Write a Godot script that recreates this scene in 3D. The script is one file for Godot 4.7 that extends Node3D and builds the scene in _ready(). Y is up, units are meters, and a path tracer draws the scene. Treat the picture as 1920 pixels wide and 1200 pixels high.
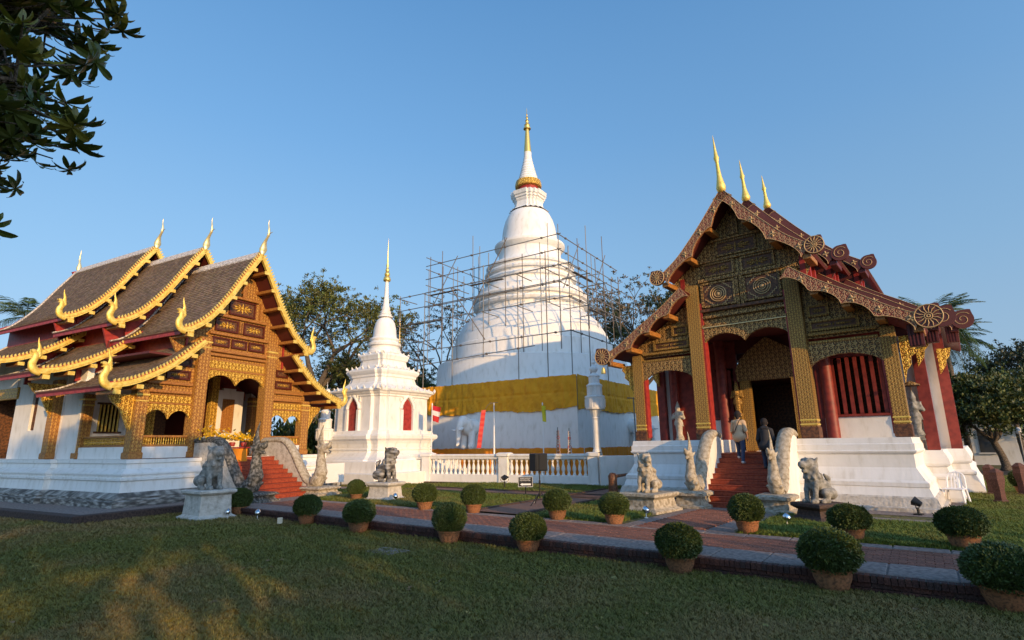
extends Node3D
# A temple court: a gilded wooden hall, a white stupa, a great white chedi under scaffolding and a carved ordination hall.

const UPV := Vector3(0, 1, 0)
const EYE := 1.85            # camera height above the upper terrace (y = 0); the near lawn lies at LOW
const LOW := -0.22
var M := {}
var rng := RandomNumberGenerator.new()
var taken := {}


class MB:
	var v := PackedVector3Array()
	var n := PackedVector3Array()
	var c := PackedColorArray()
	var uv := PackedVector2Array()
	var col := Color(1, 1, 1)
	var xf := Transform3D()

	func tri(a: Vector3, b: Vector3, d: Vector3) -> void:
		a = xf * a; b = xf * b; d = xf * d
		var nn := (b - a).cross(d - a)
		if nn.length_squared() < 1e-18:
			return
		nn = nn.normalized()
		v.append(a); v.append(d); v.append(b)
		for i in 3:
			n.append(nn); c.append(col)

	func trin(a: Vector3, b: Vector3, d: Vector3, na: Vector3, nb: Vector3, nd: Vector3) -> void:
		v.append(xf * a); v.append(xf * d); v.append(xf * b)
		n.append((xf.basis * na).normalized()); n.append((xf.basis * nd).normalized()); n.append((xf.basis * nb).normalized())
		for i in 3:
			c.append(col)

	func quad(a: Vector3, b: Vector3, d: Vector3, e: Vector3) -> void:
		tri(a, b, d); tri(a, d, e)

	func box(ct: Vector3, s: Vector3) -> void:
		stack(Vector3(ct.x, ct.y - s.y * .5, ct.z), [[0.0, s.x * .5, s.z * .5], [s.y, s.x * .5, s.z * .5]])

	# box with chamfered edges
	func cbox(ct: Vector3, s: Vector3, b := 0.015) -> void:
		stack(Vector3(ct.x, ct.y - s.y * .5, ct.z), [[0.0, s.x * .5 - b, s.z * .5 - b], [b, s.x * .5, s.z * .5], [s.y - b, s.x * .5, s.z * .5], [s.y, s.x * .5 - b, s.z * .5 - b]])

	# stack of rectangles [y, half x, half z]
	func stack(o: Vector3, rows: Array) -> void:
		var prev: Array = []
		for r in rows:
			var y: float = r[0]; var hx: float = r[1]; var hz: float = r[2]
			var ring := [o + Vector3(-hx, y, hz), o + Vector3(hx, y, hz), o + Vector3(hx, y, -hz), o + Vector3(-hx, y, -hz)]
			if prev.is_empty():
				quad(ring[3], ring[2], ring[1], ring[0])
			else:
				for i in 4:
					var j := (i + 1) % 4
					quad(prev[i], prev[j], ring[j], ring[i])
			prev = ring
		quad(prev[0], prev[1], prev[2], prev[3])

	# stack of the same closed plan polygon (x, z counter-clockwise seen from above is not needed), [y, scale offset outward]
	func plan_stack(plan: Array, rows: Array, o := Vector3.ZERO) -> void:
		var prev: Array = []
		var k := plan.size()
		for r in rows:
			var ring := []
			for i in k:
				var p: Vector2 = plan[i]
				ring.append(o + Vector3(p.x * r[1], r[0], p.y * r[1]))
			if not prev.is_empty():
				for i in k:
					var j := (i + 1) % k
					quad(prev[i], ring[i], ring[j], prev[j])
			prev = ring
		for i in range(1, k - 1):
			tri(prev[0], prev[i + 1], prev[i])

	# profile of Vector2(radius, y)
	func lathe(profile: Array, seg := 24, o := Vector3.ZERO, smooth := true, sharp := 0.6) -> void:
		var k := profile.size()
		var nr := []   # normals of each segment
		for i in k - 1:
			var d: Vector2 = profile[i + 1] - profile[i]
			nr.append(Vector2(d.y, -d.x).normalized() if d.length() > 1e-6 else Vector2(1, 0))
		for i in k - 1:
			var p: Vector2 = profile[i]; var q: Vector2 = profile[i + 1]
			var n0: Vector2 = nr[i]; var n1: Vector2 = nr[i]
			if smooth:
				if i > 0 and n0.dot(nr[i - 1]) > sharp: n0 = (n0 + nr[i - 1]).normalized()
				if i < k - 2 and n1.dot(nr[i + 1]) > sharp: n1 = (n1 + nr[i + 1]).normalized()
			for s in seg:
				var a0 := TAU * s / seg; var a1 := TAU * (s + 1) / seg
				var d0 := Vector3(cos(a0), 0, sin(a0)); var d1 := Vector3(cos(a1), 0, sin(a1))
				var P0 := o + d0 * p.x + UPV * p.y; var P1 := o + d1 * p.x + UPV * p.y
				var Q0 := o + d0 * q.x + UPV * q.y; var Q1 := o + d1 * q.x + UPV * q.y
				var f0 := d0; var f1 := d1
				if not smooth:
					f0 = (d0 + d1).normalized(); f1 = f0
				if p.x > 1e-5:
					trin(P0, Q0, P1, f0 * n0.x + UPV * n0.y, f0 * n1.x + UPV * n1.y, f1 * n0.x + UPV * n0.y)
				if q.x > 1e-5:
					trin(P1, Q0, Q1, f1 * n0.x + UPV * n0.y, f0 * n1.x + UPV * n1.y, f1 * n1.x + UPV * n1.y)

	# tube of elliptic sections along points; rx across, ry along `up`
	func loft(pts: Array, rx: Array, ry: Array, up := Vector3(0, 1, 0), seg := 10, caps := true) -> void:
		var rings := []; var norms := []
		var k := pts.size()
		for i in k:
			var t: Vector3 = (pts[min(i + 1, k - 1)] - pts[max(i - 1, 0)]).normalized()
			var side := t.cross(up)
			if side.length() < 1e-4: side = t.cross(Vector3(0, 0, 1))
			if side.length() < 1e-4: side = Vector3(1, 0, 0)
			side = side.normalized()
			var u2 := side.cross(t).normalized()
			var ring := []; var nn := []
			for s in seg:
				var a := TAU * s / seg
				ring.append(pts[i] + side * cos(a) * rx[i] + u2 * sin(a) * ry[i])
				nn.append((side * cos(a) * ry[i] + u2 * sin(a) * rx[i]).normalized())
			rings.append(ring); norms.append(nn)
		for i in k - 1:
			for s in seg:
				var z := (s + 1) % seg
				trin(rings[i][s], rings[i + 1][s], rings[i][z], norms[i][s], norms[i + 1][s], norms[i][z])
				trin(rings[i][z], rings[i + 1][s], rings[i + 1][z], norms[i][z], norms[i + 1][s], norms[i + 1][z])
		if caps:
			for s in seg:
				var z := (s + 1) % seg
				tri(pts[0], rings[0][s], rings[0][z])
				tri(pts[k - 1], rings[k - 1][z], rings[k - 1][s])

	func tube(a: Vector3, b: Vector3, r: float, seg := 6, r2 := -1.0) -> void:
		loft([a, b], [r, r2 if r2 >= 0.0 else r], [r, r2 if r2 >= 0.0 else r], UPV if absf((b - a).normalized().y) < .95 else Vector3(1, 0, 0), seg)

	# polygon in the xy plane, extruded from z0 to z1
	func extrude(poly: PackedVector2Array, z0: float, z1: float) -> void:
		var p := poly
		if Geometry2D.is_polygon_clockwise(p):
			p = p.duplicate(); p.reverse()
		var k := p.size()
		var area := 0.0
		for i in k:
			area += p[i].cross(p[(i + 1) % k])
		if area < 0.0:
			p = p.duplicate(); p.reverse()
		var tr := Geometry2D.triangulate_polygon(p)
		for i in range(0, tr.size(), 3):
			var A := p[tr[i]]; var B := p[tr[i + 1]]; var D := p[tr[i + 2]]
			if (B - A).cross(D - A) < 0.0:
				var h := B; B = D; D = h
			tri(Vector3(A.x, A.y, z1), Vector3(B.x, B.y, z1), Vector3(D.x, D.y, z1))
			tri(Vector3(A.x, A.y, z0), Vector3(D.x, D.y, z0), Vector3(B.x, B.y, z0))
		for i in k:
			var A := p[i]; var B := p[(i + 1) % k]
			quad(Vector3(A.x, A.y, z1), Vector3(A.x, A.y, z0), Vector3(B.x, B.y, z0), Vector3(B.x, B.y, z1))

	# strip between two polylines in xy, extruded (bargeboards, copings): robust for long curved shapes
	func strip(top: Array, bot: Array, z0: float, z1: float) -> void:
		var k := top.size()
		for i in k - 1:
			var a: Vector2 = bot[i]; var b: Vector2 = bot[i + 1]; var d: Vector2 = top[i + 1]; var e: Vector2 = top[i]
			var flip := (b - a).cross(e - a) < 0.0
			var q := [a, b, d, e]
			if flip: q = [b, a, e, d]
			quad(V(q[0], z1), V(q[1], z1), V(q[2], z1), V(q[3], z1))
			quad(V(q[1], z0), V(q[0], z0), V(q[3], z0), V(q[2], z0))
			quad(V(q[1], z1), V(q[0], z1), V(q[0], z0), V(q[1], z0))
			quad(V(q[3], z1), V(q[2], z1), V(q[2], z0), V(q[3], z0))
		for i in [0, k - 1]:
			var a: Vector2 = bot[i]; var e: Vector2 = top[i]
			quad(V(a, z0), V(a, z1), V(e, z1), V(e, z0))

	# another builder's faces, mirrored in x when sd < 0, moved by o
	func append_flip(other: MB, sd: int, o: Vector3) -> void:
		var k := other.v.size()
		var f := Vector3(sd, 1, 1)
		for i in range(0, k, 3):
			var order := [i, i + 1, i + 2] if sd > 0 else [i, i + 2, i + 1]
			for j in order:
				v.append(other.v[j] * f + o); n.append(other.n[j] * f); c.append(other.c[j])

	func V(p: Vector2, z: float) -> Vector3:
		return Vector3(p.x, p.y, z)

	func commit() -> ArrayMesh:
		var arr := []
		arr.resize(Mesh.ARRAY_MAX)
		arr[Mesh.ARRAY_VERTEX] = v
		arr[Mesh.ARRAY_NORMAL] = n
		arr[Mesh.ARRAY_COLOR] = c
		if uv.size() == v.size() and uv.size() > 0:
			arr[Mesh.ARRAY_TEX_UV] = uv
		var m := ArrayMesh.new()
		m.add_surface_from_arrays(Mesh.PRIMITIVE_TRIANGLES, arr)
		return m


# smooth union of tapered capsules and ellipsoids, meshed as surface nets: one continuous body
class Body:
	var bones := []   # [a, b, ra, rb, colour]
	var k := 0.03
	func bone(a: Vector3, b: Vector3, ra: float, rb: float, col := Color(1, 1, 1)) -> void:
		bones.append([a, b, ra, rb, col])
	func chain(pts: Array, rs: Array, col := Color(1, 1, 1)) -> void:
		for i in pts.size() - 1:
			bone(pts[i], pts[i + 1], rs[i], rs[i + 1], col)
	func build(cell: float, mb: MB) -> void:
		var lo := Vector3(1e9, 1e9, 1e9); var hi := -lo
		for b in bones:
			var r: float = max(b[2], b[3]) + cell * 2.0
			lo = lo.min(b[0] - Vector3(r, r, r)).min(b[1] - Vector3(r, r, r))
			hi = hi.max(b[0] + Vector3(r, r, r)).max(b[1] + Vector3(r, r, r))
		var nx := int((hi.x - lo.x) / cell) + 3; var ny := int((hi.y - lo.y) / cell) + 3; var nz := int((hi.z - lo.z) / cell) + 3
		var f := PackedFloat32Array(); f.resize(nx * ny * nz); f.fill(9.0)
		var cd := PackedFloat32Array(); cd.resize(nx * ny * nz); cd.fill(9.0)
		var who := PackedInt32Array(); who.resize(nx * ny * nz)
		for bi in bones.size():
			var b: Array = bones[bi]
			var a: Vector3 = b[0]; var e: Vector3 = b[1]; var ra: float = b[2]; var rb: float = b[3]
			var r: float = max(ra, rb) + k + cell * 1.5
			var l3: Vector3 = (a.min(e) - Vector3(r, r, r) - lo) / cell
			var h3: Vector3 = (a.max(e) + Vector3(r, r, r) - lo) / cell
			var d: Vector3 = e - a; var dd := maxf(d.length_squared(), 1e-9)
			for z in range(maxi(0, int(l3.z)), mini(nz - 1, int(h3.z) + 1) + 1):
				for y in range(maxi(0, int(l3.y)), mini(ny - 1, int(h3.y) + 1) + 1):
					for x in range(maxi(0, int(l3.x)), mini(nx - 1, int(h3.x) + 1) + 1):
						var p := lo + Vector3(x, y, z) * cell
						var t := clampf((p - a).dot(d) / dd, 0.0, 1.0)
						var q := p.distance_to(a + d * t) - lerpf(ra, rb, t)
						var id := (z * ny + y) * nx + x
						if q < cd[id]:
							cd[id] = q; who[id] = bi
						var o := f[id]
						var h := maxf(k - absf(o - q), 0.0) / k
						f[id] = minf(o, q) - h * h * k * .25
		var vid := {}
		var vs := PackedVector3Array(); var vc := PackedColorArray()
		var off := [0, 1, nx, nx + 1, nx * ny, nx * ny + 1, nx * ny + nx, nx * ny + nx + 1]
		for z in nz - 1:
			for y in ny - 1:
				for x in nx - 1:
					var id := (z * ny + y) * nx + x
					if f[id] > cell * 2.0 or f[id] < -cell * 2.0:
						continue
					var sgn := 0
					for i in 8:
						if f[id + off[i]] < 0.0: sgn += 1
					if sgn == 0 or sgn == 8:
						continue
					var sum := Vector3.ZERO; var cnt := 0
					for i in 8:
						for bit in [1, 2, 4]:
							if i & bit: continue
							var j: int = i | bit
							var A: float = f[id + off[i]]; var B: float = f[id + off[j]]
							if (A < 0.0) != (B < 0.0):
								var t := A / (A - B)
								var pi := Vector3(i & 1, (i >> 1) & 1, (i >> 2) & 1)
								var pj := Vector3(j & 1, (j >> 1) & 1, (j >> 2) & 1)
								sum += pi.lerp(pj, t); cnt += 1
					vid[id] = vs.size()
					vs.append(lo + (Vector3(x, y, z) + sum / cnt) * cell)
					vc.append(bones[who[id]][4])
		var faces := []
		var strides := [1, nx, nx * ny]
		for id in vid:
			var A := f[id]
			for ax in 3:
				var B := f[id + strides[ax]]
				if (A < 0.0) == (B < 0.0): continue
				var s1: int = strides[(ax + 1) % 3]; var s2: int = strides[(ax + 2) % 3]
				if not (vid.has(id - s1) and vid.has(id - s2) and vid.has(id - s1 - s2)): continue
				var q := [vid[id], vid[id - s1], vid[id - s1 - s2], vid[id - s2]]
				if A > 0.0: q = [q[0], q[3], q[2], q[1]]
				faces.append(q)
		var nn := PackedVector3Array(); nn.resize(vs.size())
		for q in faces:
			var m := (vs[q[2]] - vs[q[0]]).cross(vs[q[3]] - vs[q[1]])
			for i in q: nn[i] += m
		for q in faces:
			for t in [[0, 1, 2], [0, 2, 3]]:
				var i: int = q[t[0]]; var j: int = q[t[1]]; var l: int = q[t[2]]
				mb.v.append(mb.xf * vs[i]); mb.v.append(mb.xf * vs[l]); mb.v.append(mb.xf * vs[j])
				for w in [i, l, j]:
					mb.n.append((mb.xf.basis * nn[w]).normalized())
					mb.c.append(vc[w])


func numbered(called: String) -> String:
	var k: int = taken.get(called, 0)
	taken[called] = k + 1
	return called if k == 0 else "%s_%03d" % [called, k]

func tag(o: Node, label: String, category: String, group := "") -> Node:
	o.set_meta("label", label); o.set_meta("category", category)
	if group: o.set_meta("group", group)
	return o

func thing(called: String, label: String, category: String, at := Vector3.ZERO, turn := 0.0, group := "") -> Node3D:
	var o := Node3D.new()
	o.name = numbered(called); add_child(o)
	o.position = at; o.rotation.y = turn
	tag(o, label, category, group)
	return o

func obj(called: String, mb, m: Material, parent: Node = null) -> MeshInstance3D:
	var o := MeshInstance3D.new()
	o.mesh = mb.commit() if mb is MB else mb
	o.material_override = m
	if parent == null:
		o.name = numbered(called); add_child(o)
	else:
		o.name = called; parent.add_child(o, true)
	return o

func struct(called: String, mb, m: Material) -> MeshInstance3D:
	var o := obj(called, mb, m)
	o.set_meta("kind", "structure")
	return o

func stuff(o: Node) -> Node:
	o.set_meta("kind", "stuff"); return o

func copy(src: Node3D, at: Vector3, turn: float, label: String, base: String) -> Node3D:
	var o: Node3D = src.duplicate()
	o.name = numbered(base); add_child(o)
	o.position = at; o.rotation.y = turn
	o.set_meta("label", label)
	return o

func v2(a: Array) -> PackedVector2Array:
	var o := PackedVector2Array()
	for p in a: o.append(Vector2(p[0], p[1]))
	return o

func arrv(a: Array) -> Array:
	var o := []
	for p in a: o.append(Vector2(p[0], p[1]))
	return o

# Catmull-Rom through Vector2 points
func curve2(a: Array, n := 6) -> Array:
	var o := []
	for i in a.size() - 1:
		var p0: Vector2 = a[max(i - 1, 0)]; var p1: Vector2 = a[i]; var p2: Vector2 = a[i + 1]; var p3: Vector2 = a[min(i + 2, a.size() - 1)]
		for k in n:
			var t := float(k) / n
			o.append(p1.cubic_interpolate(p2, p0, p3, t))
	o.append(a[-1])
	return o

func curve3(a: Array, n := 5) -> Array:
	var o := []
	for i in a.size() - 1:
		var p0: Vector3 = a[max(i - 1, 0)]; var p3: Vector3 = a[min(i + 2, a.size() - 1)]
		for k in n:
			o.append((a[i] as Vector3).cubic_interpolate(a[i + 1], p0, p3, float(k) / n))
	o.append(a[-1])
	return o

func curve1(a: Array, n := 5) -> Array:
	var o := []
	for i in a.size() - 1:
		for k in n:
			o.append(lerpf(a[i], a[i + 1], float(k) / n))
	o.append(a[-1])
	return o

func mirrored(a: Array) -> Array:
	var o := []
	for p in a: o.append(Vector2(-p.x, p.y))
	return o

func offset_curve(a: Array, d: float) -> Array:
	var o := []
	for i in a.size():
		var t: Vector2 = (a[min(i + 1, a.size() - 1)] - a[max(i - 1, 0)]).normalized()
		o.append(a[i] + Vector2(t.y, -t.x) * d)
	return o


# ---------------------------------------------------------------- materials
func lin(r: float, g: float, b: float) -> Color:
	return Color(r, g, b).linear_to_srgb()

func noise_tex(sd: int, freq: float, cols: Array, offs: Array, size := 512, octaves := 5, kind := FastNoiseLite.TYPE_SIMPLEX_SMOOTH) -> NoiseTexture2D:
	var f := FastNoiseLite.new()
	f.seed = sd; f.frequency = freq; f.noise_type = kind
	f.fractal_octaves = octaves
	var t := NoiseTexture2D.new()
	t.width = size; t.height = size; t.seamless = true
	if cols:
		var g := Gradient.new()
		g.offsets = PackedFloat32Array(offs)
		var pc := PackedColorArray()
		for q in cols: pc.append(lin(q[0], q[1], q[2]))
		g.colors = pc
		t.color_ramp = g
	t.noise = f
	return t

# base colours are linear; tex covers `metres` of surface
func mat(called: String, rgb: Array, rough := 0.8, tex: Texture2D = null, metres := 1.0, bump: Texture2D = null, bump_cm := 0.0, metal := 0.0) -> StandardMaterial3D:
	var m := StandardMaterial3D.new()
	m.resource_name = called
	m.albedo_color = lin(rgb[0], rgb[1], rgb[2])
	m.roughness = rough
	m.metallic = metal
	m.vertex_color_use_as_albedo = true
	if tex or bump:
		m.uv1_triplanar = true
		m.uv1_scale = Vector3.ONE / metres
		m.uv1_triplanar_sharpness = 8.0
	if tex: m.albedo_texture = tex
	if bump:
		m.heightmap_enabled = true
		m.heightmap_texture = bump
		m.heightmap_scale = bump_cm
	M[called] = m
	return m

# carved scrollwork: two pictures, colour and relief
func scroll_images(dark: Array, gold: Array, cells := 4, size := 256, e0 := .35, e1 := .7) -> Array:
	var im := Image.create(size, size, false, Image.FORMAT_RGB8)
	var hm := Image.create(size, size, false, Image.FORMAT_L8)
	var r2 := RandomNumberGenerator.new(); r2.seed = 5
	var cd := Color(dark[0], dark[1], dark[2]); var cg := Color(gold[0], gold[1], gold[2])
	var jit := FastNoiseLite.new(); jit.seed = 3; jit.frequency = 0.05
	for y in size:
		for x in size:
			var u := float(x) / size * cells; var w := float(y) / size * cells
			var ci := int(u); var cj := int(w)
			var lu := (u - ci) * 2.0 - 1.0; var lw := (w - cj) * 2.0 - 1.0
			var dirn := 1.0 if (ci + cj) % 2 == 0 else -1.0
			var r := sqrt(lu * lu + lw * lw) + 1e-4
			var th := atan2(lw, lu) * dirn
			var s := cos(th + 5.5 * log(r + .12)) + .35 * cos(5.0 * th + 3.0 * log(r + .2))
			if r > 1.02:
				s = .9 - 3.2 * absf(1.25 - r)
			var h := clampf(.5 + s * .75, 0.0, 1.0)
			h = clampf(h + jit.get_noise_2d(x, y) * .25, 0.0, 1.0)
			im.set_pixel(x, y, cd.lerp(cg, smoothstep(e0, e1, h)).linear_to_srgb())
			hm.set_pixel(x, y, Color(h, h, h))
	return [ImageTexture.create_from_image(im), ImageTexture.create_from_image(hm)]

func make_materials() -> void:
	var wn := noise_tex(1, .012, [[.66, .63, .575], [.75, .73, .69], [.785, .765, .73], [.81, .79, .76]], [0.1, .3, .5, 1.0], 512, 6)
	var rough_b := noise_tex(2, .05, [], [], 512, 5)
	mat("white_plaster", [1, 1, 1], .75, wn, 3.1, rough_b, .6)
	M.white_plaster.uv1_scale = Vector3(.45, .15, .45)
	M.white_plaster.heightmap_scale = .3
	mat("white_paint", [.80, .79, .77], .55)
	# patchy lime wash with weathered streaks (used where the photograph shows stains)
	var stn := noise_tex(7, .02, [[.36, .325, .275], [.47, .43, .37], [.53, .49, .43], [.60, .56, .50]], [0.1, .36, .55, .95], 512, 6)
	mat("stained_plaster", [1, 1, 1], .85, stn, 2.6, rough_b, 1.2)
	var grm := noise_tex(11, .022, [[.075, .068, .06], [.15, .14, .125], [.27, .255, .23], [.46, .44, .41]], [0.25, .45, .6, .9], 512, 6)
	mat("grimy_plaster", [1, 1, 1], .92, grm, 3.6, rough_b, 2.0)
	M.grimy_plaster.uv1_scale = Vector3(.16, .55, .16)
	var stt := noise_tex(13, .03, [[.16, .155, .135], [.22, .21, .185], [.29, .275, .245], [.36, .345, .31]], [0.2, .42, .6, .9], 512, 6)
	mat("weathered_stone", [1, 1, 1], .9, stt, 2.2, rough_b, 1.0)
	var mos := noise_tex(14, .03, [[.035, .035, .03], [.08, .078, .068], [.16, .15, .135], [.27, .26, .235]], [0.25, .45, .62, .9], 512, 6)
	mat("mossy_stone", [1, 1, 1], .92, mos, 2.2, rough_b, 1.0)
	var sty := noise_tex(17, .03, [[.24, .20, .14], [.34, .29, .215], [.43, .375, .29], [.50, .45, .36]], [0.2, .4, .6, .9], 512, 6)
	mat("ochre_stone", [1, 1, 1], .9, sty, 2.2, rough_b, 1.0)
	var rt := noise_tex(19, .02, [[.24, .018, .015], [.33, .03, .024], [.37, .045, .033]], [0.2, .5, .9], 256, 5)
	mat("red_lacquer", [1, 1, 1], .5, rt, 1.5)
	mat("dark_red", [.10, .014, .011], .6)
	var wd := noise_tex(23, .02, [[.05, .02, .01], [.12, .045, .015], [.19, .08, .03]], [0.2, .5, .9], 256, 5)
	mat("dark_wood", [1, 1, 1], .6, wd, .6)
	var ow := noise_tex(29, .02, [[.24, .09, .018], [.36, .15, .03], [.44, .21, .05]], [0.2, .5, .9], 256, 5)
	mat("orange_wood", [1, 1, 1], .55, ow, .5)
	var sc := scroll_images([.24, .08, .018], [.54, .285, .06])
	mat("carved_wood", [1, 1, 1], .5, sc[0], .52, sc[1], 1.6)
	mat("panel_wood", [.24, .075, .022], .5, ow, .5)
	var sg := scroll_images([.40, .15, .012], [1.0, .64, .11])
	mat("carved_gold", [1, 1, 1], .3, sg[0], .62, sg[1], 4.0, .25)
	var sd := scroll_images([.075, .036, .013], [.46, .28, .095], 4, 256, .3, .75)
	mat("carved_bronze", [1, 1, 1], .42, sd[0], .6, sd[1], 2.0, .2)
	var sk := scroll_images([.085, .035, .012], [.52, .31, .075])
	mat("carved_column", [1, 1, 1], .4, sk[0], .3, sk[1], 1.0, .3)
	var sr := scroll_images([.19, .028, .018], [.46, .27, .13], 4, 256, .62, .85)
	mat("carved_red", [1, 1, 1], .5, sr[0], .55, sr[1], 1.5)
	mat("gold", [.86, .60, .17], .33, null, 1.0, null, 0.0, .75)
	mat("gold_leaf", [.88, .70, .26], .42, rough_b, 1.0, rough_b, .3, .35)
	M.gold_leaf.albedo_texture = noise_tex(31, .02, [[.74, .49, .09], [.86, .62, .14], [.92, .70, .20]], [.2, .5, .9], 256, 4)
	M.gold_leaf.albedo_color = Color.WHITE
	mat("dull_gold", [.50, .33, .15], .5, null, 1.0, null, 0.0, .15)
	mat("temple_red", [1, 1, 1], .55, noise_tex(20, .02, [[.15, .018, .013], [.215, .026, .018], [.25, .036, .024]], [0.2, .5, .9], 256, 5), 1.5)
	mat("old_red", [.115, .028, .02], .55)
	mat("pale_gold", [.80, .66, .34], .38, null, 1.0, null, 0.0, .6)
	mat("tile_brown", [1, 1, 1], .8, noise_tex(37, .05, [[.6, .6, .6], [1, 1, 1]], [.2, .8], 256, 4), .8)
	mat("mortar_ridge", [.66, .60, .55], .85, noise_tex(38, .03, [[.5, .5, .5], [1, 1, 1]], [.3, .6], 256, 5), .9)
	var cy := noise_tex(41, .01, [[.62, .26, .004], [.70, .31, .005], [.74, .34, .008]], [.2, .5, .9], 256, 4)
	mat("yellow_cloth", [1, 1, 1], .8, cy, 3.0)
	mat("orange_cloth", [.72, .24, .008], .8)
	mat("steel_pipe", [.20, .19, .175], .5, null, 1.0, null, 0.0, .3)
	mat("rusty_pipe", [.14, .11, .085], .7)
	var stp := noise_tex(43, .03, [[.20, .028, .012], [.30, .05, .018], [.35, .075, .03]], [.2, .5, .9], 256, 5)
	mat("step_red", [1, 1, 1], .55, stp, .8)
	var clay := noise_tex(47, .03, [[.12, .06, .03], [.28, .12, .05], [.36, .17, .075]], [.2, .5, .9], 256, 5)
	mat("terracotta", [1, 1, 1], .8, clay, .45, rough_b, .3)
	var brk := noise_tex(53, .04, [[.5, .5, .5], [1, 1, 1]], [.25, .7], 256, 5)
	mat("brick", [1, 1, 1], .9, brk, .45, rough_b, .6)
	var conc := noise_tex(59, .025, [[.15, .115, .10], [.225, .175, .153], [.29, .23, .203]], [.25, .5, .8], 512, 6)
	mat("paving", [1, 1, 1], .85, conc, 1.3, rough_b, .5)
	var soil := noise_tex(61, .02, [[.06, .055, .015], [.10, .098, .021], [.145, .125, .032], [.19, .135, .055]], [.2, .45, .62, .85], 512, 6)
	mat("turf", [1, 1, 1], .95, soil, 2.7, rough_b, 2.5)
	mat("grass_blade", [1, 1, 1], .75)
	M.grass_blade.backlight_enabled = true
	M.grass_blade.backlight = lin(.05, .07, .01)
	mat("leaf", [1, 1, 1], .55)
	M.leaf.backlight_enabled = true
	M.leaf.backlight = lin(.04, .06, .01)
	mat("glossy_leaf", [1, 1, 1], .4)
	M.glossy_leaf.backlight_enabled = true
	M.glossy_leaf.backlight = lin(.14, .18, .025)
	var bk := noise_tex(67, .03, [[.05, .04, .03], [.13, .10, .075], [.22, .18, .14]], [.2, .5, .9], 256, 5)
	mat("bark", [1, 1, 1], .95, bk, .7, rough_b, 2.0)
	mat("black_plastic", [.018, .018, .019], .5)
	mat("black_metal", [.025, .024, .023], .45, null, 1.0, null, 0.0, .4)
	mat("white_plastic", [.82, .82, .84], .35)
	mat("chrome", [.75, .75, .76], .12, null, 1.0, null, 0.0, 1.0)
	mat("cloth", [1, 1, 1], .85)
	mat("roof_far", [.24, .10, .06], .8)
	mat("window_glass", [.05, .055, .06], .08)
	mat("asphalt", [.10, .095, .09], .9, conc, 2.0)


# ---------------------------------------------------------------- frames of the court
const PHI_L := 0.488
const PHI_R := 0.69
const PHI_K := 0.625
const PHI_C := 0.585
const ORG_L := Vector3(-11.707, 0, -22.909)     # middle of the left hall's front column row
const ORG_R := Vector3(7.864, 0, -18.061)       # middle of the right hall's front column row
const ORG_C := Vector3(1.42, 0, -39.42)         # axis of the great chedi
const ORG_S := Vector3(-7.3, 0, -30.6)         # axis of the small stupa

func Lw(x: float, y: float, z: float) -> Vector3:   # left hall: x across, z forward
	return ORG_L + Vector3(sin(PHI_L), 0, -cos(PHI_L)) * x + UPV * y + Vector3(cos(PHI_L), 0, sin(PHI_L)) * z

func Rw(x: float, y: float, z: float) -> Vector3:
	return ORG_R + Vector3(cos(PHI_R), 0, sin(PHI_R)) * x + UPV * y + Vector3(-sin(PHI_R), 0, cos(PHI_R)) * z

func Kw(a: float, y: float, n: float) -> Vector3:   # path: a along it to the right, n across it away from the camera
	return Vector3(cos(PHI_K), 0, sin(PHI_K)) * a + UPV * y + Vector3(sin(PHI_K), 0, -cos(PHI_K)) * n


func _ready() -> void:
	rng.seed = 7
	# ---- camera, sky, sun, exposure
	var cam := Camera3D.new()
	cam.name = "camera"
	cam.position = Vector3(0, EYE, 0)
	cam.rotation = Vector3(0.224, 0, -0.013)
	cam.fov = rad_to_deg(2.0 * atan(600.0 / 1020.9))
	cam.near = 0.05
	cam.far = 3000.0
	add_child(cam)
	var env := Environment.new()
	env.background_mode = Environment.BG_SKY
	var az := deg_to_rad(33.5); var el := deg_to_rad(11.5)
	var to_sun := Vector3(sin(az) * cos(el), sin(el), cos(az) * cos(el))
	var sm := PanoramaSkyMaterial.new()
	sm.panorama = clear_sky(to_sun)
	var sky := Sky.new()
	sky.sky_material = sm
	env.sky = sky
	env.tonemap_mode = Environment.TONE_MAPPER_LINEAR
	env.tonemap_exposure = 1.0
	env.sdfgi_enabled = true
	env.ssao_enabled = true
	env.ssil_enabled = true
	var we := WorldEnvironment.new()
	we.environment = env
	add_child(we)
	var sun := DirectionalLight3D.new()
	sun.name = "sun"
	sun.light_color = Color(1.0, 0.815, 0.565)
	sun.light_energy = 1.4
	sun.light_angular_distance = 0.5
	sun.shadow_enabled = true
	add_child(sun)
	sun.look_at_from_position(to_sun * 50.0, Vector3.ZERO, UPV)
	make_materials()
	var t0 := Time.get_ticks_msec()
	for step in [ground, fallen_leaves, path_and_kerbs, left_hall, right_hall, great_chedi, scaffolding, small_stupa, balustrade_and_lamps, statues, people, pots, trees, props]:
		step.call()
		print(step.get_method(), " ", Time.get_ticks_msec() - t0)


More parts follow.
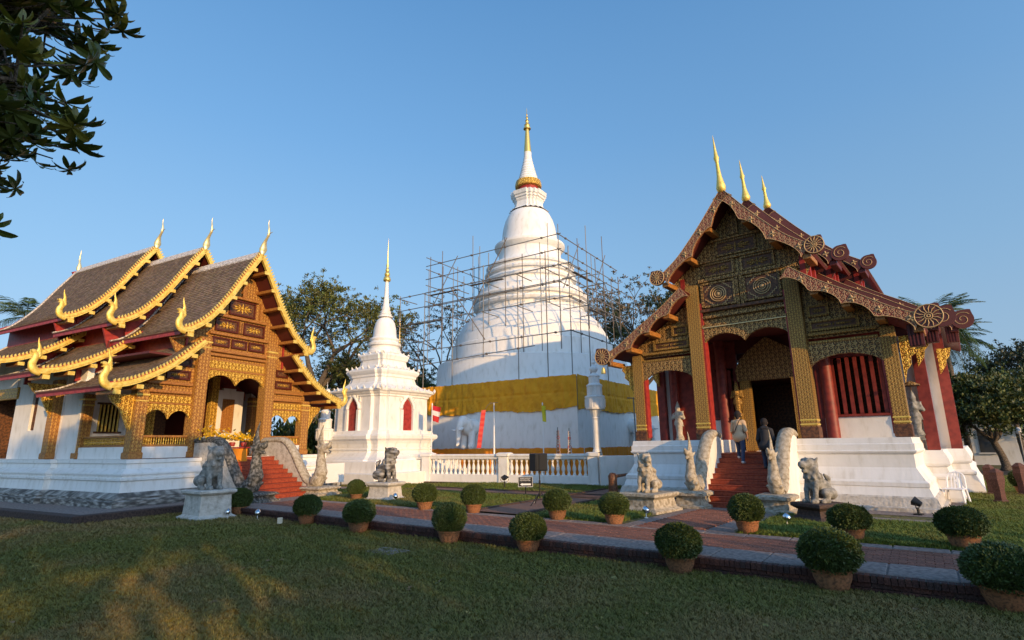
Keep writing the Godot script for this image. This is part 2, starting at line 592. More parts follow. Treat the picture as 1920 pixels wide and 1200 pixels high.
# cloudless morning sky: colour by elevation, brightness by the CIE clear-sky formula (brighter the nearer to the low sun)
func clear_sky(to_sun: Vector3) -> ImageTexture:
	var w := 256; var h := 128
	var im := Image.create(w, h, false, Image.FORMAT_RGBAF)
	var stops := [[0.0, Vector3(.45, .63, .82)], [6.0, Vector3(.40, .61, .83)], [16.0, Vector3(.30, .55, .85)], [30.0, Vector3(.195, .44, .80)], [45.0, Vector3(.13, .345, .70)], [90.0, Vector3(.07, .21, .48)]]
	for y in h:
		var el := 90.0 - (y + .5) / h * 180.0
		for x in w:
			var c := Vector3(.16, .15, .12)
			if el > 0.0:
				for k in stops.size() - 1:
					if el <= stops[k + 1][0]:
						c = stops[k][1].lerp(stops[k + 1][1], (el - stops[k][0]) / (stops[k + 1][0] - stops[k][0]))
						break
				var a := (x + .5) / w * TAU
				var d := Vector3(sin(a) * cos(deg_to_rad(el)), sin(deg_to_rad(el)), -cos(a) * cos(deg_to_rad(el)))
				var chi := d.angle_to(to_sun)
				var f := 1.0 + 10.0 * (exp(-3.0 * chi) - exp(-1.5 * PI)) + .45 * pow(cos(chi), 2.0)
				var warm := exp(-2.3 * chi)
				var lum := c.dot(Vector3(.25, .65, .10))
				c = c.lerp(Vector3(1.10, .97, .80) * lum, warm) * f / 1.18
			im.set_pixel(x, y, Color(c.x, c.y, c.z))
	return ImageTexture.create_from_image(im)


# ---------------------------------------------------------------- ground
func flat(poly: Array, y: float) -> MB:
	var mb := MB.new()
	var p := PackedVector2Array()
	for q in poly: p.append(Vector2(q.x, q.z))
	var tr := Geometry2D.triangulate_polygon(p)
	for i in range(0, tr.size(), 3):
		var a := p[tr[i]]; var b := p[tr[i + 1]]; var d := p[tr[i + 2]]
		if (b - a).cross(d - a) > 0.0:
			var h := b; b = d; d = h
		mb.tri(Vector3(a.x, y, a.y), Vector3(b.x, y, b.y), Vector3(d.x, y, d.y))
	return mb

func in_poly(p: Vector3, poly: PackedVector2Array) -> bool:
	return Geometry2D.is_point_in_polygon(Vector2(p.x, p.z), poly)

func tuft_mesh(h: float) -> ArrayMesh:
	var mb := MB.new()
	var r := RandomNumberGenerator.new(); r.seed = 21
	for i in 7:
		var a := r.randf() * TAU
		var o := Vector3(r.randf_range(-.03, .03), 0, r.randf_range(-.03, .03))
		var d := Vector3(cos(a), 0, sin(a))
		var w := Vector3(-d.z, 0, d.x) * .0035
		var hh := h * r.randf_range(.6, 1.2)
		var mid := o + UPV * hh * .6 + d * hh * .25
		var tip := o + UPV * hh * .9 + d * hh * .75
		mb.quad(o - w, o + w, mid + w * .8, mid - w * .8)
		mb.tri(mid - w * .8, mid + w * .8, tip)
	return mb.commit()

func ground() -> void:
	var s := 700.0
	var mb := MB.new()
	mb.quad(Vector3(-s, LOW, s), Vector3(s, LOW, s), Vector3(s, LOW, -s), Vector3(-s, LOW, -s))
	struct("lawn", mb, M.turf)
	var edge := [Lw(-6.4, 0, -60), Lw(-6.1, 0, 2.45), Lw(-2.5, 0, 2.75), Kw(-17.4, 0, 9.47), Kw(60, 0, 9.47), Vector3(600, 0, -60), Vector3(600, 0, -680), Vector3(-600, 0, -680)]
	struct("terrace_lawn", flat(edge, -0.004), M.turf)
	# blades of grass on both lawns
	var te := PackedVector2Array()
	for q in edge: te.append(Vector2(q.x, q.z))
	var nz := FastNoiseLite.new(); nz.seed = 4; nz.frequency = .35
	var nz2 := FastNoiseLite.new(); nz2.seed = 9; nz2.frequency = .09
	for which in 2:
		var mm := MultiMesh.new()
		mm.transform_format = MultiMesh.TRANSFORM_3D
		mm.use_colors = true
		mm.mesh = tuft_mesh(.035 if which == 0 else .045)
		var xs := []
		var cs := []
		var want := 110000 if which == 0 else 110000
		var r := RandomNumberGenerator.new(); r.seed = 31 + which
		var tries := 0
		while xs.size() < want and tries < want * 6:
			tries += 1
			var p: Vector3
			if which == 0:
				var dep := lerpf(5.6, 22.0, pow(r.randf(), 1.6))
				p = Vector3(r.randf_range(-1.02, .98) * dep, LOW, -dep)
				if in_poly(p, te): continue
			else:
				var dep := lerpf(8.5, 27.0, pow(r.randf(), 1.3))
				p = Vector3(r.randf_range(-.45, .98) * dep, 0, -dep)
				if not in_poly(p, te): continue
				if paved(p): continue
			var sc := r.randf_range(.7, 1.5) * (1.0 + .04 * -p.z)
			xs.append(Transform3D(Basis(UPV, r.randf() * TAU).scaled(Vector3(sc, sc * r.randf_range(.7, 1.2), sc)), p))
			var dry := clampf(nz.get_noise_2d(p.x, p.z) * .9 + nz2.get_noise_2d(p.x, p.z) * 1.2 + .22 + r.randf_range(-.25, .25), 0.0, 1.0)
			var green := Color(.155, .145, .022) if which == 0 else Color(.14, .18, .022)
			if which == 1: dry *= .6
			cs.append(green.lerp(Color(.28, .18, .06), dry) * r.randf_range(.7, 1.25))
		mm.instance_count = xs.size()
		for i in xs.size():
			mm.set_instance_transform(i, xs[i]); mm.set_instance_color(i, cs[i])
		var g := MultiMeshInstance3D.new()
		g.multimesh = mm; g.material_override = M.grass_blade
		g.name = "grass" if which == 0 else "terrace_grass"
		add_child(g)
		stuff(g)
		tag(g, "short mown grass with dry patches on the sunken front lawn" if which == 0 else "sunlit mown grass on the terrace beyond the brick path", "grass")

func fallen_leaves() -> void:
	var r := RandomNumberGenerator.new(); r.seed = 88
	var lf := MB.new()
	for i in 2:
		var s := 1 if i == 0 else -1
		lf.quad(Vector3(0, .004, -.05), Vector3(s * .022, .012, -.015), Vector3(s * .02, .010, .02), Vector3(0, .004, .05))
	var xs := []; var cs := []
	while xs.size() < 130:
		var dep := lerpf(6.0, 17.0, r.randf())
		var p := Vector3(r.randf_range(-.95, .7) * dep, LOW + .03, -dep)
		if p.x * sin(PHI_K) - p.z * cos(PHI_K) > 9.2 or in_left_platform(p): continue
		var q := Basis(UPV, r.randf() * TAU) * Basis(Vector3(0, 0, 1), r.randf_range(-.5, .5))
		xs.append(Transform3D(q.scaled(Vector3.ONE * r.randf_range(.6, 1.5)), p))
		cs.append([Color(.30, .19, .06), Color(.20, .11, .04), Color(.33, .27, .07), Color(.12, .14, .03)][r.randi() % 4])
	var t := thing("fallen_leaves", "scattered dry leaves lying on the sunken front lawn", "leaves")
	cloud_of(lf.commit(), xs, cs, M.leaf, "leaves", t)

func in_left_platform(p: Vector3) -> bool:
	var d := p - ORG_L
	return d.x * sin(PHI_L) - d.z * cos(PHI_L) > -6.6 and d.x * cos(PHI_L) + d.z * sin(PHI_L) < 3.0

func paved(p: Vector3) -> bool:
	var n := p.x * sin(PHI_K) - p.z * cos(PHI_K)
	if n < 12.25: return true
	var d := p - ORG_R
	var x := d.x * cos(PHI_R) + d.z * sin(PHI_R)
	var z := -d.x * sin(PHI_R) + d.z * cos(PHI_R)
	if absf(x) < 1.4 and z > 0.0: return true
	if absf(x) < 5.0 and z < 2.2: return true
	if x > -2.6 and x < 4.7 and z < 3.4 and z > 2.0: return true
	d = p - ORG_L
	x = d.x * sin(PHI_L) - d.z * cos(PHI_L)
	z = d.x * cos(PHI_L) + d.z * sin(PHI_L)
	if x > -6.5 and x < 5.2 and z < 3.4: return true
	if absf(x) < 2.0 and z < 5.2: return true
	for q in [[Kw(-9.5, 0, 12.4), Kw(-9.5, 0, 21.0), 1.0], [Kw(-18.0, 0, 17.5), Kw(-4.0, 0, 17.5), .75]]:
		if Geometry3D.get_closest_point_to_segment(p, q[0], q[1]).distance_to(p) < q[2]: return true
	return false

func brick_mesh(s: Vector3, b := .006) -> ArrayMesh:
	var mb := MB.new()
	mb.cbox(Vector3.ZERO, s, b)
	return mb.commit()

func path_and_kerbs() -> void:
	# bed of the path (mortar between the bricks shows this)
	var mb := MB.new()
	var bed := flat([Kw(-18.2, 0, 9.5), Kw(16, 0, 9.5), Kw(16, 0, 12.2), Kw(-18.2, 0, 12.2)], 0.006)
	var path := struct("brick_path", bed, M.paving)
	var turn := Basis(UPV, -PHI_K)
	# stone slabs along both edges
	var slab := brick_mesh(Vector3(.78, .05, .84), .012)
	var slab2 := brick_mesh(Vector3(.78, .05, .32), .012)
	for i in range(0, 30):
		var a := -17.8 + i * .8
		for e in [[10.02, slab], [12.04, slab2]]:
			var o := MeshInstance3D.new()
			o.name = "slab"; o.mesh = e[1]; o.material_override = M.paving
			path.add_child(o, true)
			o.transform = Transform3D(turn * Basis(UPV, rng.randf_range(-.004, .004)), Kw(a, .004 + rng.randf_range(-.003, .003), e[0]))
	# bricks laid across the middle of the path
	var mats := []
	for i in 4:
		var bm: StandardMaterial3D = M.brick.duplicate()
		bm.albedo_color = [lin(.30, .11, .065), lin(.36, .15, .09), lin(.25, .10, .07), lin(.34, .18, .12)][i]
		mats.append(bm)
	var bmesh := brick_mesh(Vector3(.215, .05, .098))
	var far := MB.new()
	var cnt := 0
	var rows := 13
	for j in rows:
		var n := 10.53 + j * .105
		var a := 6.6
		while a > -17.8:
			a -= .225
			var aa := a + (.11 if j % 2 else 0.0)
			var y := rng.randf_range(-.004, .004)
			if aa > .2 and aa < 3.9:
				var o := MeshInstance3D.new()
				o.name = "brick"; o.mesh = bmesh; o.material_override = mats[rng.randi() % 4]
				path.add_child(o, true)
				o.transform = Transform3D(turn, Kw(aa, y, n))
				cnt += 1
			else:
				var tone: float = rng.randf_range(.75, 1.1)
				far.col = Color(.31 * tone, .125 * tone, .08 * tone)
				far.xf = Transform3D(turn, Kw(aa, y, n))
				far.cbox(Vector3.ZERO, Vector3(.215, .05, .098), .006)
	stuff(obj("far_bricks", far, M.brick, path))
	# kerb: bricks on edge over two courses, down to the near lawn
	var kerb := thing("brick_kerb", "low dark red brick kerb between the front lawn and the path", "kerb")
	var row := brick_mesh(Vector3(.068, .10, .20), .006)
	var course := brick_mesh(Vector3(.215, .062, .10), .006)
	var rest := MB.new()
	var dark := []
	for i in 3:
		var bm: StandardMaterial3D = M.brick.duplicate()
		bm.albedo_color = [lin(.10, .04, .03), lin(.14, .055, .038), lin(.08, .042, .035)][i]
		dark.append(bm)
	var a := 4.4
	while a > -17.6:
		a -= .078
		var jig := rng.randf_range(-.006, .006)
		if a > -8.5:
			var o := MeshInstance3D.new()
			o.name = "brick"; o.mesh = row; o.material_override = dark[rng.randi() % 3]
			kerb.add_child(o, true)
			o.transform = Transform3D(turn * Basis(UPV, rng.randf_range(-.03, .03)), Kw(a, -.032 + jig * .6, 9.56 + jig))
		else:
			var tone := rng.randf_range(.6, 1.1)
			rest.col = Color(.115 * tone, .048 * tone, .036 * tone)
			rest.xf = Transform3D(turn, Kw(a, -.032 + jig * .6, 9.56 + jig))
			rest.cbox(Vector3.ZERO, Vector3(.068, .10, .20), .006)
	for j in 2:
		a = 4.5 - j * .11
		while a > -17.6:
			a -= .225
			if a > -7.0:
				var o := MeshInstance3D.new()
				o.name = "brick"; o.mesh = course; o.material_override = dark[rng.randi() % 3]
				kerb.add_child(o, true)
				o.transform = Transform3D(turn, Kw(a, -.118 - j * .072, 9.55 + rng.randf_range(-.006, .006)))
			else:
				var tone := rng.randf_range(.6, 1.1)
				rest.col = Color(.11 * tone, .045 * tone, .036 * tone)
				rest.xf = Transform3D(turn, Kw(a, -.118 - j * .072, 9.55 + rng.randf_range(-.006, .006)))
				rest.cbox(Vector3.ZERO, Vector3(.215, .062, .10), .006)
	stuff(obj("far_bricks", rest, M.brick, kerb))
	var core := MB.new()
	core.xf = Transform3D(turn, Kw(-6.6, -.13, 9.62))
	core.box(Vector3.ZERO, Vector3(22.0, .2, .14))
	obj("mortar", core, M.paving, kerb)
	# edging of the platform under the left hall
	var ek := thing("stone_edging", "dark brown low edging round the platform of the left hall", "kerb", ORG_L, PI / 2 - PHI_L)
	var em := MB.new()
	em.cbox(Vector3(-6.2, -.1, -18.0), Vector3(.34, .24, 41.2), .02)
	obj("side_run", em, mat("edging", [.075, .045, .035], .85, M.brick.albedo_texture, .8), ek)
	em = MB.new()
	em.cbox(Vector3(-4.2, -.1, 2.5), Vector3(3.8, .24, .34), .02)
	obj("front_run", em, M.edging, ek)
	em = MB.new()
	em.cbox(Vector3(-2.32, -.1, 3.4), Vector3(.30, .24, 2.0), .02)
	obj("return_run", em, M.edging, ek)
	# paving round the left hall and its landing
	mb = MB.new()
	mb.xf = Transform3D(Basis(UPV, PI / 2 - PHI_L), ORG_L)
	mb.quad(Vector3(-6.1, .004, 2.4), Vector3(5.0, .004, 2.4), Vector3(5.0, .004, -30), Vector3(-6.1, .004, -30))
	mb.quad(Vector3(-2.2, .0045, 5.4), Vector3(3.2, .0045, 5.4), Vector3(3.2, .0045, 2.4), Vector3(-2.2, .0045, 2.4))
	struct("left_pavement", mb, M.paving)
	# paving round the right hall, a branch path to its stairs
	mb = MB.new()
	mb.xf = Transform3D(Basis(UPV, -PHI_R), ORG_R)
	for q in [[-2.4, 2.6, 4.6, 3.3], [-5.4, -8.0, 6.2, 1.9], [6.2, -9.0, 8.0, 0.2]]:
		mb.quad(Vector3(q[0], .006, q[3]), Vector3(q[2], .006, q[3]), Vector3(q[2], .006, q[1]), Vector3(q[0], .006, q[1]))
	struct("right_pavement", mb, M.paving)
	var br := MB.new()
	br.xf = Transform3D(Basis(UPV, -PHI_R), ORG_R)
	br.quad(Vector3(-1.15, .005, 7.6), Vector3(1.35, .005, 7.2), Vector3(1.35, .005, 3.25), Vector3(-1.15, .005, 3.25))
	var bp := struct("branch_path", br, M.paving)
	var bm2 := MB.new()
	for j in range(0, 38):
		for i in range(0, 6):
			var tone := rng.randf_range(.75, 1.15)
			bm2.col = Color(.36 * tone, .14 * tone, .085 * tone)
			bm2.xf = Transform3D(Basis(UPV, -PHI_R), Rw(-.62 + i * .225 + (.11 if j % 2 else 0.0), .006 + rng.randf_range(-.004, .004), 3.4 + j * .105))
			bm2.cbox(Vector3.ZERO, Vector3(.215, .05, .098), .006)
	stuff(obj("bricks", bm2, M.brick, bp))
	# lower garden walks in front of the balustrade, with raised brick edges
	for q in [[Kw(-9.5, 0, 12.3), Kw(-9.5, 0, 20.5), 1.5], [Kw(-18.0, 0, 17.5), Kw(-4.6, 0, 17.5), 1.1]]:
		var d: Vector3 = (q[1] - q[0])
		var w := MB.new()
		w.xf = Transform3D(Basis(UPV, atan2(d.x, d.z)), (q[0] + q[1]) * .5)
		w.quad(Vector3(-q[2] * .5, .052, d.length() * .5), Vector3(q[2] * .5, .052, d.length() * .5), Vector3(q[2] * .5, .052, -d.length() * .5), Vector3(-q[2] * .5, .052, -d.length() * .5))
		var gw := struct("garden_walk", w, mat("walk_brick", [.26, .135, .095], .9, M.brick.albedo_texture, .5))
		for sd in [-1, 1]:
			var e := MB.new()
			e.xf = w.xf
			e.cbox(Vector3(sd * (q[2] * .5 + .05), 0.03, 0), Vector3(.11, .12, d.length() - (.2 if sd > 0 else .0)), .01)
			obj("edge", e, M.edging, gw)


# ---------------------------------------------------------------- roofs
func length_of(c: Array) -> float:
	var s := 0.0
	for i in c.size() - 1: s += (c[i + 1] - c[i]).length()
	return s

func sample(c: Array, s: float) -> Vector2:
	for i in c.size() - 1:
		var d: float = (c[i + 1] - c[i]).length()
		if s <= d or i == c.size() - 2:
			return c[i].lerp(c[i + 1], s / maxf(d, 1e-6))
		s -= d
	return c[-1]

# rows of tiles over a curved slope; prof runs ridge to eave in (x, y); z from zb to zf
func tile_slope(prof: Array, zb: float, zf: float, base: Color, tw := .15, ex := .125) -> MB:
	var mb := MB.new()
	var r := RandomNumberGenerator.new(); r.seed = int(absf(zb) * 100.0) + int(prof[-1].x * 77.0)
	var total := length_of(prof)
	var rows := int(total / ex)
	var flip: bool = prof[-1].x < prof[0].x
	for i in rows:
		var p0 := sample(prof, total * i / rows)
		var p1 := sample(prof, total * (i + 1) / rows)
		var t := (p1 - p0).normalized()
		var nn := Vector2(-t.y, t.x)
		if nn.y < 0: nn = -nn
		var hi0 := p0 + nn * .012; var lo0 := p1 + nn * .034
		var lo1 := p1 + nn * .004
		var cnt := int((zf - zb) / tw)
		var step := (zf - zb) / cnt
		var off := r.randf() * step
		var z := zb - off
		while z < zf - .01:
			var z0 := maxf(z, zb) + .003; var z1 := minf(z + step, zf) - .003
			z += step
			if z1 - z0 < .01: continue
			var tone := r.randf_range(.62, 1.25)
			mb.col = Color(base.r * tone, base.g * tone * r.randf_range(.93, 1.05), base.b * tone * r.randf_range(.85, 1.1))
			var sag := r.randf_range(-.006, .008)
			var A := Vector3(hi0.x, hi0.y, z0); var B := Vector3(hi0.x, hi0.y, z1)
			var D := Vector3(lo0.x, lo0.y + sag, z1); var E := Vector3(lo0.x, lo0.y + sag, z0)
			var D2 := Vector3(lo1.x, lo1.y, z1); var E2 := Vector3(lo1.x, lo1.y, z0)
			if flip:
				mb.quad(A, E, D, B); mb.quad(E, E2, D2, D)
			else:
				mb.quad(B, D, E, A); mb.quad(D, D2, E2, E)
	return mb

func deck(prof: Array, zb: float, zf: float, th := .07) -> MB:
	var mb := MB.new()
	var inner := []
	for i in prof.size():
		var t: Vector2 = (prof[min(i + 1, prof.size() - 1)] - prof[max(i - 1, 0)]).normalized()
		var nn := Vector2(-t.y, t.x)
		if nn.y > 0: nn = -nn
		inner.append(prof[i] + nn * th)
	mb.strip(prof, inner, zb, zf)
	return mb

# gilded finial that rises in a slow S from a gable's apex; base at the origin, height h
func chofa(h: float, lean := .12) -> MB:
	var mb := MB.new()
	var p := []; var rx := []; var ry := []
	for q in [[0, -.06, .040], [.00, .04, .105], [.01, .12, .12], [.02, .23, .085], [.04, .34, .052], [.075, .44, .038], [.10, .52, .045], [.105, .60, .040], [.10, .72, .028], [.085, .84, .018], [.085, .95, .010], [.09, 1.0, .003]]:
		p.append(Vector3(q[0] * h * lean / .1, q[1] * h, 0)); rx.append(q[2] * h * .75); ry.append(q[2] * h)
	mb.loft(curve3(p, 3), curve1(rx, 3), curve1(ry, 3), Vector3(0, 0, 1), 8)
	# little beak
	mb.loft([Vector3(.09 * h * lean / .1, .55 * h, 0), Vector3(.19 * h * lean / .1, .58 * h, 0)], [.025 * h, .004 * h], [.02 * h, .004 * h], UPV, 6)
	return mb

# naga head that curls up from the end of a bargeboard (right-hand side, at the origin), with a flame crest
func naga_end(s: float) -> MB:
	var mb := MB.new()
	var p := [Vector3(-.42, -.02, 0), Vector3(-.15, -.07, 0), Vector3(.05, .04, 0), Vector3(.10, .22, 0), Vector3(.04, .40, 0), Vector3(.05, .54, 0), Vector3(.12, .62, 0), Vector3(.22, .63, 0)]
	var r := [.10, .12, .13, .12, .10, .09, .075, .03]
	for i in p.size(): p[i] = p[i] * s
	for i in r.size(): r[i] = r[i] * s
	var rz := []
	for q in r: rz.append(q * .6)
	mb.loft(curve3(p, 4), curve1(rz, 4), curve1(r, 4), Vector3(0, 0, 1).cross(Vector3(0, 1, 0)), 8)
	# jaw and crest
	mb.loft([Vector3(.08, .54, 0) * s, Vector3(.20, .52, 0) * s], [.04 * s, .01 * s], [.04 * s, .01 * s], UPV, 6)
	for k in 4:
		var b := Vector3(.02 - .015 * k, .58 - .06 * k, 0) * s
		var q := curve3([b, b + Vector3(-.05, .16 - .02 * k, 0) * s, b + Vector3(.0, .34 - .06 * k, 0) * s, b + Vector3(.02, .52 - .11 * k, 0) * s], 3)
		mb.loft(q, curve1([.035 * s, .035 * s, .022 * s, .003 * s], 3), curve1([.05 * s, .055 * s, .03 * s, .003 * s], 3), Vector3(1, 0, 0), 6)
	return mb

func teeth(c: Array, z0: float, z1: float, pitch: float, h: float) -> MB:
	var mb := MB.new()
	var total := length_of(c)
	var s := pitch * .7
	while s < total - pitch * .5:
		var p := sample(c, s); var q := sample(c, minf(s + pitch * .55, total))
		var t := (q - p).normalized()
		var nn := Vector2(-t.y, t.x)
		if nn.y < 0: nn = -nn
		mb.extrude(PackedVector2Array([p - nn * .015, q - nn * .015, q.lerp(p, .25) + nn * h * .65, p.lerp(q, .35) + nn * h - t * h * .35, p + nn * h * .5]), z0, z1)
		s += pitch
	return mb

func carve_panel(root: Node, x0: float, x1: float, y0: float, y1: float, z: float, frame: Material, face: Material, boss := true) -> void:
	var f := MB.new()
	var w := .075
	f.cbox(Vector3((x0 + x1) * .5, y1 - w * .5, z), Vector3(x1 - x0, w, .07), .012)
	f.cbox(Vector3((x0 + x1) * .5, y0 + w * .5, z), Vector3(x1 - x0, w, .07), .012)
	f.cbox(Vector3(x0 + w * .5, (y0 + y1) * .5, z - .004), Vector3(w, y1 - y0 - .01, .065), .012)
	f.cbox(Vector3(x1 - w * .5, (y0 + y1) * .5, z - .004), Vector3(w, y1 - y0 - .01, .065), .012)
	var p := obj("carved_panel", f, frame, root)
	var g := MB.new()
	g.box(Vector3((x0 + x1) * .5, (y0 + y1) * .5, z - .03), Vector3(x1 - x0 - w * 2, y1 - y0 - w * 2, .03))
	obj("field", g, M.dark_wood, p)
	if boss:
		var b := MB.new()
		var hx := (x1 - x0) * .5 - w * 1.5; var hy := (y1 - y0) * .5 - w * 1.5
		var c := Vector3((x0 + x1) * .5, (y0 + y1) * .5, z - .01)
		for k in 10:
			var a := TAU * k / 10 + .3
			var e := c + Vector3(cos(a) * hx * .92, sin(a) * hy * .92, 0)
			b.loft([c + (e - c) * .25, c + (e - c) * .65 + Vector3(0, 0, .012), e], [.02, minf(hx, hy) * .22, .006], [.012, .022, .004], Vector3(0, 0, 1), 6)
		b.xf = Transform3D(Basis(Vector3(1, 0, 0), PI / 2), c)
		b.lathe([Vector2(minf(hx, hy) * .35, 0), Vector2(minf(hx, hy) * .3, .03), Vector2(.0, .045)], 12)
		obj("rosette", b, face, p)

# valance with scalloped lower edge hung between two columns
func valance(x0: float, x1: float, ytop: float, spring: float, crown: float, lobes: int, z: float, th := .08) -> MB:
	var mb := MB.new()
	var top := []; var bot := []
	var n := 14 * lobes
	for i in n + 1:
		var x := lerpf(x0, x1, float(i) / n)
		var f := fmod(float(i) / n * lobes, 1.0) if i < n else 1.0
		var y := spring + (crown - spring) * pow(maxf(sin(PI * f), 0.0), .62) if true else 0.0
		y -= .012 * absf(sin(i * PI * .5))
		top.append(Vector2(x, ytop)); bot.append(Vector2(x, y))
	mb.strip(top, bot, z - th * .5, z + th * .5)
	return mb

# an open-fronted box behind an opening: sd 0 faces +z, otherwise faces sd * x; at is the middle of its mouth
func recess(at: Vector3, w: float, h: float, d: float, sd: int) -> MB:
	var mb := MB.new()
	mb.xf = Transform3D(Basis(UPV, sd * PI / 2), at)
	var x := w * .5; var y := h * .5
	mb.box(Vector3(0, 0, -d), Vector3(w + .2, h + .2, .08))
	for s in [-1, 1]:
		mb.box(Vector3(s * (x + .05), 0, -d * .5), Vector3(.08, h + .2, d))
		mb.box(Vector3(0, s * (y + .05), -d * .5 - .01), Vector3(w, .08, d - .03))
	return mb

# ---------------------------------------------------------------- the left hall
func l_tier(root: Node3D, k: int, zf: float, zb: float, da: float, dw: float, dy: float, front: bool) -> void:
	var up := []
	for q in [[0.0, 10.04], [.62, 9.02], [1.30, 7.82], [1.98, 6.88], [2.55, 6.38], [2.95, 6.2]]:
		var f: float = (q[1] - 6.2) / (10.04 - 6.2)
		up.append(Vector2(q[0] * (2.95 + dw) / 2.95, q[1] + lerpf(dy, da, f)))
	up = curve2(up, 5)
	var low := []
	for q in [[2.1, 5.88], [3.1, 4.93], [3.95, 4.36], [4.6, 4.06], [5.15, 3.93]]:
		low.append(Vector2(q[0] + dw * (q[0] - 1.2) / 3.9, q[1] + dy))
	low = curve2(low, 4)
	var e := .97
	for sd in [-1, 1]:
		var u: Array = up if sd > 0 else mirrored(up)
		var l: Array = low if sd > 0 else mirrored(low)
		var side_name := "roof_slope"
		var rs := obj(side_name, deck(u, zb, zf - .05), M.dark_red, root)
		stuff(obj("roof_tiles", tile_slope(u, zb, zf - .03, Color(.27, .185, .12)), M.tile_brown, rs))
		var ls := obj("lower_roof_slope", deck(l, zb, zf - .05), M.dark_red, root)
		stuff(obj("roof_tiles", tile_slope(l, zb, zf - .03, Color(.27, .185, .12)), M.tile_brown, ls))
		# fascia under the eaves
		var fa := MB.new()
		fa.box(Vector3(u[-1].x - sd * .05, u[-1].y - .1, (zb + zf) * .5 - .1), Vector3(.06, .14, zf - zb - .3))
		obj("eave_board", fa, M.red_lacquer, rs)
		fa = MB.new()
		fa.box(Vector3(l[-1].x - sd * .05, l[-1].y - .1, (zb + zf) * .5 - .1), Vector3(.06, .14, zf - zb - .3))
		obj("eave_board", fa, M.red_lacquer, ls)
		# clerestory strip between the two slopes
		var cl := MB.new()
		cl.box(Vector3(sd * (2.25 + dw * .5), 5.9 + dy, (zb + zf) * .5 - .45), Vector3(.08, 1.1, zf - zb - .9))
		obj("clerestory", cl, M.red_lacquer, root)
		# mortar flashing at the back, where the slope meets the next gable
		var fl := MB.new()
		fl.strip(offset_up(u, .075), offset_up(u, .02), zb - .02, zb + .12)
		obj("flashing", fl, M.mortar_ridge, rs)
		fl = MB.new()
		fl.strip(offset_up(l, .075), offset_up(l, .02), zb - .02, zb + .12)
		obj("flashing", fl, M.mortar_ridge, ls)
		if front:
			for part in [u, l]:
				var bb := MB.new()
				var c: Array = offset_up(part, .06)
				bb.strip(c, offset_up(part, -.12), zf - .05, zf + .07)
				bb.strip(offset_up(part, .0), offset_up(part, -.06), zf + .06, zf + .09)
				var b := obj("bargeboard", bb, M.gold_leaf, root)
				stuff(obj("flame_teeth", teeth(offset_up(part, .085), zf - .01, zf + .05, .13, .10), M.gold_leaf, b))
				var ne := naga_end(1.08)
				var flipped := MB.new()
				flipped.append_flip(ne, sd, Vector3(part[-1].x + sd * .12, part[-1].y, zf + .01))
				obj("naga_finial", flipped, M.gold_leaf, b)
				var rl := MB.new()
				rl.strip(offset_up(part, .10), offset_up(part, .05), zf - .04, zf + .02)
				obj("red_fillet", rl, M.red_lacquer, b)
				# purlins carrying the bargeboard
				var nb := 6 if part == u else 5
				for i in nb:
					var s := length_of(part) * (float(i) + .75) / nb
					var p := sample(part, s) + Vector2(-sd * .03, -.26)
					var pm := MB.new()
					pm.cbox(Vector3(p.x, p.y, zf - .5), Vector3(.2, .13, 1.08), .012)
					var po := obj("purlin", pm, M.orange_wood, root)
					var pe := MB.new()
					pe.cbox(Vector3(p.x, p.y, zf + .055), Vector3(.22, .15, .05), .01)
					obj("gilded_end", pe, M.gold_leaf, po)
	# ridge cap
	var rc := MB.new()
	rc.strip([Vector2(-.16, up[0].y - .12), Vector2(0, up[0].y + .16), Vector2(.16, up[0].y - .12)], [Vector2(-.14, up[0].y - .2), Vector2(0, up[0].y - .02), Vector2(.14, up[0].y - .2)], zb, zf - .2)
	obj("ridge_cap", rc, M.mortar_ridge, root)
	if front:
		var ap := obj("apex_finial", chofa(1.5, .20), M.pale_gold, root)
		ap.position = Vector3(0, up[0].y + .05, zf + .02)
		ap.rotation.y = -PI / 2
		# gable wall set back under the roof
		var poly := []
		for p in up: poly.append(p + Vector2(-.03, -.09))
		for p in low: if p.x > up[-1].x - .5: poly.append(p + Vector2(-.05, -.1))
		poly = poly.filter(func(p): return p.x < 3.75 + dw)
		var full := []
		var ybot := 3.75 + dy * .6
		full.append(Vector2(poly[-1].x, ybot))
		for i in range(poly.size() - 1, -1, -1): full.append(poly[i])
		for i in range(1, poly.size()): full.append(Vector2(-poly[i].x, poly[i].y))
		full.append(Vector2(-poly[-1].x, ybot))
		if k == 0:
			full.append_array([Vector2(-1.5, ybot), Vector2(-1.5, 5.0), Vector2(1.5, 5.0), Vector2(1.5, ybot)])
		var gm := MB.new()
		gm.extrude(PackedVector2Array(full), zf - e - .1, zf - e + .0)
		obj("gable_wall", gm, M.carved_wood if k == 0 else M.red_lacquer, root)
		if k > 0:
			for sd in [-1, 1]:
				for j in 3:
					var fr := MB.new()
					var x: float = sd * (1.0 + j * 1.0)
					fr.cbox(Vector3(x, 5.4 + dy - j * .35, zf - e + .02), Vector3(.07, 1.6, .05), .01)
					obj("batten", fr, M.dark_red, root)

func offset_up(c: Array, d: float) -> Array:
	var o := []
	for i in c.size():
		var t: Vector2 = (c[min(i + 1, c.size() - 1)] - c[max(i - 1, 0)]).normalized()
		var nn := Vector2(-t.y, t.x)
		if nn.y < 0: nn = -nn
		o.append(c[i] + nn * d)
	return o

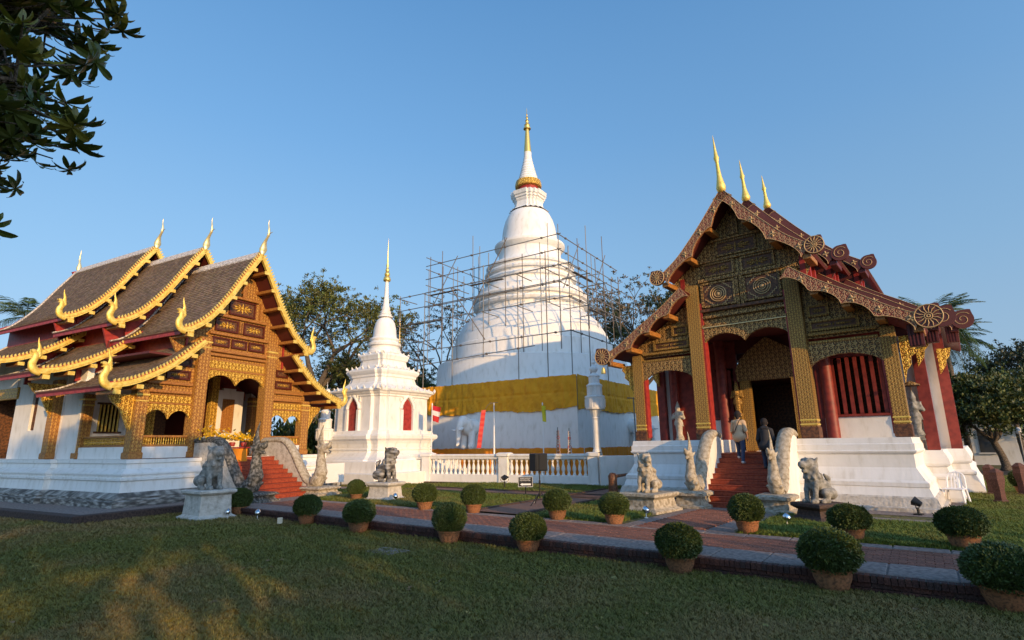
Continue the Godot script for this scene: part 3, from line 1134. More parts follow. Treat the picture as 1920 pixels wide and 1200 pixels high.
func left_hall() -> void:
	var t := thing("temple_hall", "gilded wooden hall with three stepped tiled roofs and golden bargeboards", "temple", ORG_L, PI / 2 - PHI_L)
	# plinth: three plan steps, mouldings run round each
	var steps := [[4.35, .95, -4.3], [4.55, -3.7, -8.4], [4.75, -7.9, -19.5]]
	for i in 3:
		var s: Array = steps[i]
		var hx: float = s[0]; var zc: float = (s[1] + s[2]) * .5; var hz: float = (s[1] - s[2]) * .5
		var g := MB.new()
		g.stack(Vector3(0, 0, zc), [[0.0, hx + .42, hz + .42], [.20, hx + .42, hz + .42], [.23, hx + .34, hz + .34], [.30, hx + .34, hz + .34], [.45, hx + .12, hz + .12]])
		obj("plinth_foot", g, M.grimy_plaster, t)
		var p := MB.new()
		p.stack(Vector3(0, 0, zc), [[.45, hx + .10, hz + .10], [.80, hx + .06, hz + .06], [.83, hx + .12, hz + .12], [.90, hx + .12, hz + .12], [.92, hx + .05, hz + .05], [.98, hx + .05, hz + .05], [1.0, hx + .10, hz + .10], [1.05, hx + .10, hz + .10], [1.20, hx - .12, hz - .12], [1.36, hx - .16, hz - .16], [1.38, hx - .1, hz - .1], [1.5, hx - .1, hz - .1]])
		obj("plinth", p, M.white_plaster, t)
	# low walls that carry the balustrades
	for q in [[-2.62, .0, 1.72, .3], [2.62, .0, 1.72, .3]]:
		var w := MB.new()
		w.cbox(Vector3(q[0], 1.71, q[1]), Vector3(q[2], .43, q[3]), .015)
		obj("low_wall", w, M.white_plaster, t)
	for sd in [-1, 1]:
		var w := MB.new()
		w.cbox(Vector3(sd * 3.66, 1.71, -1.9), Vector3(.3, .43, 3.35), .015)
		obj("low_wall", w, M.white_plaster, t)
	var fl := MB.new()
	fl.box(Vector3(0, 1.45, -1.6), Vector3(6.9, .14, 4.6))
	obj("porch_floor", fl, M.dark_wood, t)
	# roofs
	l_tier(t, 0, .97, -4.12, 0.0, 0.0, 0.0, true)
	l_tier(t, 1, -3.16, -8.29, 1.0, .38, .73, true)
	l_tier(t, 2, -7.33, -15.1, 1.85, .44, 1.42, true)
	for sd in [-1, 1]:      # boards along the rear edge of the highest roof
		var vb := MB.new()
		var vc := arrv([[0.0, 11.95], [sd * .8, 10.6], [sd * 1.6, 9.25], [sd * 2.5, 8.25], [sd * 3.4, 7.72]])
		vb.strip(vc, offset_up(vc, -.3), -15.24, -15.12)
		obj("rear_verge", vb, M.red_lacquer, t)
	var bf := obj("apex_finial", chofa(1.3, .10), M.pale_gold, t)
	bf.position = Vector3(0, 11.9, -15.0); bf.rotation.y = PI / 2
	# columns of the porch: outer and inner pairs, with a plain foot
	for q in [[-3.665, 0.0, .40, 3.95], [3.665, 0.0, .40, 3.95], [-1.565, 0.0, .46, 6.2], [1.565, 0.0, .46, 6.2], [-3.86, -5.4, .42, 4.6], [3.665, -3.6, .40, 4.3], [-3.665, -3.55, .34, 3.95]]:
		var w: float = q[2]
		var cm := MB.new()
		cm.cbox(Vector3(q[0], 1.5 + (q[3] - 1.5) * .5, q[1]), Vector3(w, q[3] - 1.5, w), .03)
		var c := obj("column", cm, M.carved_wood, t)
		var cb := MB.new()
		cb.cbox(Vector3(q[0], 1.62, q[1]), Vector3(w + .07, .24, w + .07), .03)
		obj("foot", cb, M.orange_wood, c)
		cb = MB.new()
		cb.cbox(Vector3(q[0], q[3] - .2, q[1]), Vector3(w + .06, .08, w + .06), .02)
		cb.cbox(Vector3(q[0], q[3] - .42, q[1]), Vector3(w + .04, .05, w + .04), .015)
		obj("capital", cb, M.gold_leaf, c)
	# gable: panels between moulded rails
	var z := .05
	carve_panel(t, -.62, .62, 7.36, 8.05, z, M.panel_wood, M.carved_gold)
	for sd in [-1, 1]:
		carve_panel(t, min(sd * .12, sd * 1.16), max(sd * .12, sd * 1.16), 6.58, 7.12, z, M.panel_wood, M.carved_gold)
		carve_panel(t, min(sd * .45, sd * 1.22), max(sd * .45, sd * 1.22), 5.93, 6.32, z, M.panel_wood, M.carved_gold)
		for k in 2:
			carve_panel(t, min(sd * (1.95 + k * .0), sd * (2.85 - k * .25)), max(sd * 1.95, sd * (2.85 - k * .25)), 4.42 + k * .52, 4.78 + k * .5, z, M.panel_wood, M.carved_gold, k == 0)
	carve_panel(t, -.36, .36, 5.93, 6.32, z, M.panel_wood, M.carved_gold)
	for q in [[8.14, .72, .10], [7.24, 1.2, .12], [6.45, 1.38, .12], [5.76, 1.38, .16], [5.56, 1.34, .10]]:
		var r := MB.new()
		r.cbox(Vector3(0, q[0], z + .02), Vector3(q[1] * 2.0, q[2], .14), .02)
		obj("gable_rail", r, M.orange_wood, t)
	var king := MB.new()
	king.cbox(Vector3(0, 8.75, z - .01), Vector3(.16, 1.1, .1), .02)
	obj("king_post", king, M.orange_wood, t)
	for sd in [-1, 1]:
		var st := MB.new()
		for q in [[.9, 7.7, .85], [.02, 6.85, .5], [1.3, 6.0, .5]]:
			st.cbox(Vector3(sd * maxf(q[0], .0), q[1], z + .005), Vector3(.11, q[2], .09), .015)
		obj("gable_stile", st, M.orange_wood, t)
		# raking gilded strip that follows the roof inside the gable
		for q in [[4.25, 1.85, 3.5, .12], [3.93, 1.85, 3.44, .12]]:
			var r := MB.new()
			r.cbox(Vector3(sd * (q[1] + q[2]) * .5, q[0], z + .02), Vector3(q[2] - q[1], q[3], .13), .02)
			obj("wing_rail", r, M.orange_wood, t)
		var gb := MB.new()
		gb.cbox(Vector3(sd * 2.63, 3.66, z), Vector3(1.68, .26, .07), .015)
		obj("gilded_band", gb, M.carved_gold, t)
		var mid := MB.new()
		mid.cbox(Vector3(sd * 2.63, 3.49, z), Vector3(1.68, .07, .10), .02)
		obj("band_rail", mid, M.orange_wood, t)
		obj("valance", valance(min(sd * 1.79, sd * 3.47), max(sd * 1.79, sd * 3.47), 3.455, 2.92, 3.25, 2, z), M.carved_gold, t)
		# brackets under the eaves
		var bk := MB.new()
		bk.extrude(v2([[sd * 3.87, 3.72], [sd * 4.72, 3.72], [sd * 4.55, 3.45], [sd * 4.28, 3.22], [sd * 4.12, 2.9], [sd * 3.95, 2.55], [sd * 3.87, 2.5]]), -.06, .06)
		obj("eave_bracket", bk, M.carved_gold, t)
		bk = MB.new()
		bk.extrude(v2([[sd * 4.07, 4.4], [sd * 4.95, 4.4], [sd * 4.75, 4.1], [sd * 4.45, 3.85], [sd * 4.28, 3.5], [sd * 4.07, 3.1]]), -5.46, -5.34)
		obj("eave_bracket", bk, M.carved_gold, t)
		# balustrades with little turned bars
		for run in [[Vector3(sd * 1.8, 0, 0), Vector3(sd * 3.46, 0, 0)], [Vector3(sd * 3.665, 0, -.22), Vector3(sd * 3.665, 0, -3.36)]]:
			var a: Vector3 = run[0]; var b: Vector3 = run[1]
			var ln := a.distance_to(b)
			var hz := Vector3(ln if absf(a.x - b.x) > .1 else .12, .08, ln if absf(a.z - b.z) > .1 else .12)
			var rl := MB.new()
			rl.cbox((a + b) * .5 + UPV * 2.29, hz, .015)
			var bo := obj("porch_balustrade", rl, M.orange_wood, t)
			var rb := MB.new()
			rb.cbox((a + b) * .5 + UPV * 1.965, hz, .015)
			obj("bottom_rail", rb, M.orange_wood, bo)
			var nb := int(ln / .085)
			var bars := MB.new()
			for i in nb:
				var p := a.lerp(b, (i + .5) / nb)
				bars.lathe([Vector2(.02, 2.0), Vector2(.03, 2.05), Vector2(.016, 2.1), Vector2(.03, 2.15), Vector2(.016, 2.2), Vector2(.028, 2.26)], 6, Vector3(p.x, 0, p.z))
			stuff(obj("spindles", bars, M.carved_gold, bo))
	var cb2 := MB.new()
	cb2.cbox(Vector3(0, 5.17, z), Vector3(2.66, .32, .08), .015)
	obj("gilded_band", cb2, M.carved_gold, t)
	cb2 = MB.new()
	cb2.cbox(Vector3(0, 4.97, z), Vector3(2.66, .08, .12), .02)
	obj("band_rail", cb2, M.orange_wood, t)
	obj("valance", valance(-1.335, 1.335, 4.93, 4.38, 4.76, 2, z, .1), M.carved_gold, t)
	# back wall of the porch: doorway, shuttered door, barred window
	for q in [[-3.55, 3.0, .62, 3.1], [-2.85, 1.98, .8, 1.1], [-2.85, 4.15, .8, 1.1], [-1.98, 3.0, .95, 3.1], [1.75, 3.0, .36, 3.1], [2.25, 4.4, .66, .5], [2.25, 1.98, .66, 1.1], [2.8, 3.0, .45, 3.1]]:
		var w := MB.new()
		w.box(Vector3(q[0], q[1], -3.6), Vector3(q[2], q[3], .16))
		obj("porch_wall", w, M.white_plaster, t)
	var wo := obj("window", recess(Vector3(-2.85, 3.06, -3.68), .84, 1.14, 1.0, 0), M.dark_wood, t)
	for i in 6:
		var bar := MB.new()
		bar.cbox(Vector3(-3.19 + i * .136, 3.06, -3.55), Vector3(.05, 1.08, .05), .01)
		obj("bar", bar, M.gold_leaf, wo)
	for q in [[-2.85, 3.63, .98, .07], [-2.85, 2.5, .98, .07]]:
		var fr := MB.new(); fr.cbox(Vector3(q[0], q[1], -3.5), Vector3(q[2], q[3], .07), .01)
		obj("frame", fr, M.dark_wood, wo)
	var dr := MB.new()
	dr.cbox(Vector3(2.25, 3.34, -3.58), Vector3(.66, 1.6, .06), .01)
	var dro := obj("shutter", dr, M.orange_wood, t)
	for i in 5:
		var sl := MB.new()
		sl.cbox(Vector3(1.99 + i * .13, 3.34, -3.545), Vector3(.1, 1.5, .03), .008)
		obj("plank", sl, M.orange_wood, dro)
	for sd in [-1, 1]:
		var pl := MB.new()
		pl.cbox(Vector3(sd * 1.38, 3.3, -3.45), Vector3(.34, 3.7, .3), .03)
		obj("door_pilaster", pl, M.carved_gold, t)
	var dv := MB.new()
	dv.box(Vector3(0, 3.2, -6.9), Vector3(2.8, 3.8, .1))
	dv.box(Vector3(0, 5.05, -5.3), Vector3(2.8, .1, 3.2))
	obj("nave_end", dv, M.dark_wood, t)
	var ce := MB.new()
	ce.box(Vector3(0, 5.35, -1.8), Vector3(7.0, .08, 3.4))
	obj("porch_ceiling", ce, M.dark_red, t)
	for q in [[-1.35, -5.3], [1.35, -5.3]]:
		var sw := MB.new()
		sw.box(Vector3(q[0], 3.2, q[1]), Vector3(.1, 3.6, 3.2))
		obj("nave_wall", sw, M.dark_red, t)
	# side walls behind the porch, with a narrow window and the gilded side doorway
	for sd in [-1, 1]:
		for q in [[-4.35, 1.4], [-6.2, 2.2], [-8.56, 1.5]]:
			var w := MB.new()
			w.box(Vector3(sd * 3.66, 3.38, q[0]), Vector3(.24, 3.86, q[1]))
			obj("side_wall", w, M.white_plaster, t)
		var w2 := MB.new()
		w2.box(Vector3(sd * 3.66, 4.78, -7.55), Vector3(.24, 1.06, .52))
		w2.box(Vector3(sd * 3.66, 2.05, -7.55), Vector3(.24, 1.2, .52))
		obj("window_wall", w2, M.white_plaster, t)
		var nw := MB.new()
		nw.box(Vector3(sd * 3.55, 3.45, -7.55), Vector3(.06, 1.6, .52))
		var nwo := obj("window", nw, M.dark_wood, t)
		for i in 3:
			var bar := MB.new()
			bar.cbox(Vector3(sd * 3.70, 3.45, -7.55 - .13 + i * .13), Vector3(.05, 1.55, .05), .01)
			obj("bar", bar, M.dark_wood, nwo)
		var w3 := MB.new()
		w3.box(Vector3(sd * 3.74, 3.75, -16.0), Vector3(.24, 4.6, 8.0))
		w3.box(Vector3(sd * 3.74, 5.1, -10.65), Vector3(.24, 1.8, 2.7))
		obj("side_wall", w3, M.white_plaster, t)
		var d0 := obj("side_doorway", recess(Vector3(sd * 3.66, 2.85, -10.65), 2.7, 2.7, 2.0, sd), M.dark_wood, t)
		var lt := MB.new()
		lt.cbox(Vector3(sd * 3.78, 4.3, -10.6), Vector3(.18, .5, 2.9), .03)
		obj("lintel", lt, M.carved_gold, d0)
	# stairs between the naga walls: eleven red treads
	for i in 9:
		var y0 := i * .165
		var st := MB.new()
		var zf2 := 3.55 - i * .29
		st.cbox(Vector3(0.0, y0 + .0825, zf2 * .5 + .3), Vector3(2.56, .163, zf2 - .6), .012)
		st.cbox(Vector3(0.0, y0 + .148, zf2 * .5 + .32), Vector3(2.58, .035, zf2 - .62), .012)
		obj("stair_step", st, M.step_red, t)


# ---------------------------------------------------------------- the right hall
func rings(rows: Array) -> MB:      # rows of [y, x0, x1, z0, z1]
	var mb := MB.new()
	add_rings(mb, rows)
	return mb

func add_rings(mb: MB, rows: Array) -> void:
	var prev := []
	for r in rows:
		var g := [Vector3(r[1], r[0], r[4]), Vector3(r[2], r[0], r[4]), Vector3(r[2], r[0], r[3]), Vector3(r[1], r[0], r[3])]
		if prev:
			for i in 4:
				var j := (i + 1) % 4
				mb.quad(prev[i], prev[j], g[j], g[i])
		prev = g
	mb.quad(prev[0], prev[1], prev[2], prev[3])

func rosette(r: float, z0: float, z1: float, sd: int, spokes: bool) -> Array:   # [disc, ornament]
	var a := MB.new()
	var poly := PackedVector2Array()
	for i in 28:
		var t := TAU * i / 28
		var rr := r
		var dt := absf(angle_difference(t, .95))
		if dt < .5: rr = r * (1.0 + .32 * pow(1.0 - dt / .5, 1.6))
		poly.append(Vector2(cos(t) * rr * sd, sin(t) * rr))
	a.extrude(poly, z0, z1)
	var b := MB.new()
	if spokes:
		for i in 14:
			var t := TAU * i / 14
			var d := Vector3(cos(t), sin(t), 0)
			var q := Vector3(-sin(t), cos(t), 0)
			b.loft([d * r * .3 + Vector3(0, 0, z1), d * r * .6 + q * r * .08 + Vector3(0, 0, z1 + .015), d * r * .9 + q * r * .02 + Vector3(0, 0, z1)], [.008, .017, .009], [.01, .02, .01], Vector3(0, 0, 1), 5)
		ring(b, r * .28, .014, Vector3(0, 0, z1 + .005), 16)
		ring(b, r * .12, .018, Vector3(0, 0, z1 + .01), 10)
		ring(b, r * .97, .018, Vector3(0, 0, z1), 24)
	else:
		var pts := []; var rd := []
		for i in 30:
			var f := i / 29.0
			var t := PI * .2 + f * TAU * 1.6
			pts.append(Vector3(cos(t) * r * .8 * (1.0 - f * .85) * sd, sin(t) * r * .8 * (1.0 - f * .85), z1 + .004)); rd.append(.012)
		b.loft(pts, rd, rd, Vector3(0, 0, 1), 5)
	return [a, b]

func ring(b: MB, r: float, t: float, o: Vector3, seg := 20) -> void:
	var pts := []; var rr := []
	for i in seg + 1:
		pts.append(o + Vector3(cos(TAU * i / seg) * r, sin(TAU * i / seg) * r, 0)); rr.append(t)
	b.loft(pts, rr, rr, Vector3(0, 0, 1), 5, false)

func scallop(c: Array, lobes: int, d0: float, d1: float) -> Array:
	# lower edge of a bargeboard: cusps between arched lobes
	var o := []
	var total := length_of(c)
	var n := c.size()
	var s := 0.0
	for i in n:
		if i > 0: s += (c[i] - c[i - 1]).length()
		var f := fmod(s / total * lobes, 1.0) if i < n - 1 else 1.0
		var d := lerpf(d1, d0, pow(sin(PI * f), .55))
		var t: Vector2 = (c[min(i + 1, n - 1)] - c[max(i - 1, 0)]).normalized()
		var nn := Vector2(-t.y, t.x)
		if nn.y > 0: nn = -nn
		o.append(c[i] + nn * d)
	return o

func r_tier(root: Node3D, k: int, zf: float, zb: float, da: float, dw: float, dy: float) -> void:
	var up := []
	for q in [[0.0, 10.28], [.74, 9.31], [1.24, 8.72], [1.77, 8.16], [2.40, 7.68]]:
		var f: float = (q[1] - 7.6) / (10.28 - 7.6)
		up.append(Vector2(q[0] * (2.4 + dw) / 2.4, q[1] + lerpf(dy, da, f)))
	up = curve2(up, 8)
	var low := []
	for q in [[1.72, 7.10], [2.5, 6.5], [3.4, 5.92], [4.19, 5.38], [4.82, 5.06]]:
		low.append(Vector2(q[0] + dw, q[1] + dy))
	low = curve2(low, 10)
	for sd in [-1, 1]:
		var u: Array = up if sd > 0 else mirrored(up)
		var l: Array = low if sd > 0 else mirrored(low)
		for w in 2:
			var c: Array = u if w == 0 else l
			var rs := obj("roof_slope" if w == 0 else "lower_roof_slope", deck(c, zb, zf - .04, .09), M.dark_red, root)
			stuff(obj("roof_tiles", tile_slope(c, zb, zf - .03, Color(.15, .075, .045), .2, .17), M.tile_brown, rs))
			var b := MB.new()
			var edge: Array = offset_up(c, .07)
			b.strip(edge, scallop(edge, 3 if w == 0 else 4, .26, .47), zf - .05, zf + .06)
			var bo := obj("bargeboard", b, M.carved_red if k == 0 else M.old_red, root)
			# gilded lines along both edges
			var gl := MB.new()
			var sc := scallop(edge, 3 if w == 0 else 4, .26, .47)
			for e in [[edge, -.015], [sc, .0]]:
				var pts := []; var rr := []
				for p in e[0]:
					pts.append(Vector3(p.x, p.y + e[1], zf + .06)); rr.append(.011)
				gl.loft(pts, rr, rr, Vector3(0, 0, 1), 5)
			obj("gilded_edge", gl, M.dull_gold, bo)
			# square flowers along the board
			var nfl := 4 if w == 0 else 5
			for i in nfl:
				var p := sample(edge, length_of(edge) * (i + .75) / nfl)
				var q := sample(edge, length_of(edge) * (i + .75) / nfl + .05)
				var t := (q - p).normalized()
				var nn := Vector2(-t.y, t.x)
				if nn.y > 0: nn = -nn
				var o := p + nn * .19
				var fm := MB.new()
				fm.xf = Transform3D(Basis(Vector3(0, 0, 1), t.angle()), Vector3(o.x, o.y, zf + .06))
				for a in 4:
					var d := Vector3(cos(a * PI / 2 + PI / 4), sin(a * PI / 2 + PI / 4), 0)
					fm.loft([Vector3.ZERO, d * .06 + Vector3(0, 0, .015), d * .11], [.01, .035, .01], [.01, .02, .008], Vector3(0, 0, 1), 6)
				obj("gilt_flower", fm, M.dull_gold, bo)
			# disc at the foot of the board
			var rr2 := .275 if w == 0 else .32
			var ro := rosette(rr2, -.05, .08, sd, k == 0)
			var disc := obj("rosette", ro[0], M.old_red, bo)
			disc.position = Vector3(c[-1].x + sd * .16, c[-1].y - .02, zf)
			obj("gilt_petals", ro[1], M.dull_gold, disc)
			# purlins
			var nb := 3 if w == 0 else 4
			for i in nb:
				var p := sample(c, length_of(c) * (i + 1.0) / nb - .06) + Vector2(-sd * .05, -.34)
				var pm := MB.new()
				pm.cbox(Vector3(p.x, p.y, zf - .52), Vector3(.22, .17, 1.0), .015)
				obj("purlin", pm, M.orange_wood if k == 0 else M.dark_red, root)
		if sd > 0:
			var ep := MB.new()
			ep.cbox(Vector3(4.62 + dw, 4.62 + dy, zf - .34), Vector3(.34, .62, .26), .02)
			for j in 4: ep.cbox(Vector3(4.5 + dw + j * .08, 4.62 + dy, zf - .2), Vector3(.035, .6, .05), .01)
			obj("eave_panel", ep, M.dark_red, root)
		var cl := MB.new()
		cl.box(Vector3(sd * (1.9 + dw), 7.2 + dy, (zb + zf) * .5 - .5), Vector3(.08, 1.0, zf - zb - 1.0))
		obj("clerestory", cl, M.red_lacquer, root)
		for i in 3:
			var st := MB.new()
			st.cbox(Vector3(sd * (2.0 + dw), 7.2 + dy, zf - .95 - i * .75), Vector3(.16, 1.0, .16), .02)
			obj("clerestory_post", st, M.red_lacquer, root)
	var rc := MB.new()
	rc.strip([Vector2(-.14, up[0].y - .1), Vector2(0, up[0].y + .1), Vector2(.14, up[0].y - .1)], [Vector2(-.12, up[0].y - .2), Vector2(0, up[0].y - .04), Vector2(.12, up[0].y - .2)], zb, zf - .1)
	obj("ridge_cap", rc, M.tile_brown, root)
	# tall gilded finial
	var f := MB.new()
	var h: float = [2.15, 1.75, 1.55][k]
	f.lathe([Vector2(.0, -.1), Vector2(.10, -.06), Vector2(.15, .02), Vector2(.165, .12), Vector2(.13, .28), Vector2(.085, .52), Vector2(.065, .8), Vector2(.055, 1.08), Vector2(.075, 1.16), Vector2(.095, 1.24), Vector2(.07, 1.32), Vector2(.05, 1.5), Vector2(.028, 1.8), Vector2(.012, 2.05), Vector2(0, 2.15)], 10)
	var fo := obj("apex_finial", f, M.gold_leaf, root)
	fo.position = Vector3(0, up[0].y + .02, zf)
	fo.scale = Vector3(1, h / 2.15, 1)
	fo.rotation = Vector3(0.02, 0, .045)
	# gable wall
	var poly := []
	for p in up: poly.append(p + Vector2(-.04, -.12))
	for p in low: if p.x > up[-1].x - .5: poly.append(p + Vector2(-.06, -.13))
	poly = poly.filter(func(p): return p.x < 4.02 + dw)
	var full := [Vector2(poly[-1].x, 4.95 + dy * .5)]
	for i in range(poly.size() - 1, -1, -1): full.append(poly[i])
	for i in range(1, poly.size()): full.append(Vector2(-poly[i].x, poly[i].y))
	full.append(Vector2(-poly[-1].x, 4.95 + dy * .5))
	if k == 0:   # the centre stays open below the beam
		full.append(Vector2(-1.55, 4.95)); full.append(Vector2(-1.55, 5.72)); full.append(Vector2(1.55, 5.72)); full.append(Vector2(1.55, 4.95))
	var gm := MB.new()
	gm.extrude(PackedVector2Array(full), zf - .99, zf - .89)
	obj("gable_wall", gm, M.carved_bronze if k == 0 else M.dark_red, root)

func right_hall() -> void:
	var t := thing("ordination_hall", "red and bronze carved hall with tall finials and scalloped gable boards", "temple", ORG_R, -PHI_R)
	# plinth: two blocks beside the stairs, then two wider steps of the body
	for sd in [-1, 1]:
		var rows := []
		for q in [[.0, .50], [.10, .50], [.13, .42], [.34, .36], [.38, .30], [.60, .22], [.62, .24], [.72, .24], [.78, .17], [1.02, .04], [1.10, .0], [1.44, .0], [1.50, .07], [1.54, .08], [1.56, .05], [1.72, .05], [1.74, .02], [1.90, .0]]:
			var a: float = 1.28; var b: float = 4.12 + q[1]
			rows.append([q[0], a if sd > 0 else -b, b if sd > 0 else -a, -3.0, .55 + q[1]])
		var m: Material = M.white_plaster
		var foot := rows.slice(0, 5)
		obj("plinth", rings(rows.slice(4)), m, t)
		obj("plinth_foot", rings(foot), M.stained_plaster, t)
		for q in [[4.62, -2.75, -9.0, 1.5], [5.12, -5.95, -16.0, 1.48]]:
			var r2 := []
			for w in [[.0, .36], [.12, .35], [.3, .26], [.62, .16], [.66, .2], [.72, .2], [.8, .08], [1.0, .04], [1.04, .12], [1.1, .14], [1.25, .11], [1.42, .04], [1.5, .0]]:
				var b2: float = q[0] + w[1]
				r2.append([w[0], .2 if sd > 0 else -b2, b2 if sd > 0 else -.2, q[2], q[1] + w[1]])
			obj("body_plinth", rings(r2), M.white_plaster, t)
	var fl := MB.new()
	fl.box(Vector3(0, 1.40, -1.3), Vector3(2.6, .14, 3.3))
	obj("porch_floor", fl, M.step_red, t)
	for i in 10:
		var y0 := i * .147
		var zf := 2.62 - i * .23
		var st := MB.new()
		st.cbox(Vector3(0, y0 + .073, zf * .5 + .1), Vector3(1.98, .146, zf - .2), .012)
		st.cbox(Vector3(0, y0 + .132, zf * .5 + .12), Vector3(2.0, .03, zf - .2), .012)
		obj("stair_step", st, M.step_red, t)
	r_tier(t, 0, .89, -2.0, 0, 0, 0)
	r_tier(t, 1, -2.06, -5.2, .69, .27, .46)
	r_tier(t, 2, -5.26, -14.0, 1.48, .75, .83)
	# columns
	for q in [[-3.95, .36, 5.05, 1.9], [3.95, .36, 5.05, 1.9], [-1.63, .44, 7.35, 1.9], [1.63, .44, 7.35, 1.9]]:
		var cm := MB.new()
		cm.cbox(Vector3(q[0], (q[2] + q[3]) * .5, 0), Vector3(q[1], q[2] - q[3], q[1]), .03)
		var c := obj("column", cm, M.carved_column, t)
		var b := MB.new()
		b.cbox(Vector3(q[0], q[3] + .18, 0), Vector3(q[1] + .06, .36, q[1] + .06), .03)
		obj("foot", b, M.dark_wood, c)
		b = MB.new()
		b.cbox(Vector3(q[0] - signf(q[0]) * (q[1] * .5 + .03), (q[2] + q[3]) * .5 - .3, -.05), Vector3(.07, q[2] - q[3] - .8, q[1] * .8), .015)
		obj("red_edge", b, M.red_lacquer, c)
		for yy in [.42, .55]:
			b = MB.new()
			b.cbox(Vector3(q[0], q[3] + yy, 0), Vector3(q[1] + .035, .05, q[1] + .035), .015)
			obj("collar", b, M.gold_leaf, c)
	var z := .04
	# centre bay
	obj("arched_beam", valance(-1.41, 1.41, 5.74, 5.16, 5.50, 2, z, .14), M.carved_bronze, t)
	for q in [[5.80, 1.38, .12, .18], [6.12, 1.38, .10, .16], [6.36, 1.38, .12, .2], [7.46, 1.38, .14, .2], [8.14, 1.25, .1, .16], [8.86, .85, .1, .14]]:
		var r := MB.new()
		r.cbox(Vector3(0, q[0], z), Vector3(q[1] * 2, q[2], q[3]), .02)
		obj("gable_rail", r, M.carved_bronze if q[0] != 6.36 else M.dark_wood, t)
	var lip := MB.new()
	lip.cbox(Vector3(0, 5.745, z + .1), Vector3(2.72, .035, .05), .01)
	obj("gilded_lip", lip, M.pale_gold, t)
	for sd in [-1, 1]:
		# square with a round medallion in a stepped frame
		var x0: float = min(sd * .14, sd * 1.32); var x1: float = max(sd * .14, sd * 1.32)
		carve_panel(t, x0, x1, 6.46, 7.36, z + .05, M.carved_bronze, M.carved_column, false)
		var cx: float = sd * .73; var cy := 6.91
		var md := MB.new()
		for r in [.27, .20, .12]:
			ring(md, r, .02, Vector3(cx, cy, z + .05), 24)
		md.xf = Transform3D(Basis(Vector3(1, 0, 0), PI / 2), Vector3(cx, cy, z + .03))
		md.lathe([Vector2(.08, 0), Vector2(.06, .03), Vector2(0, .04)], 12)
		obj("medallion", md, M.dull_gold, t)
		var key := MB.new()
		for qx in [-1, 1]:
			for qy in [-1, 1]:
				for j in 4:
					key.cbox(Vector3(cx + qx * (.20 + j * .07), cy + qy * (.36 - j * .06), z + .045), Vector3(.08, .022, .03), .005)
					key.cbox(Vector3(cx + qx * (.235 + j * .07), cy + qy * (.33 - j * .06), z + .044), Vector3(.02, .07, .028), .005)
		obj("stepped_frame", key, M.dull_gold, t)
		carve_panel(t, min(sd * .1, sd * 1.2), max(sd * .1, sd * 1.2), 7.56, 8.08, z, M.carved_bronze, M.carved_column)
		var stl := MB.new()
		stl.cbox(Vector3(sd * .07 if sd < 0 else .07, 6.9, z + .01), Vector3(.1, 1.0, .16), .02)
		obj("gable_stile", stl, M.carved_bronze, t)
		# wing
		obj("arched_beam", valance(min(sd * 1.85, sd * 3.77), max(sd * 1.85, sd * 3.77), 4.76, 4.05, 4.40, 1, z, .14), M.carved_bronze, t)
		for q in [[4.80, 1.9, 3.72, .1], [5.06, 1.9, 3.72, .1]]:
			var r := MB.new()
			r.cbox(Vector3(sd * (q[1] + q[2]) * .5, q[0], z), Vector3(q[2] - q[1], q[3], .18), .02)
			obj("wing_rail", r, M.carved_column, t)
		carve_panel(t, min(sd * 1.95, sd * 3.3), max(sd * 1.95, sd * 3.3), 5.16, 5.5, z, M.carved_column, M.carved_column)
		carve_panel(t, min(sd * 1.95, sd * 2.55), max(sd * 1.95, sd * 2.55), 5.62, 6.0, z, M.carved_column, M.carved_column)
		# carved bracket under the outer eave
		var bk := MB.new()
		bk.extrude(v2([[sd * 4.18, 4.72], [sd * 4.62, 4.72], [sd * 4.66, 4.55], [sd * 4.54, 4.42], [sd * 4.56, 4.25], [sd * 4.4, 4.12], [sd * 4.38, 3.9], [sd * 4.26, 3.75], [sd * 4.18, 3.4]]), -.06, .06)
		obj("eave_bracket", bk, M.carved_gold, t)
		for q in [[4.5, -2.7], [4.95, -5.9]]:
			bk = MB.new()
			bk.extrude(v2([[sd * (q[0] - .1), 5.0], [sd * (q[0] + .3), 5.0], [sd * (q[0] + .26), 4.75], [sd * (q[0] + .14), 4.6], [sd * (q[0] + .1), 4.4], [sd * (q[0] - .1), 4.1]]), q[1], q[1] + .12)
			obj("eave_bracket", bk, M.carved_gold, t)
	carve_panel(t, -.7, .7, 8.24, 8.8, z, M.carved_bronze, M.carved_column)
	var kp := MB.new()
	kp.cbox(Vector3(0, 9.3, z), Vector3(.3, .75, .12), .02)
	obj("king_post", kp, M.carved_bronze, t)
	# porch: ceiling, back wall, portal
	var ce := MB.new()
	ce.box(Vector3(0, 5.75, -1.6), Vector3(7.9, .08, 2.9))
	obj("porch_ceiling", ce, M.dark_red, t)
	for q in [[-2.98, 3.6, 1.66, 4.2], [-1.37, 3.6, .16, 4.2], [-1.8, 5.17, .7, 1.06], [-1.8, 2.1, .7, 1.3], [1.42, 3.6, .84, 4.2], [2.9, 5.2, 2.12, 1.1], [2.9, 2.1, 2.12, 1.1]]:
		var w := MB.new()
		w.box(Vector3(q[0], q[1], -3.0), Vector3(q[2], q[3], .16))
		obj("porch_wall", w, M.temple_red, t)
	for q in [[2.85, 2.06, 2.6], [-2.3, 2.1, 1.4]]:
		var dd := MB.new()
		dd.cbox(Vector3(q[0], q[1], -2.9), Vector3(q[2], 1.1, .3), .02)
		obj("dado", dd, M.white_plaster, t)
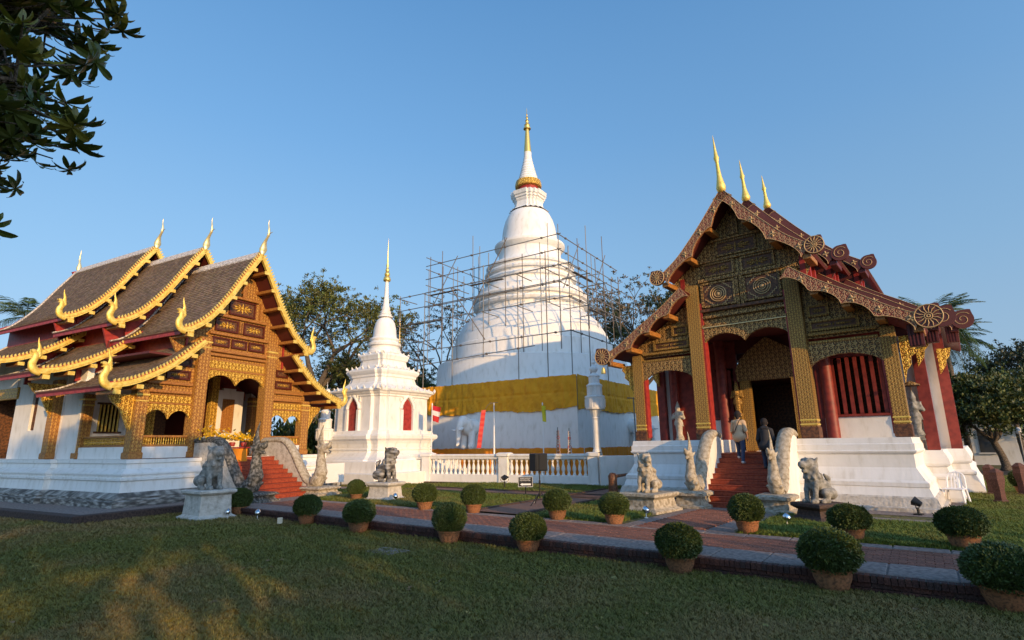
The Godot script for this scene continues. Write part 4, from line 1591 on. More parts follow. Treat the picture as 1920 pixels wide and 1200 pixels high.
	# barred windows
	for win in [[1.85, 3.95, 2.68, 4.62, 9], [-2.15, -1.45, 2.75, 4.55, 3]]:
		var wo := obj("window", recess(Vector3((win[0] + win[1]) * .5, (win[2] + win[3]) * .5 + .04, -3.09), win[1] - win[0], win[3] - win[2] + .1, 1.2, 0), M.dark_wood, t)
		for i in win[4]:
			var bar := MB.new()
			bar.cbox(Vector3(lerpf(win[0], win[1], (i + .5) / win[4]), (win[2] + win[3]) * .5, -2.82), Vector3(.11, win[3] - win[2], .09), .015)
			obj("bar", bar, M.temple_red, wo)
		var sl := MB.new()
		sl.cbox(Vector3((win[0] + win[1]) * .5, win[2] - .03, -2.74), Vector3(win[1] - win[0] + .1, .08, .16), .015)
		obj("sill", sl, M.temple_red, wo)
	for q in [[1.78, -2.6], [-1.78, -2.6], [-3.85, -2.85], [3.75, -2.85]]:
		var pc := MB.new()
		pc.lathe([Vector2(.22, 1.5), Vector2(.2, 1.6), Vector2(.19, 5.7)], 16, Vector3(q[0], 0, q[1]))
		obj("inner_column", pc, M.temple_red, t)
	var portal := MB.new()
	for sd in [-1, 1]:
		portal.cbox(Vector3(-.08 + sd * .9, 2.78, -2.8), Vector3(.34, 2.62, .34), .03)
	obj("portal_pilasters", portal, M.carved_column, t)
	portal = MB.new()
	portal.extrude(v2([[-1.25, 4.08], [1.1, 4.08], [1.15, 4.5], [.95, 4.9], [.6, 5.25], [.2, 5.5], [-.08, 5.68], [-.36, 5.5], [-.75, 5.25], [-1.1, 4.9], [-1.3, 4.5]]), -2.95, -2.72)
	obj("portal_pediment", portal, M.carved_bronze, t)
	# dark room behind the open door
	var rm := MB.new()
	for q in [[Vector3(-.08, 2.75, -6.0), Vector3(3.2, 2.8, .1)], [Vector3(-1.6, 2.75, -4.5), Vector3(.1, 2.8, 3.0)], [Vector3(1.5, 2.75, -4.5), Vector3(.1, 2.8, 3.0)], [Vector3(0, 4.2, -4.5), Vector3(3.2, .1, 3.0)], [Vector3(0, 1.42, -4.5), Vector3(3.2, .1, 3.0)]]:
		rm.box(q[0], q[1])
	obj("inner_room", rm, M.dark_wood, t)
	# stepped body: white walls and red pilasters
	for sd in [-1, 1]:
		for q in [[4.42, -2.98, -6.2, 1.5, 5.3], [4.92, -6.18, -14.0, 1.48, 5.6]]:
			var w := MB.new()
			w.box(Vector3(sd * (q[0] - .4), (q[3] + q[4]) * .5, (q[1] + q[2]) * .5), Vector3(.8, q[4] - q[3], q[1] - q[2]))
			obj("body_wall", w, M.white_plaster, t)
			var p := MB.new()
			p.cbox(Vector3(sd * (q[0] + .0), (q[3] + q[4]) * .5, q[1] + .06), Vector3(.32, q[4] - q[3], .34), .02)
			obj("red_pilaster", p, M.temple_red, t)


# ---------------------------------------------------------------- chedi and its dressings
func great_chedi() -> void:
	var t := thing("chedi", "great white bell-shaped chedi with golden spire and square base", "chedi", ORG_C, -PHI_C)
	var h := 7.15
	var b := MB.new()
	b.stack(Vector3.ZERO, [[0.0, h + .5, h + .5], [.9, h + .5, h + .5], [.95, h + .25, h + .25], [1.15, h + .2, h + .2], [1.2, h + .02, h + .02], [5.45, h, h]])
	obj("square_base", b, M.white_plaster, t)
	var parts := [
		["lower_drum", [[6.9, 5.4], [6.86, 6.6], [6.78, 7.25], [6.7, 7.3], [5.9, 7.34]], 72],
		["second_drum", [[5.88, 7.3], [5.84, 8.5], [5.7, 8.58], [5.62, 8.62]], 72],
		["sloping_drum", [[5.62, 8.6], [5.55, 9.2], [5.0, 10.2], [4.3, 10.85], [4.05, 10.95], [4.0, 11.05]], 72],
		["upper_mouldings", [[4.0, 11.0], [3.95, 11.4], [4.22, 11.45], [4.3, 11.6], [4.22, 11.72], [4.02, 11.76], [4.02, 11.9], [4.25, 11.95], [4.33, 12.15], [4.25, 12.3], [3.95, 12.36], [3.9, 12.75], [3.55, 12.85], [3.3, 13.1], [3.2, 13.4], [3.42, 13.46], [3.48, 13.6], [3.4, 13.72], [3.2, 13.76], [3.2, 13.92], [3.4, 13.98], [3.44, 14.12], [3.36, 14.24], [3.15, 14.28], [3.12, 14.45], [3.3, 14.5], [3.33, 14.65], [3.2, 14.76], [2.95, 14.8], [2.6, 15.0], [2.4, 15.3], [2.34, 15.65], [2.36, 15.95], [2.55, 16.1], [2.68, 16.3], [2.68, 16.46], [2.5, 16.52], [2.25, 16.58]], 72],
		["bell", [[2.22, 16.6], [2.12, 17.0], [2.08, 17.4], [2.0, 17.95], [1.85, 18.5], [1.62, 19.0], [1.45, 19.2], [1.3, 19.28], [1.1, 19.45]], 64],
		["spire_cone", [[.80, 21.95], [.76, 22.1], [.78, 22.16], [.70, 22.3], [.72, 22.36], [.64, 22.52], [.66, 22.58], [.58, 22.75], [.60, 22.81], [.52, 23.0], [.54, 23.06], [.46, 23.25], [.48, 23.31], [.40, 23.52], [.42, 23.58], [.345, 23.8], [.36, 23.86], [.30, 24.15], [.30, 24.5]], 32]]
	for p in parts:
		var mb := MB.new()
		mb.lathe(arrv(p[1]), p[2], Vector3.ZERO, true, .88)
		obj(p[0], mb, M.white_plaster, t)
	# square, recessed throne above the bell
	var th := MB.new()
	var plan := []
	for q in 4:
		for k in [Vector2(1.0, .45), Vector2(.86, .45), Vector2(.86, .68), Vector2(.68, .68), Vector2(.68, .86), Vector2(.45, .86), Vector2(.45, 1.0)]:
			plan.append(k.rotated(q * PI / 2))
	th.plan_stack(plan, [[19.3, 1.45], [19.45, 1.2], [19.6, 1.05], [20.05, .98], [20.2, 1.06], [20.3, 1.06], [20.35, 1.16], [20.5, 1.16], [20.55, 1.25], [20.85, 1.3], [20.9, 1.1], [21.0, .9]])
	obj("throne", th, M.white_plaster, t)
	var nk := MB.new()
	nk.lathe(arrv([[.85, 20.95], [.8, 21.2], [.78, 21.5]]), 32)
	obj("red_neck", nk, M.red_lacquer, t)
	var rg := MB.new()
	rg.lathe(arrv([[.75, 21.38], [1.02, 21.42], [1.05, 21.55], [1.02, 21.75], [.98, 21.92], [.78, 21.96]]), 40)
	obj("golden_ring", rg, M.carved_gold, t)
	var gs := MB.new()
	gs.lathe(arrv([[.30, 24.5], [.26, 25.0], [.2, 25.8], [.14, 26.6]]), 20)
	obj("golden_cone", gs, M.gold, t)
	var um := MB.new()
	um.lathe(arrv([[.12, 26.55], [.30, 26.6], [.30, 26.68], [.2, 26.75], [.2, 26.9], [.24, 26.95], [.14, 27.05], [.12, 27.3], [.16, 27.34], [.08, 27.4], [.07, 27.6], [.11, 27.64], [.05, 27.7], [.04, 27.9], [.07, 27.93], [.025, 27.97], [.02, 28.3], [.0, 28.6]]), 14)
	obj("golden_umbrella", um, M.gold, t)
	# elephants whose front half steps out of the base
	for e in [[Vector3(.14, 0, h), 0.0], [Vector3(h, 0, -.3), PI / 2]]:
		elephant(t, e[0], e[1])
	# ledge at the foot of the elephants
	# wrapped cloths
	cloth_wrap("cloth_wrap", "broad saffron-yellow cloth wrapped round the square base of the great chedi", h + .06, 3.68, 5.5, M.yellow_cloth, true)
	cloth_wrap("orange_cloth", "low orange cloth band draped behind the white balustrade at the chedi's foot", h + .62, .12, 1.62, M.orange_cloth, false)

func cloth_wrap(called: String, label: String, hw: float, y0: float, y1: float, m: Material, seam: bool) -> void:
	var t := thing(called, label, "cloth", ORG_C, -PHI_C)
	var nz := FastNoiseLite.new(); nz.seed = 12; nz.frequency = .55
	for f in 4:
		var mb := MB.new()
		mb.xf = Transform3D(Basis(UPV, f * PI / 2), Vector3.ZERO)
		var nx := 150; var ny := 14
		var P := func(i: int, j: int) -> Vector3:
			var x := lerpf(-hw, hw, float(i) / nx); var v := float(j) / ny
			var y := lerpf(y0, y1, v)
			if j == 0: y += .08 * sin(x * 1.1 + f) + .10 * nz.get_noise_1d(x * 3.0)
			if j == ny: y += .05 * nz.get_noise_1d(x * 4.0 + 50.0)
			var edge := smoothstep(0.0, .5, hw - absf(x))
			var w := (.034 * sin(x * 9.0 + nz.get_noise_2d(x * 2.0, y * 1.5) * 5.0) + .075 * nz.get_noise_2d(x * 4.0 + f * 70.0, y * .7)) * (1.15 - v * .6) * edge
			if seam and j == ny / 2: w -= .035 * edge
			w = maxf(w, -.06)
			return Vector3(x, y, hw + .03 + w)
		for i in nx:
			for j in ny:
				mb.quad(P.call(i, j), P.call(i + 1, j), P.call(i + 1, j + 1), P.call(i, j + 1))
		obj("cloth_face", mb, m, t)

func elephant(root: Node3D, at: Vector3, turn: float) -> void:
	var b := Body.new()
	b.k = .10
	# facing +z, standing on y = 1.72
	var y := 1.72
	b.bone(Vector3(0, y + 1.15, -.4), Vector3(0, y + 1.12, .55), .50, .46)
	b.bone(Vector3(0, y + 1.35, .7), Vector3(0, y + 1.42, 1.0), .34, .33)
	b.bone(Vector3(-.1, y + 1.64, .98), Vector3(.1, y + 1.64, .98), .15, .15)
	for sd in [-1, 1]:
		b.bone(Vector3(sd * .27, y + .8, .5), Vector3(sd * .28, y + .05, .55), .22, .17)
		b.bone(Vector3(sd * .28, y + .05, .55), Vector3(sd * .28, y + .02, .6), .18, .18)
		b.bone(Vector3(sd * .36, y + 1.45, .78), Vector3(sd * .44, y + 1.05, .74), .14, .08)
		b.bone(Vector3(sd * .36, y + 1.3, .72), Vector3(sd * .5, y + 1.28, .66), .12, .07)
	b.chain([Vector3(0, y + 1.3, 1.2), Vector3(0, y + .95, 1.4), Vector3(0, y + .55, 1.42), Vector3(0, y + .2, 1.44), Vector3(0, y + .08, 1.56)], [.21, .15, .115, .09, .06])
	b.bone(Vector3(0, y + 1.05, 1.1), Vector3(0, y + .98, 1.3), .13, .06)
	var mb := MB.new()
	b.build(.055, mb)
	var e := obj("elephant", mb, M.white_plaster, root)
	e.position = at; e.rotation.y = turn
	for sd in [-1, 1]:
		var tk := MB.new()
		tk.loft(curve3([Vector3(sd * .16, y + 1.08, 1.2), Vector3(sd * .24, y + .95, 1.5), Vector3(sd * .27, y + 1.0, 1.75)], 4), curve1([.055, .045, .012], 4), curve1([.055, .045, .012], 4), UPV, 8)
		obj("tusk", tk, M.white_paint, e)

# ---------------------------------------------------------------- scaffolding
func pipe(root: Node3D, called: String, a: Vector3, b: Vector3, r := .03) -> void:
	var mb := MB.new()
	mb.tube(a, b, r, 6)
	var o := obj(called, mb, M.rusty_pipe if rng.randf() < .35 else M.steel_pipe, root)
	if called == "ledger":
		var cp := MB.new()
		var n := int(a.distance_to(b) / 2.3)
		for i in n:
			cp.cbox(a.lerp(b, (i + .5) / n), Vector3(.12, .12, .12), .02)
		if n > 0: stuff(obj("couplers", cp, M.rusty_pipe, o))

func scaffolding() -> void:
	var t := thing("scaffolding", "grey tubular steel scaffolding round the upper tiers of the chedi", "scaffolding", ORG_C, -PHI_C)
	var outer := 6.75; var inner := 5.35
	var y_out := 8.9
	var xs := [-6.75, -4.4, -1.9, .6, 3.2, 5.2, 6.75]
	# two faces towards the court; the right one is only half clad
	for f in 2:
		var rot := Basis(UPV, f * PI / 2)      # f = 0: face towards +z, 1: face towards +x (x runs away from the corner)
		var end := 6.95 if f == 0 else 1.6
		for x in xs:
			if f == 1 and (x < -6.0 or x > 1.5): continue
			var p := rot * Vector3(x, 0, outer)
			pipe(t, "standard", p + UPV * 5.5, p + UPV * (12.3 + rng.randf_range(-.4, 1.0)))
			for yy in [10.0, 12.0]:
				pipe(t, "transom", rot * Vector3(x, yy, inner - .3), rot * Vector3(x, yy, outer + .25))
		var xi := -5.35
		while xi < (5.4 if f == 0 else 3.6):
			var q := rot * Vector3(xi, 0, inner)
			pipe(t, "standard", q + UPV * 7.35, q + UPV * (14.4 + rng.randf_range(-.8, 2.4)), .026)
			xi += 1.34
		for yy in [8.05, 10.05, 11.1, 12.05]:
			pipe(t, "ledger", rot * Vector3(-6.95, yy, outer + .06), rot * Vector3(end, yy, outer + .06))
		for yy in [11.5, 12.6, 13.6, 14.6]:
			pipe(t, "ledger", rot * Vector3(-5.6, yy, inner + .06), rot * Vector3(5.6 if f == 0 else 3.8, yy, inner + .06))
		pipe(t, "brace", rot * Vector3(-1.9, 10.0, inner + .1), rot * Vector3(1.6, 15.2, inner + .1))
		pipe(t, "brace", rot * Vector3(-5.0, 11.2, inner + .1), rot * Vector3(-2.6, 14.8, inner + .1))
		pipe(t, "brace", rot * Vector3(-2.0, 12.0, outer + .1), rot * Vector3(.8, 8.2, outer + .1))
	for f in 2:                                   # the far sides, seen past the chedi
		var rot := Basis(UPV, PI + f * PI / 2)
		for x in [-5.2, -3.9, -2.6, -1.3, 0.0, 1.3, 2.6, 3.9, 5.2]:
			if f == 0 and x < -3.0: continue
			var q := rot * Vector3(x, 0, inner)
			pipe(t, "standard", q + UPV * 8.6, q + UPV * (14.8 + rng.randf_range(-.6, 1.8)), .026)
		for yy in [11.9, 13.1, 14.3, 15.2]:
			pipe(t, "ledger", rot * Vector3(-5.6 if f == 1 else -3.2, yy, inner + .06), rot * Vector3(5.6, yy, inner + .06))
		pipe(t, "brace", rot * Vector3(-2.8, 12.0, inner + .1), rot * Vector3(.4, 15.4, inner + .1))
	for q in [[-3.2, 12.0, 0], [.4, 12.1, 0], [-3.6, 12.05, 1], [-1.5, 10.1, 1], [-4.8, 10.1, 0]]:
		var bd := MB.new()
		bd.xf = Transform3D(Basis(UPV, q[2] * PI / 2), Vector3.ZERO)
		bd.cbox(Vector3(q[0], q[1] + .07, 6.1), Vector3(2.6, .04, .24), .008)
		obj("board", bd, M.bark, t)
	# side bay that stands out past the left edge of the base
	var cx := [-9.6, -7.9]
	for x in cx:
		for z in [6.6, 3.6]:
			pipe(t, "standard", Vector3(x, 0, z), Vector3(x, 9.6 + rng.randf_range(0, .3), z))
	for yy in [6.9, 8.1, 9.5]:
		for z in [6.6, 3.6]:
			pipe(t, "ledger", Vector3(-9.9, yy, z + .06), Vector3(-6.2, yy, z + .06))
		for x in cx:
			pipe(t, "transom", Vector3(x + .06, yy, 3.2), Vector3(x + .06, yy, 7.0))
	pipe(t, "ledger", Vector3(-9.6, 6.9, 6.7), Vector3(4.5, 7.4, 7.0))
	for i in 4:                                   # thinner uprights inside the upper ring
		var a := -.4 + i * 1.15
		pipe(t, "standard", Vector3(cos(a) * 4.6, 11.0, sin(a) * 4.6), Vector3(cos(a) * 4.6, 15.6 + i % 2, sin(a) * 4.6), .026)

# ---------------------------------------------------------------- small stupas
func stupa_mesh(t: Node3D) -> void:
	var wp: Material = M.white_plaster
	var b := MB.new()
	b.stack(Vector3.ZERO, [[0, 2.95, 2.95], [.56, 2.95, 2.95], [.58, 2.93, 2.93]])
	obj("base_step", b, wp, t)
	b = MB.new()
	b.stack(Vector3.ZERO, [[.58, 2.6, 2.6], [1.10, 2.58, 2.58], [1.12, 2.56, 2.56]])
	obj("second_step", b, wp, t)
	var plan := []
	for q in 4:
		for k in [Vector2(1.0, -.66), Vector2(1.0, .66), Vector2(.91, .68), Vector2(.91, .91), Vector2(.68, .91)]:
			plan.append(k.rotated(q * PI / 2))
	b = MB.new()
	b.plan_stack(plan, [[1.12, 2.34], [1.18, 2.32], [1.3, 2.08], [1.5, 1.84], [1.62, 1.8], [1.64, 1.86], [1.72, 1.86], [1.75, 1.8], [1.95, 1.84], [2.1, 1.92], [2.2, 2.04], [2.34, 2.06], [2.42, 2.02], [2.44, 1.9], [2.62, 1.84]])
	obj("moulded_base", b, wp, t)
	b = MB.new()
	b.plan_stack(plan, [[2.6, 1.66], [4.35, 1.64], [4.4, 1.7], [4.48, 1.7], [4.52, 1.76], [4.6, 1.8], [4.66, 1.9], [4.74, 1.92], [4.8, 1.84], [4.9, 1.7]])
	obj("body", b, wp, t)
	# corner pilasters are in the plan; arched niches on every side
	for f in 4:
		var rot := Basis(UPV, f * PI / 2)
		var n := MB.new()
		var z := 1.66
		n.xf = Transform3D(rot, Vector3.ZERO)
		var poly := []
		for i in 13:
			var a := PI * i / 12
			poly.append(Vector2(cos(a) * .30, 3.75 + sin(a) * .42 * (1.0 + .25 * pow(sin(a), 8.0))))
		n.extrude(PackedVector2Array([Vector2(-.30, 2.62)] + [Vector2(.30, 2.62)] + poly.slice(0, 13)), z - .02, z + .012)
		var o := obj("red_niche", n, M.red_lacquer, t)
		var fr := MB.new()
		fr.xf = Transform3D(rot, Vector3.ZERO)
		fr.cbox(Vector3(-.38, 3.15, z + .05), Vector3(.14, 1.12, .12), .02)
		fr.cbox(Vector3(.38, 3.15, z + .05), Vector3(.14, 1.12, .12), .02)
		var pts := []; var rr := []
		for i in 17:
			var a := PI * i / 16
			pts.append(Vector3(cos(a) * .40, 3.74 + sin(a) * .52 * (1.0 + .3 * pow(sin(a), 8.0)), z + .05)); rr.append(.07 + .015 * (i % 2))
		fr.loft(pts, rr, rr, Vector3(0, 0, 1), 8)
		for i in 5:
			var a := PI * (.2 + .15 * i)
			var c := Vector3(cos(a) * .5, 3.76 + sin(a) * .62, z + .03)
			fr.loft([c, c + Vector3(cos(a) * .06, .14, 0), c + Vector3(cos(a) * .05, .24, 0)], [.05, .045, .008], [.05, .04, .008], Vector3(0, 0, 1), 6)
		obj("niche_frame", fr, wp, o)
		# antefix leaves along the cornice
		var lf := MB.new()
		lf.xf = Transform3D(rot, Vector3.ZERO)
		for e in [[1.92, 4.78, 9, .16], [1.32, 5.98, 7, .13], [.92, 6.85, 5, .1]]:
			for i in e[2]:
				var x: float = lerpf(-e[0] * .93, e[0] * .93, float(i) / (e[2] - 1))
				var dz: float = -.0 if absf(x) < e[0] * .6 else e[0] * (.07 + .13 * (absf(x) / e[0] - .6))
				var p := Vector3(x, e[1] - .05, e[0] - .05 - dz)
				lf.loft([p, p + Vector3(0, e[3] * .6, .03), p + Vector3(0, e[3] * 1.3, .05)], [.09, .08, .012], [.04, .035, .01], Vector3(0, 0, 1), 6)
		obj("antefixes", lf, wp, t)
	b = MB.new()
	b.plan_stack(plan, [[4.88, 1.62], [5.05, 1.36], [5.2, 1.22], [5.45, 1.16], [5.5, 1.22], [5.6, 1.22], [5.7, 1.3], [5.8, 1.34], [5.9, 1.32], [5.95, 1.2], [6.05, 1.05]])
	obj("upper_tier", b, wp, t)
	b = MB.new()
	b.plan_stack(plan, [[6.04, 1.0], [6.2, .86], [6.45, .82], [6.5, .88], [6.6, .9], [6.72, .94], [6.8, .92], [6.85, .82], [6.95, .72]])
	obj("top_tier", b, wp, t)
	b = MB.new()
	b.lathe(arrv([[.8, 6.9], [.82, 7.05], [.78, 7.12], [.72, 7.15], [.70, 7.3], [.8, 7.36], [.8, 7.48], [.7, 7.54], [.66, 7.62], [.72, 7.7], [.7, 7.78], [.58, 7.84], [.56, 8.1], [.53, 8.4], [.47, 8.7], [.38, 8.9], [.3, 8.98]]), 28)
	obj("bell", b, wp, t)
	b = MB.new()
	b.lathe(arrv([[.26, 8.95], [.25, 9.02], [.36, 9.06], [.36, 9.12], [.27, 9.18], [.31, 9.24], [.24, 9.3], [.26, 9.38], [.2, 9.5], [.21, 9.58], [.16, 9.75], [.14, 10.0], [.15, 10.08], [.115, 10.2], [.10, 10.7], [.075, 11.25]]), 20)
	obj("spire", b, wp, t)
	b = MB.new()
	b.lathe(arrv([[.06, 11.2], [.17, 11.25], [.19, 11.34], [.15, 11.5], [.1, 11.56], [.14, 11.64], [.11, 11.76], [.07, 11.82], [.1, 11.9], [.06, 12.05], [.04, 12.1], [.075, 12.18], [.03, 12.4], [.045, 12.46], [.02, 12.7], [.03, 12.75], [.014, 13.2], [.02, 13.24], [.0, 14.0]]), 12)
	obj("golden_umbrella", b, M.gold, t)

func small_stupa() -> void:
	var t := thing("stupa", "small white stupa with red arched niches and thin gilded spire", "stupa", ORG_S, -.6, "white stupas")
	stupa_mesh(t)
	t.scale = Vector3(1.17, 1.0, 1.17)
	var o := copy(t, Vector3(-9.9, 0, -47.0), -.6, "white stupa of which only the gilded spire tip shows behind the nearer stupa", "stupa")
	o.scale = Vector3(.92, .92, .92)

# ---------------------------------------------------------------- balustrade, lamp pillars
func balustrade_and_lamps() -> void:
	var A := Vector3(-9.0, 0, -31.15); var B := Vector3(3.55, 0, -24.85)
	var d := (B - A).normalized()
	var turn := atan2(-d.z, d.x)
	var t := thing("balustrade", "white plaster balustrade with turned balusters in front of the chedi", "balustrade", B, turn)
	var ln := A.distance_to(B)
	var base := MB.new()
	base.cbox(Vector3(-ln * .5, .22, 0), Vector3(ln, .44, .34), .02)
	obj("base_wall", base, M.white_plaster, t)
	var foot := MB.new()
	foot.cbox(Vector3(-ln * .5, .03, .12), Vector3(ln + .3, .08, .5), .02)
	obj("brick_footing", foot, M.edging, t)
	var rail := MB.new()
	rail.stack(Vector3(-ln * .5, 0, 0), [[1.14, ln * .5, .1], [1.17, ln * .5, .15], [1.26, ln * .5, .17], [1.3, ln * .5 + .02, .2], [1.36, ln * .5 + .02, .2], [1.39, ln * .5, .17]])
	obj("rail", rail, M.white_plaster, t)
	var bal := MB.new()
	bal.lathe(arrv([[.08, .44], [.08, .5], [.05, .54], [.055, .6], [.085, .68], [.09, .74], [.07, .84], [.04, .94], [.035, 1.0], [.06, 1.03], [.04, 1.06], [.075, 1.1], [.075, 1.15]]), 10)
	var bm := bal.commit()
	var posts := [0.0, -4.45, -8.9, -12.9]
	for x in posts:
		var p := MB.new()
		p.stack(Vector3(x, 0, 0), [[0, .27, .27], [.1, .27, .27], [.12, .23, .23], [1.26, .23, .23], [1.3, .3, .3], [1.42, .3, .3], [1.46, .22, .22]])
		obj("post", p, M.white_plaster, t)
	var x := -.42
	while x > -ln + .3:
		var near := false
		for q in posts: if absf(q - x) < .33: near = true
		if not near:
			var o := obj("baluster", bm, M.white_plaster, t)
			o.position.x = x
		x -= .262
	# return run towards the right hall
	var r := MB.new()
	r.xf = Transform3D(Basis(UPV, .42), Vector3(1.5, 0, 0))
	r.cbox(Vector3(0, .66, 0), Vector3(2.4, 1.3, .28), .02)
	obj("return_wall", r, M.white_plaster, t)
	var lamp := thing("lantern_pillar", "white tiered lantern on a fluted pillar at the corner of the balustrade", "lantern", B + UPV * 1.46 + Vector3(.15, 0, .05), turn, "lantern pillars")
	lantern(lamp)
	copy(lamp, Lw(6.5, 0.3, -1.5), 0, "white tiered lantern pillar beside the porch of the left hall", "lantern_pillar")

func lantern(t: Node3D) -> void:
	var p := MB.new()
	var prof := []
	p.lathe(arrv([[.2, 0], [.2, .08], [.165, .12], [.16, 1.42], [.19, 1.46], [.17, 1.52], [.25, 1.76], [.27, 1.84]]), 14, Vector3.ZERO, false)
	obj("pillar", p, M.white_plaster, t)
	p = MB.new()
	p.lathe(arrv([[.26, 1.82], [.42, 1.86], [.44, 1.92], [.44, 2.34], [.46, 2.38], [.46, 2.44], [.38, 2.48]]), 12, Vector3.ZERO, false)
	obj("lantern_box", p, M.white_plaster, t)
	for i in 12:
		var q := MB.new()
		var a := TAU * (i + .5) / 12
		q.loft([Vector3(cos(a) * .45, 1.96, sin(a) * .45), Vector3(cos(a) * .45, 2.32, sin(a) * .45)], [.016, .016], [.016, .016], Vector3(1, 0, 0), 5)
		obj("rib", q, M.white_plaster, t)
	p = MB.new()
	p.lathe(arrv([[.34, 2.46], [.35, 2.5], [.35, 2.86], [.37, 2.9], [.37, 2.95], [.28, 3.0], [.25, 3.04], [.25, 3.3], [.27, 3.34], [.27, 3.38], [.18, 3.44], [.1, 3.5], [.1, 3.54], [.17, 3.6], [.2, 3.68], [.18, 3.76], [.1, 3.84], [.06, 3.92], [.1, 3.98], [.05, 4.06]]), 12, Vector3.ZERO, false)
	obj("tiered_roof", p, M.white_plaster, t)
	p = MB.new()
	p.lathe(arrv([[.045, 4.04], [.07, 4.12], [.02, 4.22], [.04, 4.32], [.012, 4.4], [.025, 4.5], [.008, 4.58], [.015, 4.7], [.0, 5.0]]), 8)
	obj("finial", p, M.white_paint, t)


# ---------------------------------------------------------------- stone guardians
func naga_wall(label: String, at: Vector3, turn: float, prof: Array, z0: float, yped: float, s: float, wall: Material, stone: Material) -> void:
	var t := thing("naga_balustrade", label, "naga", at, turn, "naga walls beside the stairs")
	var c := curve2(arrv(prof), 6)
	var w := MB.new()
	w.xf = Transform3D(Basis(Vector3(0, 0, 1), UPV, Vector3(-1, 0, 0)), Vector3.ZERO)
	var bot := []
	for p in c: bot.append(Vector2(p.x, 0.0))
	w.strip(c, bot, -.15, .15)
	obj("wall", w, wall, t)
	var pts := []; var rx := []; var ry := []
	for i in c.size():
		pts.append(Vector3(0, c[i].y, c[i].x))
		rx.append(.2 + .012 * (i % 2)); ry.append(.125 + .015 * (i % 2))
	var cp := MB.new()
	cp.loft(pts, rx, ry, UPV, 10)
	obj("scaled_body", cp, stone, t)
	var b := Body.new()
	b.k = .06 * s
	var o := Vector3(0, yped, z0)
	var P := func(y: float, z: float) -> Vector3: return o + Vector3(0, y, z) * s
	b.chain([P.call(.05, -.42), P.call(.22, -.12), P.call(.55, .06), P.call(.95, .02), P.call(1.3, .0), P.call(1.5, .08)], [.2 * s, .27 * s, .235 * s, .18 * s, .14 * s, .16 * s])
	b.bone(P.call(1.52, .12), P.call(1.58, .38), .155 * s, .10 * s)
	b.bone(P.call(1.60, .4), P.call(1.72, .5), .075 * s, .045 * s)
	b.bone(P.call(1.42, .14), P.call(1.34, .4), .10 * s, .055 * s)
	for sd in [-1, 1]:
		b.bone(o + Vector3(sd * .1, 1.63, .14) * s, o + Vector3(sd * .11, 1.66, .2) * s, .05 * s, .045 * s)
		b.bone(o + Vector3(sd * .14, 1.48, .0) * s, o + Vector3(sd * .2, 1.6, -.16) * s, .06 * s, .02 * s)
		b.bone(o + Vector3(sd * .16, .25, -.05) * s, o + Vector3(sd * .26, .3, .1) * s, .11 * s, .05 * s)
	var nk := MB.new()
	b.build(.034 * maxf(s, .75), nk)
	obj("neck_and_head", nk, stone, t)
	var cr := MB.new()
	cr.loft(curve3([P.call(1.6, .05), P.call(1.85, -.06), P.call(2.15, -.04), P.call(2.45, .06)], 4), curve1([.05 * s, .06 * s, .035 * s, .006], 4), curve1([.14 * s, .12 * s, .06 * s, .006], 4), Vector3(0, 0, 1), 8)
	for k in 3:
		cr.loft(curve3([P.call(1.55 - .14 * k, -.08), P.call(1.72 - .14 * k, -.2), P.call(1.92 - .18 * k, -.22)], 3), curve1([.045 * s, .04 * s, .005], 3), curve1([.07 * s, .05 * s, .005], 3), Vector3(0, 0, 1), 6)
	obj("crest", cr, stone, t)
	var pd := MB.new()
	var hz := .42 * s + .12
	pd.stack(Vector3(0, 0, z0 + .02), [[0, hz + .08, hz + .08], [.07, hz + .08, hz + .08], [.1, hz - .02, hz - .02], [yped * .55, hz - .06, hz - .06], [yped * .7, hz - .02, hz - .02], [yped * .75, hz + .05, hz + .05], [yped - .04, hz + .05, hz + .05], [yped, hz - .02, hz - .02]])
	obj("pedestal", pd, stone, t)

